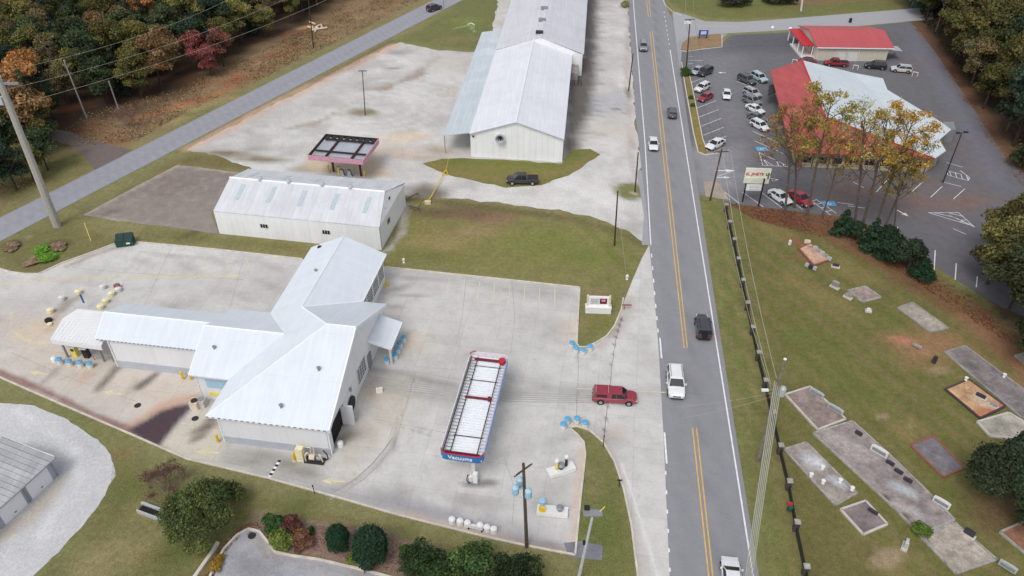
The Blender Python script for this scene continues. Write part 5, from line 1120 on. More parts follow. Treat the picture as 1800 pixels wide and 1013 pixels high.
tK, pK, qK = pole('utility_pole', 'wooden pole beside the concrete pad left of the restaurant sign', (1248, 353), (1269, 262), 10.2, .17)
arm(tK, qK, (1, .1, 0), 2.4)
tL, pL, qL = pole('utility_pole', 'dark utility pole at the planted corner of the restaurant lot', (1206, 125), (1213, 35), 12.5, .17)
ob('lamp_head', MB().box(qL+Vector((-.5, -.3, -.5)), (1.4, .5, .4)), M_WHITE, tL); arm(tL, qL, (1, .1, 0), 2.2, .1)
tN, pN, qN = pole('utility_pole', 'slim pole in the round grass patch of the gravel yard', (642, 203), (637, 124), 9, .11); arm(tN, qN, (1, 0, 0), 1.6, -.1)
tA, pA, qA = pole('concrete_pole', 'huge tapering grey concrete transmission pole at the left road verge', (101, 398), (-4, 135), 25, .62, plain('pole_concrete', lin(168, 164, 158), .85, var=.12), 'transmission pole')
ob('equipment_box', MB().box(pA.lerp(qA, .86)+Vector((-.9, -.2, 0)), (.9, .6, 1.1)), M_LGREY, tA)
ob('crossarm', MB().box(qA+Vector((-.5, 0, -1)), (6, .3, .3)), M_GREY, tA)
tB, pB, qB = pole('utility_pole', 'pale thin pole at the forest edge, the taller of two near the bare shrub', (153, 209), (112, 106), 14, .15, M_LGREY)
tC, pC, qC = pole('utility_pole', 'pale thin pole rising right behind the bare shrub at the forest edge', (212, 203), (191, 143), 8.5, .14, M_LGREY)
tD, pD, qD = pole('utility_pole', 'dark pole in the brush beside the wood pile north of the back road', (551, 84), (541, -12), 14, .15, M_BARKD)
tE, pE, qE = pole('utility_pole', 'pale pole on the north east lawn at the top edge of the photo', (1408, 20), (1414, -30), 7, .3, M_CONC)
tF, pF, qF = pole('light_pole', 'black parking lot light pole with twin heads at the south east corner of the restaurant', (1657, 322), (1691, 233), 9.6, .12, M_IRON, 'light pole')
for s in (-.7, .7): ob('lamp_head', MB().box(qF+Vector((s, .2*s, 0)), (.7, .4, .2)), M_IRON, tF)
pg, _, _ = pole('street_lamp', 'curved white lamp standing on the grass west of the warehouse', (833, 55), (834, 44), 1.5, .06, M_LGREY, 'lamp'); ob('lamp_head', MB().path([G(834, 44, 1.5), G(829, 41, 1.9), G(822, 43, 1.8)], .12), M_WHITE, pg)
def wire(a, b, sag, r=.03, mat=None, n=14):
    P = []
    for k in range(n+1):
        t_ = k/n; q = a.lerp(b, t_); q.z -= sag*4*t_*(1-t_); P.append(q)
    return MB().path(P, r, 5)
def wires(name, label, segs, r, mat):
    m = MB()
    for a, b, s in segs:
        w0 = wire(a, b, s, r); k = len(m.v); m.v += w0.v; m.f += [tuple(i+k for i in f) for f in w0.f]
    return tag(ob(name, m, mat), label, 'wires')
def dup1(a, b, offs, sag): return [(a+Vector(o), b+Vector(o), sag) for o in offs]
for k, (a, b, zz_) in enumerate((((-30, 133), (420, -9), 24.5), ((-30, 167), (520, -10), 23), ((-30, 199), (600, -12), 21.5))):
    tag(ob('power_line', wire(G(a[0], a[1], zz_), G(b[0], b[1], zz_-3), 1.5, .02), M_CABLE), ('highest', 'middle', 'lowest')[k]+' of the three pale power lines crossing the forest from the concrete pole', 'power line', 'power lines over the forest')
cR = pR.lerp(qR, .9)
wires('power_line', 'upper pale cable from the tall leaning pole to the restaurant sign pole', [(qR+Vector((-.3, 0, -2.6)), qK+Vector((1.4, 0, -.2)), 1.2)], .03, M_CABLE)
wires('power_line', 'second pale cable running just left of the upper one from the tall leaning pole', [(qR+Vector((-.7, 0, -3.4)), qK+Vector((.2, 0, -.6)), 1.6)], .03, M_CABLE)
wires('power_line', 'lowest pale cable running north from the tall leaning pole', [(qR+Vector((-.5, 0, -4.2)), qK+Vector((-.6, 0, -1.4)), 2.0)], .025, M_CABLE)
wires('cable_bundle', 'twisted bundle of pale cables from the tall leaning pole to the bottom edge', [(qR+Vector((-.4+d, 0, -3.0-.2*k)), G(1296+3*k, 1120, 13-.2*k), .8) for k, d in enumerate((0, .2, .4, .6, .8))], .05, M_CABLE)
wires('power_line', 'cables between the corner pole and the pole by the restaurant sign', [(qK+Vector((s, 0, -.2)), qL+Vector((s, 0, 0)), .9) for s in (-.9, .9)], .02, M_CABLED)
wires('power_line', 'cables running north from the corner pole over the side road', [(qL+Vector((s, 0, 0)), G(1212+6*s, -120, 12), .9) for s in (-.9, .9)], .02, M_CABLE)
wires('service_wire', 'pair of thin wires sagging across the road to the tall leaning pole', [(cR+Vector((0, 0, -3)), G(1190, 715, 6.0), .3), (cR+Vector((0, 0, -3.5)), G(1200, 735, 5.6), .3)], .012, M_CABLE)
# lying yellow mast
pa, pb = G(753, 354, .5), G(784, 298, .6)
t = thing('yellow_mast', 'slender yellow braced mast lying across the gravel between shed and warehouse', 'mast', G(753, 354))
ob('mast', MB().tube(pa, pb, .09, .06, 6).tube(pb, G(791, 268, 2.2), .03, .03, 5), M_YEL, t)
ob('brace', MB().tube(pb, G(776, 308, .1), .06, .06, 5).tube(pb, G(788, 308, .1), .06, .06, 5).tube(G(776, 308, .12), G(788, 308, .12), .05, .05, 5).tube(pa+Vector((.3, 1, 0)), G(741, 358, .1), .05, .05, 5).tube(pa+Vector((.5, 1.3, .2)), G(754, 348, 0), .05, .05, 5), M_YEL, t)
ob('weight', MB().box(G(752, 356, .25), (1.0, .6, .5)), M_BEIGE, t)
pgt = thing('pipe_barrier', 'low dark pipe barrier at the gravel lane beside the shed gable', 'barrier', G(733, 350))
for (x, y) in ((734, 340), (735, 366), (722, 362)): ob('post', MB().tube(G(x, y), G(x, y, 1.3), .08, .08, 6), M_IRON, pgt)
ob('rail', MB().path([G(712, 352, .8), G(734, 340, 1.0)], .06).path([G(716, 362, .6), G(735, 366, .7), G(742, 356, .7)], .05), M_IRON, pgt)
def splitted(): pass

# ============================================================ FENCE ALONG THE CEMETERY
cols = [(1275, 372), (1281, 402), (1289, 433), (1296, 467), (1304, 505), (1312, 545), (1321, 588), (1331, 633), (1343, 682), (1356, 738), (1369, 797), (1384, 860), (1397, 932), (1413, 1010), (1432, 1090)]
t = thing('cemetery_fence', 'long dark iron fence with capped stone pillars between the road and the cemetery', 'fence', G(1343, 682))
fd = (G(1413, 1010)-G(1275, 372)).normalized(); fn = Vector((-fd.y, fd.x, 0)); axf = (fn, fd, Z)
for x, y in cols:
    p = G(x, y); c = ob('pillar', MB().box(p+Vector((0, 0, .65)), (.5, .5, 1.3), axf), M_IRON if False else plain('dark_pillar_stone', lin(78, 70, 68), .9, var=.3) if 'dps' not in globals() else dps, t)
    if 'dps' not in globals(): dps = c.data.materials[0]
    ob('cap', MB().box(p+Vector((0, 0, 1.38)), (.6, .6, .12), axf), M_STONE, c)
for (x0, y0), (x1, y1) in zip(cols[:-1], cols[1:]):
    a, b = G(x0, y0), G(x1, y1); d = (b-a); L = d.length; d.normalize(); n = Vector((-d.y, d.x, 0)); m = MB()
    for z in (.3, .62, .94): m.box((a+b)/2+Vector((0, 0, z)), (L-.6, .1, .1), (d, n, Z))
    k = .5
    while k < L-.4: m.box(a+d*k+Vector((0, 0, .6)), (.09, .05, 1.0), (d, n, Z)); k += .22
    ob('rail_panel', m, M_IRON, t)
wr_ = thing('wreath', 'green wreath with a red bow hanging on the cemetery fence', 'wreath', G(1390, 893))
p = G(1390, 893, 1.0)
m = MB(); m.tube(p+Vector((-.05, 0, -.3)), p+Vector((-.05, 0, .2)), .28, .28, 10); ob('greenery', m, plain('wreath_green', lin(30, 84, 60), .8, var=.3), wr_); ob('bow', MB().box(p+Vector((-.05, .3, .25)), (.5, .3, .3)), M_RED, wr_)

# ============================================================ CEMETERY
def plot(label, pts, col, edge=None, h=.16, mark_=None, surf=None, ew=.22):
    c = sum((G(*p) for p in pts), Vector())/len(pts); t = thing('grave_plot', label, 'grave plot', c, 0, 'family plots in the cemetery')
    W = [G(*p) for p in pts]
    def pt(g):
        g.tint(.85, .3, 3+len(label), tuple(x*.62 for x in col[:3])); g.tint(.7, .5, 4+len(label), tuple(min(1, x*1.45) for x in col[:3])); g.tint(.5, 1.3, 6, tuple(x*.55 for x in col[:3]))
        if mark_: mark_(g)
    s = sheet('slab', [(w0.x, w0.y) for w0 in W], h, M_PLOT, .3, col, pt, 0, None, True)
    s.parent = t; s.location = -c; WLOC[s.name] = c
    m = MB(); W2_ = W+[W[0]]
    for a, b in zip(W2_[:-1], W2_[1:]): m.ridge([a, b], ew, h+.06)
    ob('kerb', m, edge or M_STONE, t); return t
M_PLOT = painted('plot_gravel', .95, ((.9, .22), (2.6, .24), (8.0, .2), (24.0, .16)), .4)
SLATE = lin(150, 140, 138)
plot('grey plot at the north west end of the long row', [(1380, 695), (1424, 681), (1486, 738), (1437, 757)], lin(142, 128, 122), M_CONC)
plot('longest plot of the row, pale mottled gravel with two long white headstones', [(1429, 763), (1498, 742), (1562, 800), (1620, 856), (1677, 915), (1618, 942), (1570, 893)], SLATE, M_STONE, .16, lambda g: (g.blob(1585, 862, 2, 1, lin(196, 200, 204), .7, -40), g.blob(1500, 790, 4, 1.5, lin(178, 170, 166), .6, -45), g.blob(1553, 877, .9, .6, lin(70, 56, 48), .9, 0), g.blob(1590, 910, .9, .7, lin(76, 62, 52), .9, 0), g.blob(1610, 905, 1.5, 1, lin(186, 186, 184), .6, -40)))
plot('sandy grey square plot at the south end of the long row', [(1619, 946), (1677, 920), (1751, 985), (1680, 1009)], lin(168, 158, 148), M_STONE)
plot('isolated pale plot with small ornaments between the fence and the long row', [(1378, 791), (1417, 779), (1506, 868), (1468, 889)], lin(158, 148, 142), M_STONE, .12, lambda g: (g.blob(1430, 812, 2.2, 1.4, lin(206, 208, 214), .8, -45), g.blob(1470, 848, 1.6, .9, lin(196, 202, 208), .7, -40)))
plot('small dark grey plot framed by a pale kerb near the fence', [(1477, 897), (1521, 882), (1559, 923), (1517, 941)], lin(130, 118, 118), M_CONC)
plot('plot with blue grey gravel inside a red brick kerb beside the cedar', [(1600, 784), (1640, 768), (1693, 824), (1657, 840)], lin(128, 124, 128), M_BRICK)
plot('plot filled with orange gravel and flowers behind a dark kerb', [(1661, 686), (1702, 669), (1766, 716), (1722, 737)], lin(196, 158, 122), plain('dark_kerb', lin(78, 66, 68), .9), .2, lambda g: (g.stroke([(1722, 737), (1766, 716)], 1.4, lin(182, 110, 78), .9, .5), g.blob(1730, 712, 2, .7, lin(196, 184, 168), .7, -40)))
plot('very long grey gravel plot reaching the right edge under the trees', [(1660, 620), (1696, 609), (1840, 716), (1796, 736)], lin(138, 130, 130), M_CONCD, .1)
plot('pale concrete slab plot just below the orange gravel plot', [(1717, 743), (1772, 727), (1815, 752), (1815, 775), (1740, 768)], lin(178, 172, 160), M_CONC)
plot('weathered grey plot right of the small square plot, below the bushes', [(1578, 542), (1604, 533), (1667, 578), (1634, 585)], lin(162, 154, 144), M_CONCD, .1)
plot('small square rosy grey plot in the upper cemetery', [(1490, 512), (1521, 505), (1548, 524), (1516, 532)], lin(158, 142, 136), M_STONE)
plot('raised sandy plot ringed with urns and headstones near the tall thin trees', [(1404, 440), (1424, 430), (1459, 459), (1430, 469)], lin(196, 160, 138), M_BRICK, .3)
plot('reddish plot cut off by the bottom right corner', [(1757, 937), (1800, 918), (1860, 960), (1820, 990)], lin(150, 110, 90), M_STONE)
plot('small grey slab at the right edge below the reddish bank', [(1784, 626), (1806, 620), (1826, 640), (1806, 646)], lin(160, 154, 148), M_CONCD, .1)
def headstone(label, px, py, w_, h, ang=-42, mat=None, wing=False, th=.28, base=True):
    base = base and not (wing and w_ > 1.5)
    p = G(px, py); a = R(ang); ax = (Vector((math.cos(a), math.sin(a), 0)), Vector((-math.sin(a), math.cos(a), 0)), Z)
    t = thing('headstone', label, 'headstone', p, 0, 'headstones in the cemetery')
    if base: ob('base', MB().box(p+Vector((0, 0, .12)), (w_+.35, th+.3, .24), ax), M_CONC, t)
    m = MB(); n = 7; r0 = []
    for s in (-1, 1):
        ring = [p+ax[1]*(s*th/2)+ax[0]*(-w_/2)+Z*.24]
        for k in range(n+1): u = -1+2*k/n; ring.append(p+ax[1]*(s*th/2)+ax[0]*(u*w_/2)+Z*(.24+h*(.86+.14*math.sqrt(max(0, 1-u*u)))))
        ring.append(p+ax[1]*(s*th/2)+ax[0]*(w_/2)+Z*.24); r0.append(ring)
    m.loft(r0); ob('stone', m, mat or M_STONE, t)
    if wing: ob('name_plate', MB().box(p+Z*(.24+h*.5)-ax[1]*(th/2+.02), (w_*.8, .03, h*.5), ax), M_GREY, t)
    return t
MG = plain('polished_granite', lin(176, 178, 180), .45, var=.15); MDG = plain('dark_granite', lin(60, 58, 66), .4, var=.25)
headstone('long pale headstone, first on the north west plot', 1434, 697, 1.8, .7, -48, MG, True); headstone('long pale headstone, second on the north west plot', 1467, 725, 1.9, .7, -48, MG, True)
headstone('widest white headstone halfway along the longest plot', 1543, 800, 1.9, .9, -46, M_WHITE2, True); headstone('white headstone near the lower end of the longest plot', 1652, 890, 1.7, .8, -46, M_WHITE2, True)
for k, (x, y) in enumerate(((1563, 818), (1578, 833), (1594, 848))): headstone(('upper', 'middle', 'lower')[k]+' of three low dark headstones on the longest plot', x, y, .9, .35, -46, MDG, base=False)
headstone('small dark headstone on the slate edge of the longest plot near its top', 1508, 766, .8, .4, -46, MDG, base=False)
headstone('dark headstone with flowers on the sandy square plot', 1701, 942, 1.0, .7, -46, MDG)
headstone('grey headstone at the bottom edge beside the sandy plot', 1768, 1002, 1.6, .7, -46, MG, True)
headstone('lone headstone beside the bare earth grave', 1590, 962, .8, .9, 55, MG)
headstone('tall grey headstone standing alone below the raised sandy plot', 1467, 506, 1.0, .9, -50, M_STONE, True)
headstone('small headstone with flowers left of the small square plot', 1490, 524, .9, .5, -50, M_STONE)
headstone('tiny pale marker in the grass below the small square plot', 1526, 548, .5, .35, -20, M_WHITE2)
headstone('dark upright stone beside the small red earth grave', 1640, 640, .5, 1.1, -50, MDG, base=False)
headstone('grey ledger stone by the red earth patch', 1610, 612, 1.2, .3, -45, M_STONE, base=False)
headstone('low marker among the flowers on the orange plot', 1722, 700, 1.1, .4, -46, MDG); headstone('second low marker near the corner of the orange plot', 1745, 716, .8, .4, -46, M_STONE)
headstone('dark headstone on the small kerb framed plot', 1533, 903, 1.0, .3, -46, MDG, base=False); headstone('white cube stone at the head of the raised sandy plot', 1418, 430, .9, .6, -10, M_BEIGE, base=False)
headstone('white marker standing left of the raised sandy plot', 1387, 433, .35, .9, 20, M_WHITE, base=False)
for k, (x, y) in enumerate(((1432, 441), (1438, 446), (1444, 450), (1450, 455), (1456, 460))): headstone(('first', 'second', 'third', 'fourth', 'fifth')[k]+' from the top stone in the line behind the raised sandy plot', x, y, .7, .6, -42, M_STONE if k % 2 else MG, base=False)
for k, (x, y) in enumerate(((1417, 471), (1424, 474), (1431, 477))): headstone(('left', 'middle', 'right')[k]+' one of three small stones in front of the raised sandy plot', x, y, .5, .6, -42, MG if k != 1 else MDG, base=False)
headstone('dark flat stone to the right of the raised sandy plot', 1468, 470, .9, .35, -20, MDG)
for k, (x, y, l) in enumerate(((1445, 825, 'white vase on the isolated pale plot, upper one'), (1446, 850, 'white vase on the isolated pale plot, lower left one'), (1476, 848, 'pale figure lying on the isolated pale plot'), (1425, 838, 'white vase at the left kerb of the isolated pale plot'), (1497, 862, 'white vase at the lower corner of the isolated pale plot'), (1764, 663, 'pale vase on the very long grey plot'), (1697, 669, 'pale urn at the top kerb of the orange plot'))):
    p = G(x, y, .16); o = ob('grave_vase', MB().lathe(p, [(.16, 0), (.2, .1), (.12, .3), (.24, .5), (.2, .52)], 10), M_WHITE, None, origin=p); tag(o, l, 'vase', 'vases on the graves')

# ============================================================ SMALL OBJECTS
def drum_proto(name, cat, body, lid, r=.36, h=.85, dome=.16):
    t = thing(name, 'x', cat)
    ob('body', MB().lathe((0, 0, 0), [(r*.88, 0), (r, .06), (r, h*.45), (r*1.04, h*.5), (r, h*.55), (r, h)], 14), body, t, local=True)
    l = ob('lid', MB().lathe((0, 0, h), [(r*1.08, -.06), (r*1.08, .04), (r*.8, dome*.8), (r*.3, dome)], 14), lid, t, local=True)
    ob('lid_knob', MB().lathe((0, 0, h+dome-.01), [(.09, 0), (.11, .08)], 8), lid, l, local=True); return t
D1 = drum_proto('waste_drum', 'waste drum', M_WHITE2, M_BLUE); 
def put_drums(proto, items, group, used=set()):
    for (x, y, l) in items: place(proto, G(x, y), 0, l, group)
LANE = 'blue lidded drums around the car wash'
put_drums(D1, [(1005, 611, 'leftmost drum with a turquoise top at the kerb nose below the monument sign'), (1012, 620, 'second drum from the left at the kerb nose below the monument sign'), (1024, 623, 'third drum, lowest at the kerb nose below the monument sign'), (1037, 617, 'rightmost drum at the kerb nose below the monument sign'),
    (990, 754, 'leftmost blue topped drum on the tip of the lower island'), (997, 745, 'second blue topped drum on the tip of the lower island'), (1014, 744, 'third blue topped drum on the tip of the lower island'), (1028, 751, 'rightmost blue topped drum on the tip of the lower island'),
    (710, 601, 'furthest blue drum in the row beside the white porch'), (704, 611, 'second blue drum from the far end beside the white porch'), (699, 621, 'third blue drum from the far end beside the white porch'), (695, 632, 'nearest blue drum in the row beside the white porch'), (681, 640, 'lone blue drum by the near corner post of the white porch'),
    (107, 640, 'leftmost blue topped drum under the west canopy'), (124, 643, 'second blue topped drum under the west canopy'), (143, 645, 'third blue topped drum under the west canopy'), (160, 647, 'rightmost blue topped drum under the west canopy')], LANE)
D2 = drum_proto('white_drum', 'drum', M_WHITE, M_WHITE, .34, .6, .2)
put_drums(D2, [(795, 919, 'leftmost white round top bin along the south kerb'), (809, 922, 'second white round top bin along the south kerb'), (822, 925, 'third white round top bin, left of the white bench'), (844, 929, 'white round top bin just right of the white bench'), (856, 933, 'second white bin from the right along the south kerb'), (868, 936, 'rightmost white round top bin along the south kerb'),
    (97, 636, 'white round bin at the left end of the west canopy row'), (599, 785, 'white round bin by the south east corner of the car wash')], 'white round top bins')
bt = thing('bench', 'white slatted bench between the white bins on the south kerb', 'bench', G(836, 931)); a_ = R(-14); axb = (Vector((math.cos(a_), math.sin(a_), 0)), Vector((-math.sin(a_), math.cos(a_), 0)), Z); c = G(836, 931)
ob('seat', MB().box(c+Vector((0, 0, .45)), (1.6, .5, .08), axb), M_WHITE, bt); ob('backrest', MB().box(c+axb[1]*-.27+Vector((0, 0, .72)), (1.6, .07, .4), axb), M_WHITE, bt)
for s in (-.7, .7): ob('leg', MB().box(c+axb[0]*s+Vector((0, 0, .2)), (.1, .45, .4), axb), M_IRON, bt)
# planters on the west apron
def planter_proto(name, bm_, lm):
    t = thing(name, 'x', 'planter'); ob('pot', MB().lathe((0, 0, 0), [(.34, 0), (.42, .2), (.44, .56), (.46, .56), (.46, .6), (.38, .6)], 12), bm_, t, local=True); ob('soil', MB().lathe((0, 0, .56), [(.37, 0), (.3, .1), (.1, .16)], 10), lm, t, local=True); return t
M_CREAMP = plain('cream_pot', lin(232, 222, 180), .7)
PL1 = planter_proto('planter_barrel', M_CREAMP, M_CREAMP)
put_drums(PL1, [(90, 550, 'cream barrel planter left of the dark stain on the west apron'), (139, 517, 'cream barrel planter furthest up on its own on the west apron'), (197, 520, 'cream barrel planter below the red pot'), (178, 543, 'cream barrel planter closest to the canopy roof edge'), (187, 533, 'cream barrel planter between the two others near the canopy roof')], 'barrel planters on the west apron')
PL2 = planter_proto('planter_barrel', M_WHITE2, M_WHITE2)
put_drums(PL2, [(110, 528, 'white barrel planter with reddish rust beside it'), (182, 508, 'white and dark barrel planter near the red pot'), (209, 513, 'small white barrel planter beside the red pot')], 'barrel planters on the west apron')
PL3 = planter_proto('planter_pot', M_BRICK, M_BRICK); put_drums(PL3, [(207, 507, 'small red pot, rightmost of the west apron')], 'barrel planters on the west apron')
p = G(86, 565); tr_ = ob('tyre_planter', MB().lathe(p, [(.3, 0), (.45, .02), (.48, .2), (.45, .36), (.34, .38)], 16), M_TYRE, None, origin=p); tag(tr_, 'black tyre ring lying at the lower left of the planters', 'tyre')
p = G(88, 572); tr_ = ob('flower_pot', MB().lathe(p, [(.25, 0), (.34, .3), (.3, .32)], 12), M_CREAMP, None, origin=p); tag(tr_, 'low pale pot touching the black tyre ring', 'pot')
p = G(154, 543); bn = thing('feather_banner', 'dark blue feather banner behind the west canopy', 'banner', p); ob('pole', MB().tube(p, p+Vector((0, 0, 2.6)), .04, .03, 6), M_WHITE, bn); ob('cloth', MB().box(p+Vector((-.15, 0, 1.8)), (.3, .06, 1.5)), M_SIGNBL, bn)
# yellow bollards
BO = thing('bollard', 'x', 'bollard'); ob('post', MB().lathe((0, 0, 0), [(.16, 0), (.16, 1.2), (.1, 1.3)], 12), M_YEL, BO, local=True); ob('foot', MB().lathe((0, 0, 0), [(.26, 0), (.26, .1)], 12), M_CONC, BO, local=True)
put_drums(BO, [(384, 778, 'yellow bollard at the south west corner of the car wash'), (518, 810, 'yellow bollard beside the cream pump cabinet on the south wall'), (681, 505, 'yellow bollard by the north east wall of the car wash'), (322, 667, 'yellow bollard in front of the white west wing, left one'), (336, 668, 'yellow bollard in front of the white west wing, right one'), (578, 303, 'yellow bollard left of the pink canopy column'), (641, 311, 'yellow bollard right of the pink canopy column'), (598, 752, 'yellow bollard at the dark wash exit')], 'yellow bollards')
# pump units at the south wall
def machine(label, px, py, s=1, flip=1):
    p = G(px, py); t = thing('pump_unit', label, 'pump unit', p)
    B_ = M_BEIGE
    ob('cabinet', MB().box(p+Vector((-1.3*s, 0, .95)), (.8, .7, 1.9), cw.ax()), M_CREAMP, t)
    ob('motor', MB().tube(p+Vector((-.3, -.1, .6)), p+Vector((.3, -.2, .6)), .34, .34, 12), B_, t); ob('motor', MB().tube(p+Vector((.5, -.2, .5)), p+Vector((1.0, -.3, .5)), .26, .26, 12), M_GREY, t)
    ob('skid', MB().box(p+Vector((.25, -.25, .12)), (2.2, .9, .2), cw.ax()), M_IRON, t)
    ob('pipework', MB().path([p+Vector(q) for q in ((-.9, .2, 1.9), (-.1, .2, 1.7), (-.2, .1, 1.0))], .06).path([p+Vector(q) for q in ((-.7, -.4, .1), (-.7, -.4, 1.1), (-.5, -.1, 1.3), (-.3, 0, .8))], .08).path([p+Vector(q) for q in ((1.2, -.5, .05), (1.05, -.5, 1.0), (.8, -.2, 1.1))], .08).path([p+Vector(q) for q in ((.2, .2, 1.7), (.2, .1, .9))], .07), B_, t)
    ob('hose', MB().path([p+Vector(q) for q in ((1.2, .2, 1.3), (1.6, 0, .9), (1.7, -.1, .3), (1.4, -.2, .1))], .07), M_IRON, t)
machine('cream cabinet and pump with bent pipes against the south wall of the car wash', 551, 808)
for k, (x, y) in enumerate(((345, 716), (357, 713))):
    p = G(x, y); t = thing('condenser', ('left', 'right')[k]+' one of two grey cooling units in the corner of the west wing', 'cooling unit', p, 0, 'cooling units by the west wing'); ob('casing', MB().box(p+Vector((0, 0, .55)), (.95, .95, 1.1), cw.ax()), M_BEIGE if k == 0 else M_CONC, t); ob('fan_grille', MB().lathe(p+Vector((0, 0, 1.1)), [(.4, 0), (.4, .06), (.1, .04)], 16), M_IRON if k == 0 else M_GREY, t)
for k, (x, y) in enumerate(((665, 690), (670, 689))):
    p = G(x, y); o = ob('floor_sign', MB().plate([p+Vector((-.25, -.2, 0)), p+Vector((.25, -.2, 0)), p+Vector((.2, 0, .75)), p+Vector((-.2, 0, .75))], .03, Vector((0, 1, 0))).plate([p+Vector((-.2, .05, .75)), p+Vector((.2, .05, .75)), p+Vector((.25, .3, 0)), p+Vector((-.25, .3, 0))], .03, Vector((0, 1, 0))), M_WHITE, None, origin=p); tag(o, ('left', 'right')[k]+' one of two small white folding floor signs east of the car wash', 'floor sign', 'white floor signs')
for k, (x, y) in enumerate(((242, 713), (343, 736), (443, 942))):
    p = G(x, y, .03); o = ob('manhole_cover', MB().lathe(p, [(.4, 0), (.4, .03), (.3, .035)], 18), M_IRON, None, origin=p); tag(o, ('round manhole cover on the west apron', 'round manhole cover beside the cooling units', 'dark manhole cover in the south parking corner')[k], 'manhole cover')
# vacuum islands
def island(label, px, py, L_, W__, ang, h=.55):
    p = G(px, py); a = R(ang); ax = (Vector((math.cos(a), math.sin(a), 0)), Vector((-math.sin(a), math.cos(a), 0)), Z); t = thing('vacuum_island', label, 'island', p); ob('plinth', MB().box(p+Z*(h/2), (L_, W__, h), ax), M_WHITE, t); ob('base_trim', MB().box(p+Z*.06, (L_+.1, W__+.1, .12), ax), M_CONC, t); return p, ax
p1_, ax1 = island('white concrete island set at an angle, with two capped posts', 986, 829, 3.1, 1.15, 22); p2_, ax2 = island('white concrete island lying square to the kerb, with a yellow ring', 971, 902, 3.2, 1.1, -7)
def post_thing(label, c, r, h, bm_, cm, name='vacuum_post'):
    t = thing(name, label, 'vacuum', c); ob('tube', MB().tube(c, c+Z*h, r, r, 12), bm_, t); ob('cap', MB().lathe(c+Z*h, [(r*1.5, 0), (r*1.6, .2), (r*1.1, .34)], 12), cm, t); return t
post_thing('yellow based vacuum post with a white cap on the angled island', p1_+ax1[0]*-.55+Z*.55, .16, 1.3, M_YPOLE, M_WHITE); post_thing('dark vacuum post with a white cap at the far end of the angled island', p1_+ax1[0]*.65+ax1[1]*.1+Z*.55, .15, 1.3, M_IRON, M_WHITE)
post_thing('short dark drum between the two posts on the angled island', p1_+ax1[0]*.0+Z*.55, .26, .4, M_IRON, M_GREY, 'short_drum'); post_thing('short grey drum at the right end of the square island', p2_+ax2[0]*.75+Z*.55, .24, .35, M_GREY, M_GREY, 'short_drum'); post_thing('pale blue capped drum at the left end of the square island', p2_+ax2[0]*-1.1+ax2[1]*.3+Z*.55, .24, .8, M_LBLUE, M_LBLUE, 'short_drum')
o = ob('yellow_ring', MB().lathe(p2_+ax2[0]*-1.05+ax2[1]*-.15+Z*.55, [(.16, 0), (.36, .02), (.38, .2), (.3, .28), (.14, .2)], 14), M_YEL, None, origin=p2_+ax2[0]*-1.05); tag(o, 'yellow ring shaped hose reel on the square island', 'hose reel')
# dumpster
p = G(222, 430); t = thing('dumpster', 'dark green dumpster with black lids at the lot corner beside the lawn', 'dumpster', p); a = R(14); axd = (Vector((math.cos(a), math.sin(a), 0)), Vector((-math.sin(a), math.cos(a), 0)), Z)
MGRN = plain('dumpster_green', lin(34, 78, 66), .6, var=.2)
b_ = MB(); b_.loft([[p+axd[0]*(-1.25)+axd[1]*y+Z*z for y, z in ((-.75, .1), (-.95, 1.1), (.8, 1.5), (.8, .1))], [p+axd[0]*(1.25)+axd[1]*y+Z*z for y, z in ((-.75, .1), (-.95, 1.1), (.8, 1.5), (.8, .1))]]); ob('bin', b_, MGRN, t)
for s in (-.64, .64): ob('lid', MB().plate([p+axd[0]*(s-.6)+axd[1]*-1.0+Z*1.2, p+axd[0]*(s+.6)+axd[1]*-1.0+Z*1.2, p+axd[0]*(s+.6)+axd[1]*.85+Z*1.62, p+axd[0]*(s-.6)+axd[1]*.85+Z*1.62], .08), plain('dumpster_lid', lin(40, 62, 58), .6), t)
for s in (-1.3, 1.3): ob('side_pocket', MB().box(p+axd[0]*s+Z*.75, (.1, 1.2, .2), axd), MGRN, t)
ob('notice', MB().box(p+axd[0]*.55+axd[1]*-.88+Z*.75, (.5, .04, .4), axd), M_WHITE, t)
# hydrants, guy wires, small posts
HY = thing('hydrant', 'x', 'hydrant'); ob('barrel', MB().lathe((0, 0, 0), [(.2, 0), (.2, .08), (.14, .1), (.14, .6), (.2, .62), (.16, .75), (.05, .82)], 12), M_WHITE, HY, local=True); ob('outlet', MB().tube((-.24, 0, .45), (.24, 0, .45), .08, .08, 8), M_WHITE2, HY, local=True)
put_drums(HY, [(1102, 491, 'white hydrant at the edge of the lawn by the road entrance'), (710, 462, 'white hydrant in the lawn just behind the back kerb')], 'white hydrants')
for (a, b, z, l) in (((1100, 480), (1086, 350), 8.5, 'thin guy wire from the lawn pole down to the hydrant'), ((1290, 395), (1270, 268), 9.6, 'thin guy wire of the pole by the restaurant sign')):
    tag(ob('guy_wire', MB().tube(G(*a), G(b[0], b[1], z), .015, .015, 4), M_CABLE), l, 'guy wire')
p = G(160, 424); tag(ob('guy_guard', MB().tube(p, G(148, 392, 2.6), .05, .05, 6), M_YPOLE, None, origin=p), 'pale yellow guy wire guard leaning in the west lawn', 'guy guard')
for k, (x, y, h, l) in enumerate(((1060, 786, 1.9, 'dark slim post on the tip of the lower island'), (553, 868, 1.4, 'dark slim post on the south kerb'), (1088, 856, 1.2, 'short crossed marker post on the kerb of the lower island'))):
    p = G(x, y); t = thing('marker_post', l, 'post', p); ob('stem', MB().tube(p, p+Z*h, .05, .05, 6), M_IRON, t); ob('plate', MB().box(p+Z*(h-.1), (.5 if k == 2 else .16, .05, .22)), M_IRON, t)
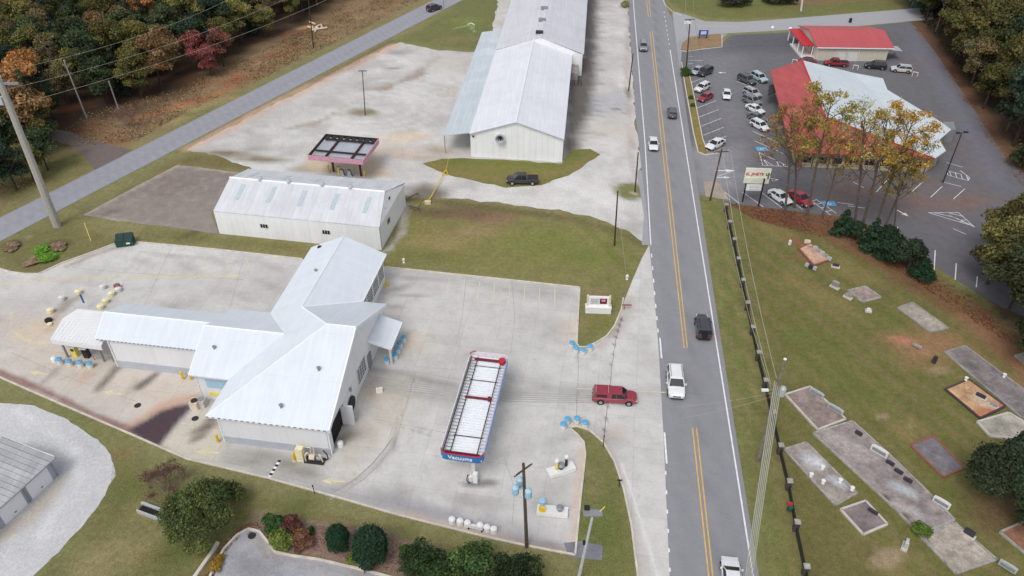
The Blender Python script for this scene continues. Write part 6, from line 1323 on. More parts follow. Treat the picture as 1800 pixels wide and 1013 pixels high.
p = G(1097, 545); t = thing('entry_sign', 'small flat brown sign on the kerb by the entrance', 'sign', p); ob('post', MB().tube(p, p+Z*.8, .04, .04, 6), M_IRON, t); ob('board', MB().box(p+Vector((.3, 0, .85)), (1.3, .08, .3)), plain('sign_brown', lin(150, 110, 104), .7), t)
# dock wall in the south lawn
a, b = G(262, 900), G(322, 922); d = (b-a).normalized(); n = Vector((-d.y, d.x, 0)); axw = (d, n, Z); L_ = (b-a).length
t = thing('culvert_headwall', 'low grey headwall with a dark opening half hidden by the weeping tree', 'headwall', a)
ob('wall', MB().box((a+b)/2+Z*.4+n*.3, (L_+2, .25, .8), axw), M_LGREY, t); ob('opening', MB().box((a+b)/2-n*.12+Z*.3, (L_+1.6, .6, .5), axw), M_BLACK, t); ob('lip', MB().box((a+b)/2-n*.5+Z*.25, (L_+2, .16, .5), axw), M_LGREY, t)
kerb([(340, 1020), (372, 975), (384, 955)], .35, .3, .0, 'low_wall_edge')
# brush pile / wood pile
random.seed(3)
t = thing('wood_pile', 'pile of pale cut logs in the brush beside the dark pole', 'log pile', G(556, 48)); 
for k in range(9):
    c = G(548+random.random()*22, 42+random.random()*14, .3); a = random.random()*3; ob('log', MB().tube(c, c+Vector((math.cos(a)*2, math.sin(a)*2, .2)), .22, .2, 7), M_BEIGE, t)
for k, (x, y, l) in enumerate(((103, 833, 'left'), (0, 0, ''))):
    if l: pass
t = thing('antenna', 'thin dark post rising through the brush at the right of the log pile', 'post', G(780, 14)); ob('stem', MB().tube(G(780, 14), G(779, -8, 3), .05, .04, 5), M_IRON, t); ob('sign_plate', MB().box(G(779, -4, 2.6), (.5, .05, .5)), M_GREY, t)
for k, (x, y, l) in enumerate(((1358, 50, 'left white parking boulder north of the lot'), (1389, 52, 'right white parking boulder north of the lot'))):
    p = G(x, y); o = ob('boulder', MB().lathe(p, [(.4, 0), (.5, .2), (.35, .5), (.1, .6)], 9), M_WHITE, None, origin=p); tag(o, l, 'boulder')
p = G(1494, 40); o = ob('waste_bin', MB().lathe(p, [(.35, 0), (.4, .9), (.42, 1.0), (.2, 1.15)], 12), M_DARK, None, origin=p); tag(o, 'dark bin at the road edge behind the small shop', 'bin')
for k, (x, y) in enumerate(((1499, 122), (1603, 134), (1392, 112))):
    p = G(x, y); o = ob('crowd_barrier', MB().path([p, p+Z*1.0, p+Vector((.9, -.5, 1.0)), p+Vector((.9, -.5, 0))], .07), M_WHITE, None, origin=p); tag(o, ('white rail beside the red pickup', 'curved white rail beside the white car by the shop', 'white rail at the corner of the small shop porch')[k], 'rail')
# ============================================================ VEHICLES (modelled nose towards +x)
def ring(x, zb, zt, hw, rd=.1, n=3):
    """rounded cross section at station x"""
    P = []
    for sy in (1, -1):
        pts = [(hw*.80, zb), (hw*.97, zb+.08), (hw, zb+(zt-zb)*.55), (hw*.97, zt-.10), (hw*.84, zt-.015), (hw*.4, zt+.012)]
        if sy == -1: pts = pts[::-1]
        P += [Vector((x, sy*y, z)) for y, z in pts]
    return P
def make_car(kind):
    t = thing('parked_car' if kind not in ('pickup', 'camper') else 'pickup_truck', 'x', 'car' if kind not in ('pickup', 'camper') else 'pickup')
    if kind == 'sedan':
        st_ = [(-2.32, .42, .86, .66), (-2.22, .3, 1.0, .80), (-1.7, .24, 1.04, .89), (-.4, .2, .96, .92), (.9, .2, .95, .91), (1.7, .24, .86, .88), (2.15, .28, .74, .78), (2.32, .38, .62, .62)]
        gb = (-1.75, 1.02, .86); gt = (-1.05, .28, .64); zb_, zt_ = .96, 1.42; L2 = 2.32; wx = (-1.42, 1.42); wr = .33
    elif kind == 'suv':
        st_ = [(-2.32, .5, 1.1, .74), (-2.26, .36, 1.16, .86), (-1.4, .3, 1.14, .95), (0, .28, 1.1, .96), (1.1, .28, 1.1, .95), (1.8, .3, 1.04, .93), (2.2, .34, .94, .85), (2.34, .45, .8, .7)]
        gb = (-2.2, 1.12, .90); gt = (-1.95, .42, .72); zb_, zt_ = 1.1, 1.68; L2 = 2.34; wx = (-1.4, 1.42); wr = .37
    elif kind == 'jeep':
        st_ = [(-2.1, .55, 1.15, .86), (-2.08, .45, 1.2, .9), (-1, .42, 1.2, .92), (.6, .42, 1.2, .9), (1.0, .42, 1.18, .72), (2.0, .46, 1.12, .66), (2.12, .55, 1.0, .6)]
        gb = (-2.05, .72, .86); gt = (-1.98, .45, .78); zb_, zt_ = 1.18, 1.85; L2 = 2.12; wx = (-1.3, 1.3); wr = .42
    else:
        st_ = [(-2.75, .5, 1.1, .84), (-2.72, .45, 1.14, .94), (-.9, .42, 1.14, .97), (.5, .42, 1.16, .97), (1.4, .42, 1.16, .96), (2.3, .44, 1.08, .93), (2.68, .48, .98, .84), (2.78, .56, .85, .74)]
        gb = (-.75, 1.5, .90); gt = (-.5, .85, .72); zb_, zt_ = 1.14, 1.80; L2 = 2.78; wx = (-1.75, 1.75); wr = .40
    b = ob('body', MB().loft([ring(*s) for s in st_]), M_PAINT, t, smooth=False, local=True)
    def green(gb, gt, zb_, zt_, pick=False):
        xb0, xb1, hb = gb; xt0, xt1, ht = gt
        Bc = [Vector((xb0, -hb, zb_)), Vector((xb1, -hb*.96, zb_)), Vector((xb1, hb*.96, zb_)), Vector((xb0, hb, zb_))]
        Tc = [Vector((xt0, -ht, zt_)), Vector((xt1, -ht, zt_-.03)), Vector((xt1, ht, zt_-.03)), Vector((xt0, ht, zt_))]
        names = (('side_window', 0, 1), ('windshield', 1, 2), ('side_window', 2, 3), ('rear_window', 3, 0))
        for nm, i, j in names: ob(nm, MB().face([Bc[i], Bc[j], Tc[j], Tc[i]]), M_GLASS, t, local=True)
        cx = (xt0+xt1)/2; rr = []
        for z, s in ((zt_-.03, 1.03), (zt_+.03, 1.0), (zt_+.06, .88)): rr.append([Vector((cx+(p.x-cx)*s, p.y*s, z)) for p in Tc])
        ob('roof', MB().loft(rr), M_PAINT, t, local=True)
        m = MB(); 
        for i in range(4): ob('pillar', MB().tube(Bc[i], Tc[i], .05, .045, 5), M_PAINT, t, local=True)
        for s in (-1, 1):
            f_ = .48 if not pick else .42
            ob('pillar', MB().tube(Vector((xb0+(xb1-xb0)*f_, s*hb*.985, zb_)), Vector((xt0+(xt1-xt0)*f_, s*ht*1.0, zt_)), .045, .045, 5), M_PAINT, t, local=True)
    green(gb, gt, zb_, zt_, kind in ('pickup', 'camper'))
    if kind == 'suv' or kind == 'jeep': ob('roof_rack', MB().tube((gt[0]+.2, .62, zt_+.12), (gt[1]-.2, .62, zt_+.12), .025, .025, 5).tube((gt[0]+.2, -.62, zt_+.12), (gt[1]-.2, -.62, zt_+.12), .025, .025, 5), M_DARK, t, local=True)
    if kind == 'jeep': ob('spare_wheel', MB().tube((-2.1, 0, 1.1), (-2.32, 0, 1.1), .38, .38, 14), M_TYRE, t, local=True)
    if kind == 'pickup':
        ob('bed_cover', MB().box((-1.8, 0, 1.17), (1.75, 1.66, .06)), M_DARK, t, local=True); ob('tailgate', MB().box((-2.72, 0, .98), (.08, 1.6, .42)), M_PAINT, t, local=True)
    if kind == 'camper':
        ob('camper_shell', MB().loft([[Vector((x, s*.9, 1.14)) for s in (-1, 1)]+[Vector((x+dx, s*.77, 1.86)) for s in (1, -1)] for x, dx in ((-2.72, .12), (-.45, 0))]), M_PAINT, t, local=True)
        for s in (-1, 1): ob('side_window', MB().face([Vector((-2.4, s*.895, 1.26)), Vector((-1.0, s*.895, 1.26)), Vector((-1.0, s*.83, 1.66)), Vector((-2.3, s*.83, 1.66))][::s]), M_GLASS, t, local=True)
        ob('rear_window', MB().face([Vector((-2.72, -.8, 1.2)), Vector((-2.72, .8, 1.2)), Vector((-2.63, .7, 1.7)), Vector((-2.63, -.7, 1.7))]), M_GLASS, t, local=True)
        ob('roof_rack', MB().tube((-.85, -.7, 1.9), (-.85, .7, 1.9), .03, .03, 5).tube((-2.4, -.7, 1.9), (-2.4, .7, 1.9), .03, .03, 5), M_LGREY, t, local=True)
    hwb = st_[3][3]
    for x in wx:
        for s in (-1, 1):
            wh_ = ob('wheel', MB().tube((x, s*(hwb-.22), wr), (x, s*(hwb+.015), wr), wr, wr, 16), M_TYRE, t, local=True)
            ob('rim', MB().tube((x, s*(hwb+.01), wr), (x, s*(hwb+.03), wr), wr*.62, wr*.58, 12), M_RIM, wh_, local=True)
            ob('wheel_arch', MB().tube((x, s*(hwb-.1), wr+.05), (x, s*(hwb-.003), wr+.05), wr*1.18, wr*1.18, 14), M_DARK, t, local=True)
    zl = st_[-2][2]-.16
    for s in (-1, 1):
        ob('headlight', MB().box((L2-.16, s*st_[-2][3]*.80, zl), (.24, .34, .15)), M_HEAD, t, local=True)
        ob('taillight', MB().box((-L2+.05, s*st_[1][3]*.82, st_[1][2]-.22), (.14, .26, .2)), M_TAIL, t, local=True)
        ob('mirror', MB().box((gb[1]-.35, s*(gb[2]+.13), zb_+.08), (.14, .2, .14)), M_PAINT, t, local=True)
    ob('grille', MB().box((L2-.05, 0, zl-.1), (.12, .9, .16)), M_DARK, t, local=True); ob('bumper', MB().box((L2-.06, 0, .42), (.16, 1.3, .16)), M_DARK, t, local=True); ob('bumper', MB().box((-L2+.06, 0, .46), (.16, 1.4, .16)), M_DARK, t, local=True)
    ob('licence_plate', MB().box((-L2-.03, 0, .72), (.03, .34, .16)), M_PLATE, t, local=True)
    return t
CARS = {k: make_car(k) for k in ('sedan', 'suv', 'jeep', 'pickup', 'camper')}
WHT = (.78, .79, .80, 1); SIL = (.42, .44, .46, 1); GRY = (.12, .13, .14, 1); BLK = (.018, .019, .022, 1); RED = (.32, .02, .035, 1); LB = (.46, .56, .62, 1); DG = (.07, .085, .08, 1)
def setcol(o, c):
    o.color = c
    for ch in o.children: setcol(ch, c)
def car(kind, rear, front, col, label, group, s=1.0, name=None):
    a = G(*rear, .7); b = G(*front, .7); c = (a+b)/2; c.z = .05; d = b-a
    o = place(CARS[kind], c, math.atan2(d.y, d.x), label, group, s); setcol(o, col)
    if name: o.name = name
    return o
RD = 'vehicles driving on the roads'; PK = 'cars parked around the restaurant'
car('suv', (1130, 68), (1132, 96), (.25, .27, .31, 1), 'grey SUV coming down the main road furthest away', RD, name='moving_car')
car('sedan', (1147, 236), (1150, 270), WHT, 'white sedan coming down the main road beside the green strip', RD, name='moving_car')
car('suv', (1183, 212), (1180, 184), (.09, .1, .115, 1), 'dark grey hatchback driving away in the right lane near the restaurant', RD, .93, name='moving_car')
car('jeep', (1239, 600), (1232, 552), (.05, .052, .062, 1), 'dark boxy off roader driving away beside the cemetery verge', RD, 1.05, name='moving_car')
car('suv', (1185, 645), (1190, 702), (.8, .82, .82, 1), 'large white SUV facing the camera at the lot entrance', RD, 1.08, name='moving_car')
car('sedan', (1291, 1060), (1282, 974), WHT, 'white car cut off by the bottom edge in the right lane', RD, name='moving_car')
car('suv', (751, 18), (775, 10), (.05, .03, .045, 1), 'dark maroon SUV driving away on the back road', RD, name='moving_car')
car('pickup', (945, 316), (891, 316), BLK, 'black pickup with covered bed parked on the edge of the green strip', 'pickups', 1.0)
car('camper', (1044, 695), (1117, 699), (.30, .025, .05, 1), 'dark red pickup with camper shell crossing the lot entrance', 'pickups', .95)
for k in CARS.values(): pass
car('sedan', (1239, 115), (1212, 132), SIL, 'silver sedan at the top of the left row beside the planted corner', PK, .92)
car('suv', (1254, 119), (1225, 134), BLK, 'black SUV at the top of the left row next to the silver sedan', PK, .95)
car('suv', (1250, 146), (1219, 162), WHT, 'white hatchback in the left row just above the red car', PK, .92)
car('sedan', (1255, 162), (1225, 178), RED, 'red car in the left row beside the lot verge', PK, .92)
car('sedan', (1277, 153), (1278, 178), WHT, 'white sedan standing in the aisle between the two rows', PK, .95)
car('sedan', (1274, 244), (1241, 262), WHT, 'white sedan at the bottom of the left row by the lot exit', PK, 1.0)
car('suv', (1320, 128), (1350, 145), LB, 'pale blue SUV at the top of the right row', PK, .95)
car('suv', (1297, 133), (1329, 148), DG, 'dark green SUV in front of the pale blue one', PK, .98)
car('suv', (1307, 156), (1338, 171), SIL, 'silver SUV, upper of the two grey ones in the right row', PK, .92)
car('suv', (1306, 170), (1338, 184), (.2, .21, .22, 1), 'mid grey SUV, lower of the two grey ones in the right row', PK, .92)
car('sedan', (1312, 184), (1344, 198), WHT, 'white car in the right row just below the grey SUVs', PK, .92)
car('sedan', (1316, 199), (1346, 213), GRY, 'dark grey car between two white ones in the right row', PK, .92)
car('suv', (1322, 213), (1350, 228), WHT, 'white SUV at the lower end of the right row under the orange tree', PK, .9)
car('sedan', (1355, 335), (1389, 357), WHT, 'white car beside the restaurant sign', PK, 1.0)
car('sedan', (1390, 336), (1426, 361), (.42, .02, .04, 1), 'bright red sedan behind the thin tree trunks', PK, 1.05)
car('pickup', (1490, 112), (1450, 110), RED, 'red pickup parked along the small shop', PK, .95)
car('suv', (1556, 117), (1523, 114), BLK, 'black SUV parked along the small shop', PK, 1.0)
car('suv', (1601, 123), (1568, 120), (.6, .6, .58, 1), 'white SUV at the east end behind the small shop', PK, .95)
car('sedan', (1432, 108), (1404, 105), (.2, .02, .03, 1), 'dark red car half hidden behind the restaurant roof peak', PK, .95)

# ============================================================ TREES AND SHRUBS
def leaf_mesh(name, cl, n, size, seed, tone=.35, hue=.12, flat=.0, shell=.55):
    """cl: clumps (x, y, z, rx, ry, rz); n leaf cards scattered through the clumps"""
    g = np.random.default_rng(seed); cl = np.array(cl, float); wgt = (cl[:, 3]*cl[:, 4]*cl[:, 5])**.7; wgt /= wgt.sum()
    ci = g.choice(len(cl), n, p=wgt); d = g.normal(size=(n, 3)); d /= np.linalg.norm(d, axis=1)[:, None]
    d[:, 2] = np.where(d[:, 2] < -.35, -d[:, 2]*.6, d[:, 2])
    r = (shell+(1-shell)*g.random(n))**1.0*np.where(g.random(n) < .12, 1.18, 1.0); c = cl[ci, :3]+d*cl[ci, 3:6]*r[:, None]
    nor = d+g.normal(size=(n, 3))*.65; nor[:, 2] += flat; nor /= np.linalg.norm(nor, axis=1)[:, None]
    a = np.cross(nor, g.normal(size=(n, 3))); a /= np.linalg.norm(a, axis=1)[:, None]; b = np.cross(nor, a)
    s = size*(.55+.9*g.random(n))[:, None]; a = a*s; b = b*s*(.5+.4*g.random(n))[:, None]
    V = np.empty((n, 4, 3)); V[:, 0] = c-a; V[:, 1] = c+b*.9; V[:, 2] = c+a; V[:, 3] = c-b*.9; V[:, :, 2] = np.maximum(V[:, :, 2], .05)
    me = bpy.data.meshes.new(name); me.vertices.add(4*n); me.loops.add(4*n); me.polygons.add(n)
    me.vertices.foreach_set('co', V.ravel()); me.loops.foreach_set('vertex_index', np.arange(4*n)); me.polygons.foreach_set('loop_start', np.arange(0, 4*n, 4)); me.polygons.foreach_set('loop_total', np.full(n, 4)); me.update()
    cb = (1+tone*(g.random(len(cl))*2-1))[ci]; v = cb*(1+tone*(g.random(n)*2-1)); hv = hue*(g.random(n)*2-1)+hue*(g.random(len(cl))*2-1)[ci]
    C = np.stack([v*(1+hv), v, v*(1-hv*.5)], 1); set_col(me, np.repeat(C, 4, 0)); me.materials.append(M_LEAF); return me
def set_col(me, C):
    at = me.color_attributes.new('col', 'FLOAT_COLOR', 'POINT')
    at.data.foreach_set('color', np.hstack([np.clip(C, 0, 3), np.ones((len(C), 1))]).astype(np.float32).ravel())
def limbs(m, p, d, L, r, depth, rg, tips, spread=.7, up=.25, mid=None):
    q = p+d*L; m.tube(p, q, r, r*.68, 5 if depth < 3 else 7, False)
    if mid is not None and depth <= 2: mid.append(q)
    if depth == 0: tips.append(q); return
    for k in range(rg.choice((2, 3)) if depth > 1 else 3):
        a = Vector((rg.gauss(0, 1), rg.gauss(0, 1), rg.gauss(0, .5))).normalized(); nd = (d+a*spread+Vector((0, 0, up))).normalized()
        limbs(m, q, nd, L*rg.uniform(.55, .8), r*.6, depth-1, rg, tips, spread, up, mid)
def make_tree(h, rad, n, size, seed, kind='round', bark=None, name='broadleaf_tree'):
    rg = random.Random(seed); t = thing(name, 'x', 'tree'); m = MB(); tips = []; mid = []
    if kind == 'round':
        m.tube((0, 0, -.2), (0, 0, h*.45), .24, .17, 8); p = Vector((0, 0, h*.38))
        for k in range(4): a = k*1.6+rg.random(); limbs(m, p, Vector((math.cos(a), math.sin(a), 1.3)).normalized(), h*.2, .11, 1, rg, tips)
        cl = []
        for k in range(17):
            a = rg.random()*6.283; z = rg.random(); rr = rad*.72*math.sqrt(max(.05, 1-(z*1.5-.55)**2))*rg.uniform(.35, 1.05); s = rad*rg.uniform(.28, .46)
            cl.append((rr*math.cos(a), rr*math.sin(a), h*(.34+.54*z), s, s, s*.8))
        cl.append((0, 0, h*.86, rad*.36, rad*.36, rad*.36))
        me = leaf_mesh('crown', cl, n, size, seed)
    elif kind == 'cone':
        m.tube((0, 0, -.2), (0, 0, h*.9), .2, .05, 7); cl = []
        for k in range(16):
            z = k/15; a = k*2.4; r0 = rad*(1-z)**.75*.55; s = rad*(.2+.42*(1-z)); cl.append((r0*math.cos(a), r0*math.sin(a), h*(.1+.86*z), s, s, s*.75))
        me = leaf_mesh('crown', cl, n, size, seed, .3, .06)
    elif kind == 'sparse':
        m.tube((0, 0, -.2), (0, 0, h*.4), .17, .14, 8); d0 = Vector((rg.gauss(0, .05), rg.gauss(0, .05), 1)).normalized(); p = Vector((0, 0, h*.4))
        m.tube(p, p+d0*h*.5, .14, .04, 7)
        for k in range(13):
            q = p+d0*(h*(-.06+.52*k/13)); a = k*2.4+rg.random(); L = rad*(.9-.03*k)*rg.uniform(.8, 1.15)
            limbs(m, q, Vector((math.cos(a), math.sin(a), .95)).normalized(), L*.5, .055, 3, rg, tips, .75, .2, mid)
        cl = [(q.x, q.y, q.z, rad*.15, rad*.15, rad*.15) for q in tips[::2]+mid[::3]]
        me = leaf_mesh('crown', cl, n, size, seed, .35, .16, 0, .05)
    elif kind == 'bush':
        m.tube((0, 0, -.1), (0, 0, h*.5), .08, .04, 6)
        cl = [(0, 0, h*.45, rad*.62, rad*.62, h*.42)]
        for k in range(20):
            a = rg.random()*6.283; z = rg.random()*1.08; rr = rad*.68*rg.uniform(.8, 1.12)*math.sqrt(max(.1, 1-(z*1.3-.4)**2)); s = rad*rg.uniform(.18, .38); cl.append((rr*math.cos(a), rr*math.sin(a), h*(.2+.62*z), s, s, s*.9))
        me = leaf_mesh('crown', cl, n, size, seed, .3, .08, .2, .75)
    elif kind == 'egg':
        m.tube((0, 0, -.1), (0, 0, h*.5), .08, .04, 6); cl = [(0, 0, h*.48, rad*.86, rad*.86, h*.48)]
        for k in range(16):
            a = rg.random()*6.283; z = rg.random(); rr = rad*.6*math.sqrt(max(.1, 1-(z*1.3-.4)**2)); s = rad*rg.uniform(.24, .36); cl.append((rr*math.cos(a), rr*math.sin(a), h*(.16+.66*z), s, s, s))
        me = leaf_mesh('crown', cl, n, size, seed, .22, .06, .2, .85)
    elif kind == 'weep':
        m.tube((0, 0, -.1), (0, 0, h*.7), .15, .08, 7); cl = []
        for k in range(40):
            a = rg.random()*6.283; rr = rad*math.sqrt(rg.random())*.92; z = h*(.94-.72*(rr/rad)**2.2)*rg.uniform(.8, 1.04); s = rad*rg.uniform(.17, .28); cl.append((rr*math.cos(a), rr*math.sin(a), max(.4, z), s, s, s*1.2))
        me = leaf_mesh('crown', cl, n, size, seed, .38, .12, .1, .4)
    elif kind == 'bare':
        for k in range(18):
            a = rg.random()*6.283; limbs(m, Vector((rg.gauss(0, rad*.15), rg.gauss(0, rad*.15), 0)), Vector((math.cos(a)*.7, math.sin(a)*.7, 1)).normalized(), h*.36, .03, 3, rg, tips, .5, .2)
        cl = [(q.x, q.y, q.z, rad*.12, rad*.12, rad*.12) for q in tips[::2]]
        me = leaf_mesh('crown', cl, n, size, seed, .3, .1, 0, .2)
    ob('trunk', m, bark or M_BARKD, t, local=True); o = bpy.data.objects.new('crown', me); COL.objects.link(o); o.parent = t; WLOC[o.name] = Vector((0, 0, 0)); return t
def tree(proto, b, s, col, label, group=None, rz=None, tilt=None, world=False):
    p = Vector((b[0], b[1], 0)) if world else G(*b); o = place(proto, p, rz if rz is not None else random.uniform(0, 6.28), label, group, s)
    for ch in o.children: ch.color = col if ch.data.name.startswith('crown') else (1, 1, 1, 1)
    if tilt: o.rotation_euler = (tilt[0], tilt[1], o.rotation_euler.z)
    return o
def settle_labels():
    d = {}
    for o in bpy.data.objects:
        if o.parent is None and 'label' in o: d.setdefault(o['label'], []).append(o)
    for l, L in d.items():
        if len(L) < 2 or 'group' not in L[0] or 'tree' not in l: continue
        L.sort(key=lambda o: o.location.x/max(30, o.location.y))
        nm = {2: ('left of two', 'right of two'), 3: ('leftmost of three', 'middle of three', 'rightmost of three')}.get(len(L), ['first', 'second', 'third', 'fourth', 'fifth', 'sixth', 'seventh', 'eighth'][:len(L)])
        if len(L) > 3: nm = [q+' from left' for q in nm]
        if nm:
            for o, q in zip(L, nm): o['label'] = q+': '+l
random.seed(11)
RT = [make_tree(12, 4.7, 6500, .235, 20+k, 'round') for k in range(6)]
CT = [make_tree(13, 3.1, 4500, .21, 40+k, 'cone', name='conifer_tree') for k in range(3)]
ST = [make_tree(15, 4.3, n, .1, 60+k, 'sparse', M_BARK, 'autumn_tree') for k, n in enumerate((2900, 1900, 4800))]
BR = [make_tree(12, 3.6, 900, .2, 70+k, 'sparse', plain('pale_bark', lin(130, 116, 108), .95, var=.3) if k == 0 else M_BARK, 'bare_tree') for k in range(2)]
PAL = {'dark green': (58, 68, 46), 'olive': (88, 86, 50), 'brown': (94, 78, 62), 'yellow green': (102, 100, 58), 'orange brown': (112, 90, 62), 'rust red': (104, 70, 60), 'deep green': (44, 56, 44), 'bright orange': (138, 98, 60), 'scarlet': (116, 68, 64), 'khaki': (98, 90, 62)}
KF = 1.7
def inpoly(x, y, P):
    c = False
    for i in range(len(P)):
        x0, y0 = P[i]; x1, y1 = P[i-1]
        if (y0 > y) != (y1 > y) and x < (x1-x0)*(y-y0)/(y1-y0)+x0: c = not c
    return c
def forest(poly_px, sp_, names, wts, where, grp, seed, hmul=1.0, zones=None):
    rg = random.Random(seed); P = [G2(*p) for p in poly_px]; xs = [p[0] for p in P]; ys = [p[1] for p in P]; pts = []; tries = 0
    while tries < 14000:
        tries += 1; x = rg.uniform(min(xs), max(xs)); y = rg.uniform(min(ys), max(ys))
        if not inpoly(x, y, P) or any((x-a)**2+(y-b)**2 < sp_*sp_ for a, b in pts): continue
        pts.append((x, y))
    edge = P
    for x, y in pts:
        # seen in the photo?
        zd = y*CP+CAM_H*SP; u = 900+F_PX*x/zd; v = 506.5-F_PX*(y*SP-CAM_H*CP)/zd
        if v < -75 or u < -90 or u > 1900: continue
        nm = rg.choices(names, wts)[0]; kind = rg.random()
        side = where(u, v)
        if nm in ('deep green', 'dark green') and kind < .45: pr = rg.choice(CT); ty = 'pointed'
        elif nm in ('brown', 'khaki') and kind < .35: pr = rg.choice(BR); ty = 'half bare'
        else: pr = rg.choice(RT); ty = 'leafy'
        s = rg.uniform(.72, 1.12)*hmul; sz = 'tall' if s > .98*hmul else ('small' if s < .82*hmul else 'medium')
        c = lin(*PAL[nm], KF); j = rg.uniform(.85, 1.15); tree(pr, (x, y), (s, s, s*rg.uniform(.85, 1.15)), (c[0]*j, c[1]*j, c[2]*j, 1), f'{sz} {nm} {ty} tree {side}', grp, rg.uniform(0, 6.28), world=True)
    return pts
def wL(u, v):
    a = 'at the left frame edge' if u < 45 else ('beyond the orange tree' if u < 100 else ('by the taller pale pole' if u < 160 else ('behind the bare shrub' if u < 240 else ('left of the red trees' if u < 330 else ('at the red trees' if u < 410 else ('right of the red trees' if u < 500 else 'near the log pile'))))))
    return a+(', forest edge' if v > 120 else (', inside forest' if v > 40 else ', top of photo'))
forest([(-160, 330), (-60, 312), (40, 290), (96, 240), (120, 200), (200, 182), (240, 176), (320, 140), (380, 108), (470, 70), (560, 20), (640, -30), (660, -90), (-260, -90)], 4.9, ['dark green', 'olive', 'brown', 'yellow green', 'orange brown', 'deep green', 'khaki', 'rust red'], [4.4, 5, 1.2, 1.8, .7, 2.4, 1.6, .1], wL, 'trees of the western forest', 5)
for x, y, s, nm, l in ((352, 122, .75, 'scarlet', 'scarlet tree, left one of the red group at the forest edge'), (372, 134, .6, 'scarlet', 'scarlet tree, middle one of the red group at the forest edge'), (394, 118, .75, 'rust red', 'orange red tree, right one of the red group at the forest edge'),
        (78, 226, 1.3, 'bright orange', 'bright orange tree at the left edge above the transmission pole'), (56, 266, 1.15, 'orange brown', 'orange brown tree touching the left edge'), (70, 262, .95, 'olive', 'olive tree beside the side track'), (30, 335, .75, 'deep green', 'deep green tree nearest the back road at the left edge'), (85, 300, .7, 'dark green', 'dark green tree just behind the transmission pole'), (-15, 350, .85, 'dark green', 'dark green tree cut by the left edge beside the back road'), (60, 318, .6, 'yellow green', 'small yellow green tree left of the side track mouth'), (20, 290, .95, 'dark green', 'tall dark green tree behind the orange brown one'), (250, 172, .9, 'olive', 'olive tree just right of the bare shrub'), (285, 158, 1.0, 'orange brown', 'orange brown tree at the forest edge right of the bare shrub'), (262, 60, .9, 'bright orange', 'orange crown inside the forest left of the red group')):
    tree(RT[hash(l) % 1 + (x % 6)], (x, y), s, lin(*PAL[nm], KF), l, 'trees of the western forest')
def wR(u, v):
    return ((('at the road end' if u < 1680 else ('behind the road end' if u < 1760 else 'deep in the wood'))+(' corner' if v < 0 else '')) if v < 60 else ('beside the service lane' if u < 1740 else 'at the right edge'))+('' if v < 60 else (', behind small shop' if v < 120 else (', above the restaurant' if v < 190 else ', level with restaurant')))
PAL['olive'] = (78, 76, 44); 
forest([(1622, 30), (1668, 100), (1726, 190), (1775, 250), (1836, 330), (1960, 420), (2250, 380), (2250, -100), (1580, -100), (1600, 10)], 5.2, ['dark green', 'olive', 'deep green', 'khaki'], [2.4, 4, 2, 1.6], wR, 'trees of the eastern wood', 9, 1.3)
def wE(u, v): return ('below the service lane' if v < 480 else 'above the long grey plot')+(' at the right edge' if u > 1800 else ' near the lot corner')
forest([(1775, 470), (1740, 440), (1800, 420), (1950, 420), (1950, 640), (1840, 640), (1790, 560)], 5.2, ['olive', 'khaki', 'deep green'], [4, 2, 2], wE, 'trees at the east side of the cemetery', 12, 1.0)
tree(RT[2], (1735, 500), .95, lin(84, 82, 50, KF), 'broad olive brown tree overhanging the end of the restaurant lot', 'trees at the east side of the cemetery')
for x, y, s, c, l in ((1762, 470, 1.05, (82, 78, 50), 'olive brown tree behind the broad overhanging one'), (1790, 530, 1.15, (70, 70, 44), 'dark olive tree between the lot corner and the right edge'), (1765, 560, .95, (60, 64, 42), 'dark tree above the small grey slab at the right edge'), (1815, 590, 1.1, (50, 56, 38), 'very dark tree cut by the right edge above the long plot')): tree(RT[x % 6], (x, y), s, lin(*c, KF), l, 'trees at the east side of the cemetery')
tree(RT[4], (1805, 655), .8, lin(44, 52, 36, KF), 'dark tree over the end of the very long grey plot', 'trees at the east side of the cemetery')
tree(make_tree(8.0, 5.2, 30000, .15, 81, 'bush', name='cedar_tree'), (1788, 885), 1.08, lin(52, 62, 44, KF), 'large dark cedar covering the lower right corner of the cemetery')
def P_(x, y, z): return 506.5-F_PX*(y*SP+(z-CAM_H)*CP)/(y*CP-(z-CAM_H)*SP)
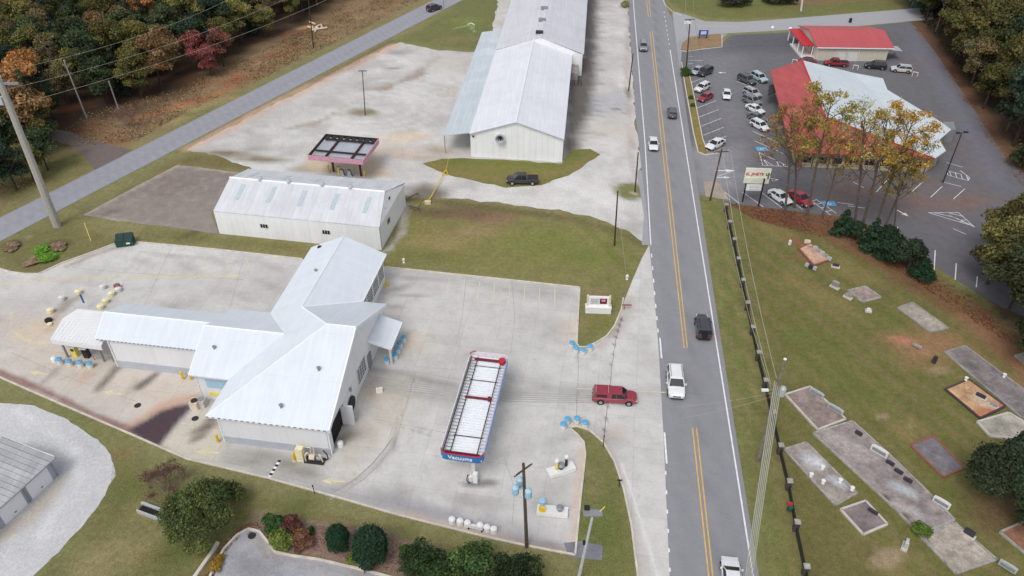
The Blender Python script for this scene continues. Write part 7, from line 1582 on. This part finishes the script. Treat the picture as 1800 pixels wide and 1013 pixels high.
# thin autumn trees in front of the restaurant
AUT = 'thin autumn trees in front of the restaurant'
for b, tp, pr, s, c, l in (((1380, 372), (1402, 150), ST[0], 1.0, (136, 108, 68), 'orange leaved thin tree furthest left, beside the white car'), ((1397, 366), (1374, 185), ST[1], .85, (132, 118, 64), 'shorter olive tree over the end of the right car row'),
      ((1418, 380), (1470, 120), ST[2], 1.05, (146, 132, 66), 'tall yellow crowned tree in front of the roof ridge'), ((1502, 392), (1535, 155), ST[1], 1.08, (158, 146, 96), 'pale yellow sparse tree, left one over the white roof'), ((1516, 396), (1582, 160), ST[0], 1.02, (156, 136, 76), 'golden sparse tree over the middle of the white roof'),
      ((1538, 400), (1622, 158), ST[2], 1.0, (168, 134, 56), 'dense golden crown over the east end of the white roof'), ((1556, 398), (1632, 225), ST[0], .8, (136, 116, 54), 'olive tree at the south east corner of the restaurant'), ((1445, 382), (1495, 230), ST[1], .8, (128, 100, 58), 'small brownish tree in front of the restaurant windows'), ((1572, 402), (1585, 262), ST[2], .62, (126, 112, 54), 'low olive tree between the dark bushes and the restaurant')):
    p = G(*b); z = 3
    while z < 32 and P_(p.x, p.y, z) > tp[1]: z += .25
    s2 = z/16.5; q = G(tp[0], tp[1], z); d = q-p; o = tree(pr, b, (s2*.95, s2*.95, s2), lin(*c, 1.35), l, AUT); o.rotation_euler = (0, 0, 0); o.rotation_mode = 'QUATERNION'
    d = Vector((max(-3.5, min(3.5, d.x)), 0, z)); o.rotation_quaternion = Vector((0, 0, 1)).rotation_difference(d.normalized())
EV = make_tree(4.5, 1.7, 2600, .16, 90, 'cone', name='evergreen_shrub'); BU = [make_tree(2.6, 1.7, 2600, .13, 92+k, 'bush', name='shrub') for k in range(2)]
DGc = lin(42, 60, 42, KF); HB = [make_tree(3.4, 1.9, 4200, .12, 120, 'round', name='shrub'), make_tree(3.2, 1.7, 3800, .12, 121, 'cone', name='shrub'), make_tree(2.9, 2.1, 4200, .12, 122, 'round', name='shrub')]
for x, y, s, l in ((1478, 412, 1.0, 'pointed dark evergreen at the lot edge, leftmost of the dark bushes'), (1527, 436, 1.15, 'pointed dark evergreen in the middle of the dark bushes')): tree(EV, (x, y), s, DGc, l, 'dark evergreens between cemetery and restaurant lot')
for k, (x, y, s, l) in enumerate(((1500, 420, 1.1, 'low dark bush between the two pointed evergreens'), (1549, 446, 1.5, 'dark bush just right of the taller pointed evergreen'), (1572, 460, 1.6, 'large rounded dark bush above the weathered grey plot'), (1596, 474, 1.7, 'widest dark bush beside the first bay line'), (1618, 490, 1.3, 'last dark bush at the lower right end of the row'), (1552, 428, 1.2, 'dark bush at the rear, touching the lot'))): tree(HB[k % 3], (x, y), s*.85, (DGc[0]*(.85+.1*(k % 4)), DGc[1]*(.9+.08*(k % 3)), DGc[2], 1), l, 'dark evergreens between cemetery and restaurant lot')
tree(BU[0], (1617, 938), (.6, .6, .6), lin(86, 106, 46, KF), 'small round green bush on the division of the long plot row')
tree(BU[1], (1205, 133), (.9, .9, .75), lin(56, 76, 40, KF), 'green bush at the foot of the corner pole')
for x, y, l in ((1214, 175, 'upper small bush in the lot verge'), (1217, 188, 'lower small bush in the lot verge')): tree(BU[0], (x, y), .35, lin(70, 90, 44, KF), l, 'small verge bushes')
tree(BU[1], (1098, 12), (.8, .8, .6), lin(120, 110, 74, KF), 'small tan bush on the shoulder at the top of the main road')
# south bed
W_T = make_tree(4.8, 4.3, 24000, .11, 95, 'weep', name='weeping_tree'); tree(W_T, (366, 928), 1.0, lin(88, 98, 58, 1.3), 'broad weeping green tree hiding the culvert headwall', rz=.4)
tree(make_tree(3.6, 3.4, 5200, .06, 96, 'bare', plain('purple_twigs', lin(124, 102, 98), .95), 'bare_shrub'), (302, 868), 1.0, lin(122, 98, 88, 1.1), 'leafless purplish shrub behind the weeping tree')
EB = make_tree(4.2, 1.8, 11000, .09, 97, 'egg', name='evergreen_shrub')
tree(EB, (655, 984), (1.12, 1.12, 1.15), lin(46, 68, 50, 1.4), 'largest egg shaped dark evergreen in the mulch bed', rz=1); tree(EB, (597, 964), (.72, .72, .86), lin(44, 70, 50, 1.4), 'second egg shaped dark evergreen, left of the largest', rz=2.2)
for x, y, s, sz, c, l in ((484, 930, .72, .9, (66, 92, 52), 'green shrub at the left of the bed, above the round yellow green one'), (515, 932, .62, .75, (104, 66, 60), 'dark red shrub in the mulch bed'), (497, 956, .8, .62, (112, 126, 62), 'round yellow green shrub at the kerb of the south lot'), (531, 958, .75, .55, (120, 84, 66), 'low reddish brown shrub at the kerb of the south lot'), (546, 938, .33, .42, (50, 80, 46), 'tiny round green shrub between red shrub and evergreens'),
      (524, 936, .3, .3, (196, 180, 92), 'tiny pale yellow shrub in the mulch bed'), (622, 985, .5, .4, (104, 116, 56), 'low yellow green shrub below the two evergreens'), (712, 975, .45, .5, (64, 88, 44), 'small green shrub right of the largest evergreen'), (388, 985, .3, .35, (150, 120, 52), 'upper golden clump on the south lot edge'), (380, 1000, .4, .35, (150, 120, 52), 'lower golden clump on the south lot edge')):
    tree(BU[0 if x % 2 else 1], (x, y), (s, s, sz), lin(*c, 1.35), l, 'shrubs of the south bed')
HL = [make_tree(4.4, 2.9, 7500, .13, 101+k, 'round', name='holly_tree') for k in range(2)]
for k, (x, y, s, c, l) in enumerate(((745, 1020, .95, (60, 78, 48), 'dark holly, left one of the three at the bottom edge'), (830, 1035, 1.1, (78, 98, 56), 'lighter green tree in the middle of the three at the bottom edge'), (905, 1040, .95, (50, 66, 42), 'dark olive tree in front of the transformer pole'), (770, 1050, .9, (64, 84, 48), 'green tree cut off by the bottom edge between the hollies'))): tree(HL[k % 2], (x, y), s, lin(*c, 1.25), l, 'trees along the bottom edge')
BSH = make_tree(3.8, 3.2, 1500, .08, 105, 'bare', plain('grey_twigs', lin(132, 112, 108), .95), 'bare_shrub'); tree(BSH, (224, 222), 1.1, lin(120, 92, 82, 1.4), 'leafless grey shrub in front of the shorter pale pole')
for k, (x, y, l) in enumerate(((1290, 10, 'wide dark evergreen mound on the north east lawn'), (1370, 6, 'second dark evergreen mound right of the wide one'), (1325, -14, 'rear dark evergreen mound between the other two'))): tree(BU[k % 2], (x, y), (3.0, 2.0, 1.3), lin(50, 54, 40, 1.6), l, 'evergreen mounds on the north east lawn', 0)
for k, (x, y, l) in enumerate(((22, 436, 'leftmost withered flower clump by the back road'), (58, 462, 'withered flower clump near the kerb bend'), (104, 436, 'withered flower clump below the transmission pole'))): tree(BU[k % 2], (x, y), (1.0, .7, .25), lin(140, 120, 100, 1.5), l, 'flower clumps on the west lawn')
tree(BU[0], (82, 456), (1.0, .9, .3), lin(98, 136, 50, 1.6), 'fresh green clump on the west lawn near the kerb', 'flower clumps on the west lawn'); tree(BU[1], (76, 440), (.8, .7, .25), lin(98, 136, 50, 1.6), 'fresh green clump further back on the west lawn', 'flower clumps on the west lawn')

# uncountable undergrowth, fallen leaves and rough grass
def scatter(name, label, cat, poly_px, n, size, hh, cols, seed, clump=.12):
    g = np.random.default_rng(seed); P = [G2(*p) for p in poly_px]; A = np.array(P); x0, y0 = A.min(0); x1, y1 = A.max(0); m = n*4
    X = g.uniform(x0, x1, m); Y = g.uniform(y0, y1, m); ins = np.zeros(m, bool)
    for i in range(len(P)):
        (xa, ya), (xb, yb) = P[i], P[i-1]; c = ((ya > Y) != (yb > Y)); xx = xa+(Y-ya)*(xb-xa)/((yb-ya) if abs(yb-ya) > 1e-9 else 1e-9); ins ^= c & (X < xx)
    den = fbm(X, Y, clump, 4, seed)*2.2+.55; k = ins & (g.random(m) < den); X = X[k][:n]; Y = Y[k][:n]; n = len(X)
    h = hh*(.4+g.random(n))*np.clip(den[k][:n], .3, 1.3)
    c = np.stack([X, Y, h*.5], 1); nor = g.normal(size=(n, 3))*(.5 if hh > .2 else .2)+np.array([0, 0, .7]); nor /= np.linalg.norm(nor, axis=1)[:, None]
    a = np.cross(nor, g.normal(size=(n, 3))); a /= np.linalg.norm(a, axis=1)[:, None]; b = np.cross(nor, a); s = size*(.5+g.random(n))[:, None]; a = a*s; b = b*s*.7
    V = np.empty((n, 4, 3)); V[:, 0] = c-a; V[:, 1] = c+b; V[:, 2] = c+a; V[:, 3] = c-b; V[:, :, 2] = np.maximum(V[:, :, 2], .03)
    me = bpy.data.meshes.new(name); me.vertices.add(4*n); me.loops.add(4*n); me.polygons.add(n); me.vertices.foreach_set('co', V.ravel()); me.loops.foreach_set('vertex_index', np.arange(4*n)); me.polygons.foreach_set('loop_start', np.arange(0, 4*n, 4)); me.polygons.foreach_set('loop_total', np.full(n, 4)); me.update()
    K = np.array([lin(*q, 1.0)[:3] for q in cols]); w0 = np.clip((fbm(X, Y, .15, 3, seed+3)+.5)*len(K)+g.normal(size=n)*.9, 0, len(K)-1).astype(int); C = K[w0]*(.8+.4*g.random(n))[:, None]; set_col(me, np.repeat(C, 4, 0)); me.materials.append(M_LEAF)
    o = bpy.data.objects.new(name, me); COL.objects.link(o); return tag(o, label, cat, kind='stuff')
scatter('undergrowth', 'rough brown brush between the western forest and the back road', 'undergrowth', [(-200, 420), (-20, 366), (80, 316), (100, 262), (240, 248), (330, 196), (450, 145), (560, 90), (700, 20), (760, -10), (660, -40), (560, 40), (420, 110), (300, 160), (150, 200), (100, 240), (0, 300), (-200, 330)], 52000, .15, .55,
        [(112, 106, 66), (136, 112, 80), (150, 122, 92), (128, 100, 78), (164, 146, 112), (142, 112, 84), (116, 108, 70)], 31)
scatter('undergrowth', 'low shrubs and leaf litter under the eastern wood', 'undergrowth', [(1615, 30), (1680, 110), (1740, 195), (1800, 280), (1850, 330), (2050, 340), (2050, -80), (1620, -80)], 9000, .34, .9, [(70, 62, 40), (84, 76, 44), (110, 74, 52), (60, 66, 40)], 33)
scatter('fallen_leaves', 'rusty fallen leaves along the service lane and the lot edge', 'leaf litter', [(1610, 40), (1668, 110), (1730, 195), (1790, 285), (1820, 330), (1800, 330), (1765, 290), (1712, 205), (1655, 115), (1606, 50)], 3500, .16, .03, [(150, 92, 66), (126, 82, 64), (170, 116, 80)], 35)
scatter('fallen_leaves', 'reddish fallen leaves between the cemetery grass and the restaurant lot', 'leaf litter', [(1275, 356), (1400, 372), (1500, 388), (1600, 450), (1720, 530), (1800, 620), (1720, 570), (1600, 490), (1500, 438), (1400, 406), (1320, 384)], 12000, .13, .04, [(120, 78, 62), (146, 92, 70), (96, 66, 52), (160, 110, 84)], 37)
scatter('fallen_leaves', 'scattered leaves lying on the dark restaurant lot', 'leaf litter', [(1440, 300), (1640, 310), (1720, 360), (1700, 400), (1560, 390), (1460, 370)], 1800, .09, .02, [(150, 110, 70), (140, 90, 66), (170, 130, 80)], 38, .2)
scatter('mulch', 'reddish mulch chips in the south planting bed', 'mulch', [(470, 960), (455, 925), (540, 920), (680, 948), (760, 962), (790, 1013), (760, 1030), (640, 990), (540, 965)], 7000, .06, .04, [(152, 122, 112), (132, 104, 94), (176, 150, 140), (112, 92, 84)], 39)
scatter('mulch', 'brown mulch between the south parking kerb and the weeping tree', 'mulch', [(352, 1040), (372, 985), (400, 948), (425, 925), (455, 915), (460, 928), (436, 930), (410, 955), (388, 985), (366, 1040)], 1800, .06, .04, [(120, 84, 66), (100, 72, 58), (150, 110, 84)], 40)
scatter('grass_tufts', 'short uneven grass of the south lawn beside the gravel drive', 'grass', [(200, 800), (330, 846), (470, 876), (700, 930), (900, 982), (1000, 1010), (1000, 1060), (700, 960), (450, 890), (360, 1060), (50, 1060), (110, 985), (190, 890)], 26000, .045, .04, [(150, 146, 92), (134, 140, 80), (166, 154, 108), (152, 146, 94)], 41)
scatter('grass_tufts', 'short uneven grass of the lower island by the entrance', 'grass', [(1015, 756), (1050, 775), (1086, 850), (1112, 980), (1118, 1060), (1020, 1060), (1018, 900), (1032, 800)], 5000, .045, .04, [(140, 146, 84), (130, 142, 76), (158, 150, 100)], 43)

settle_labels()
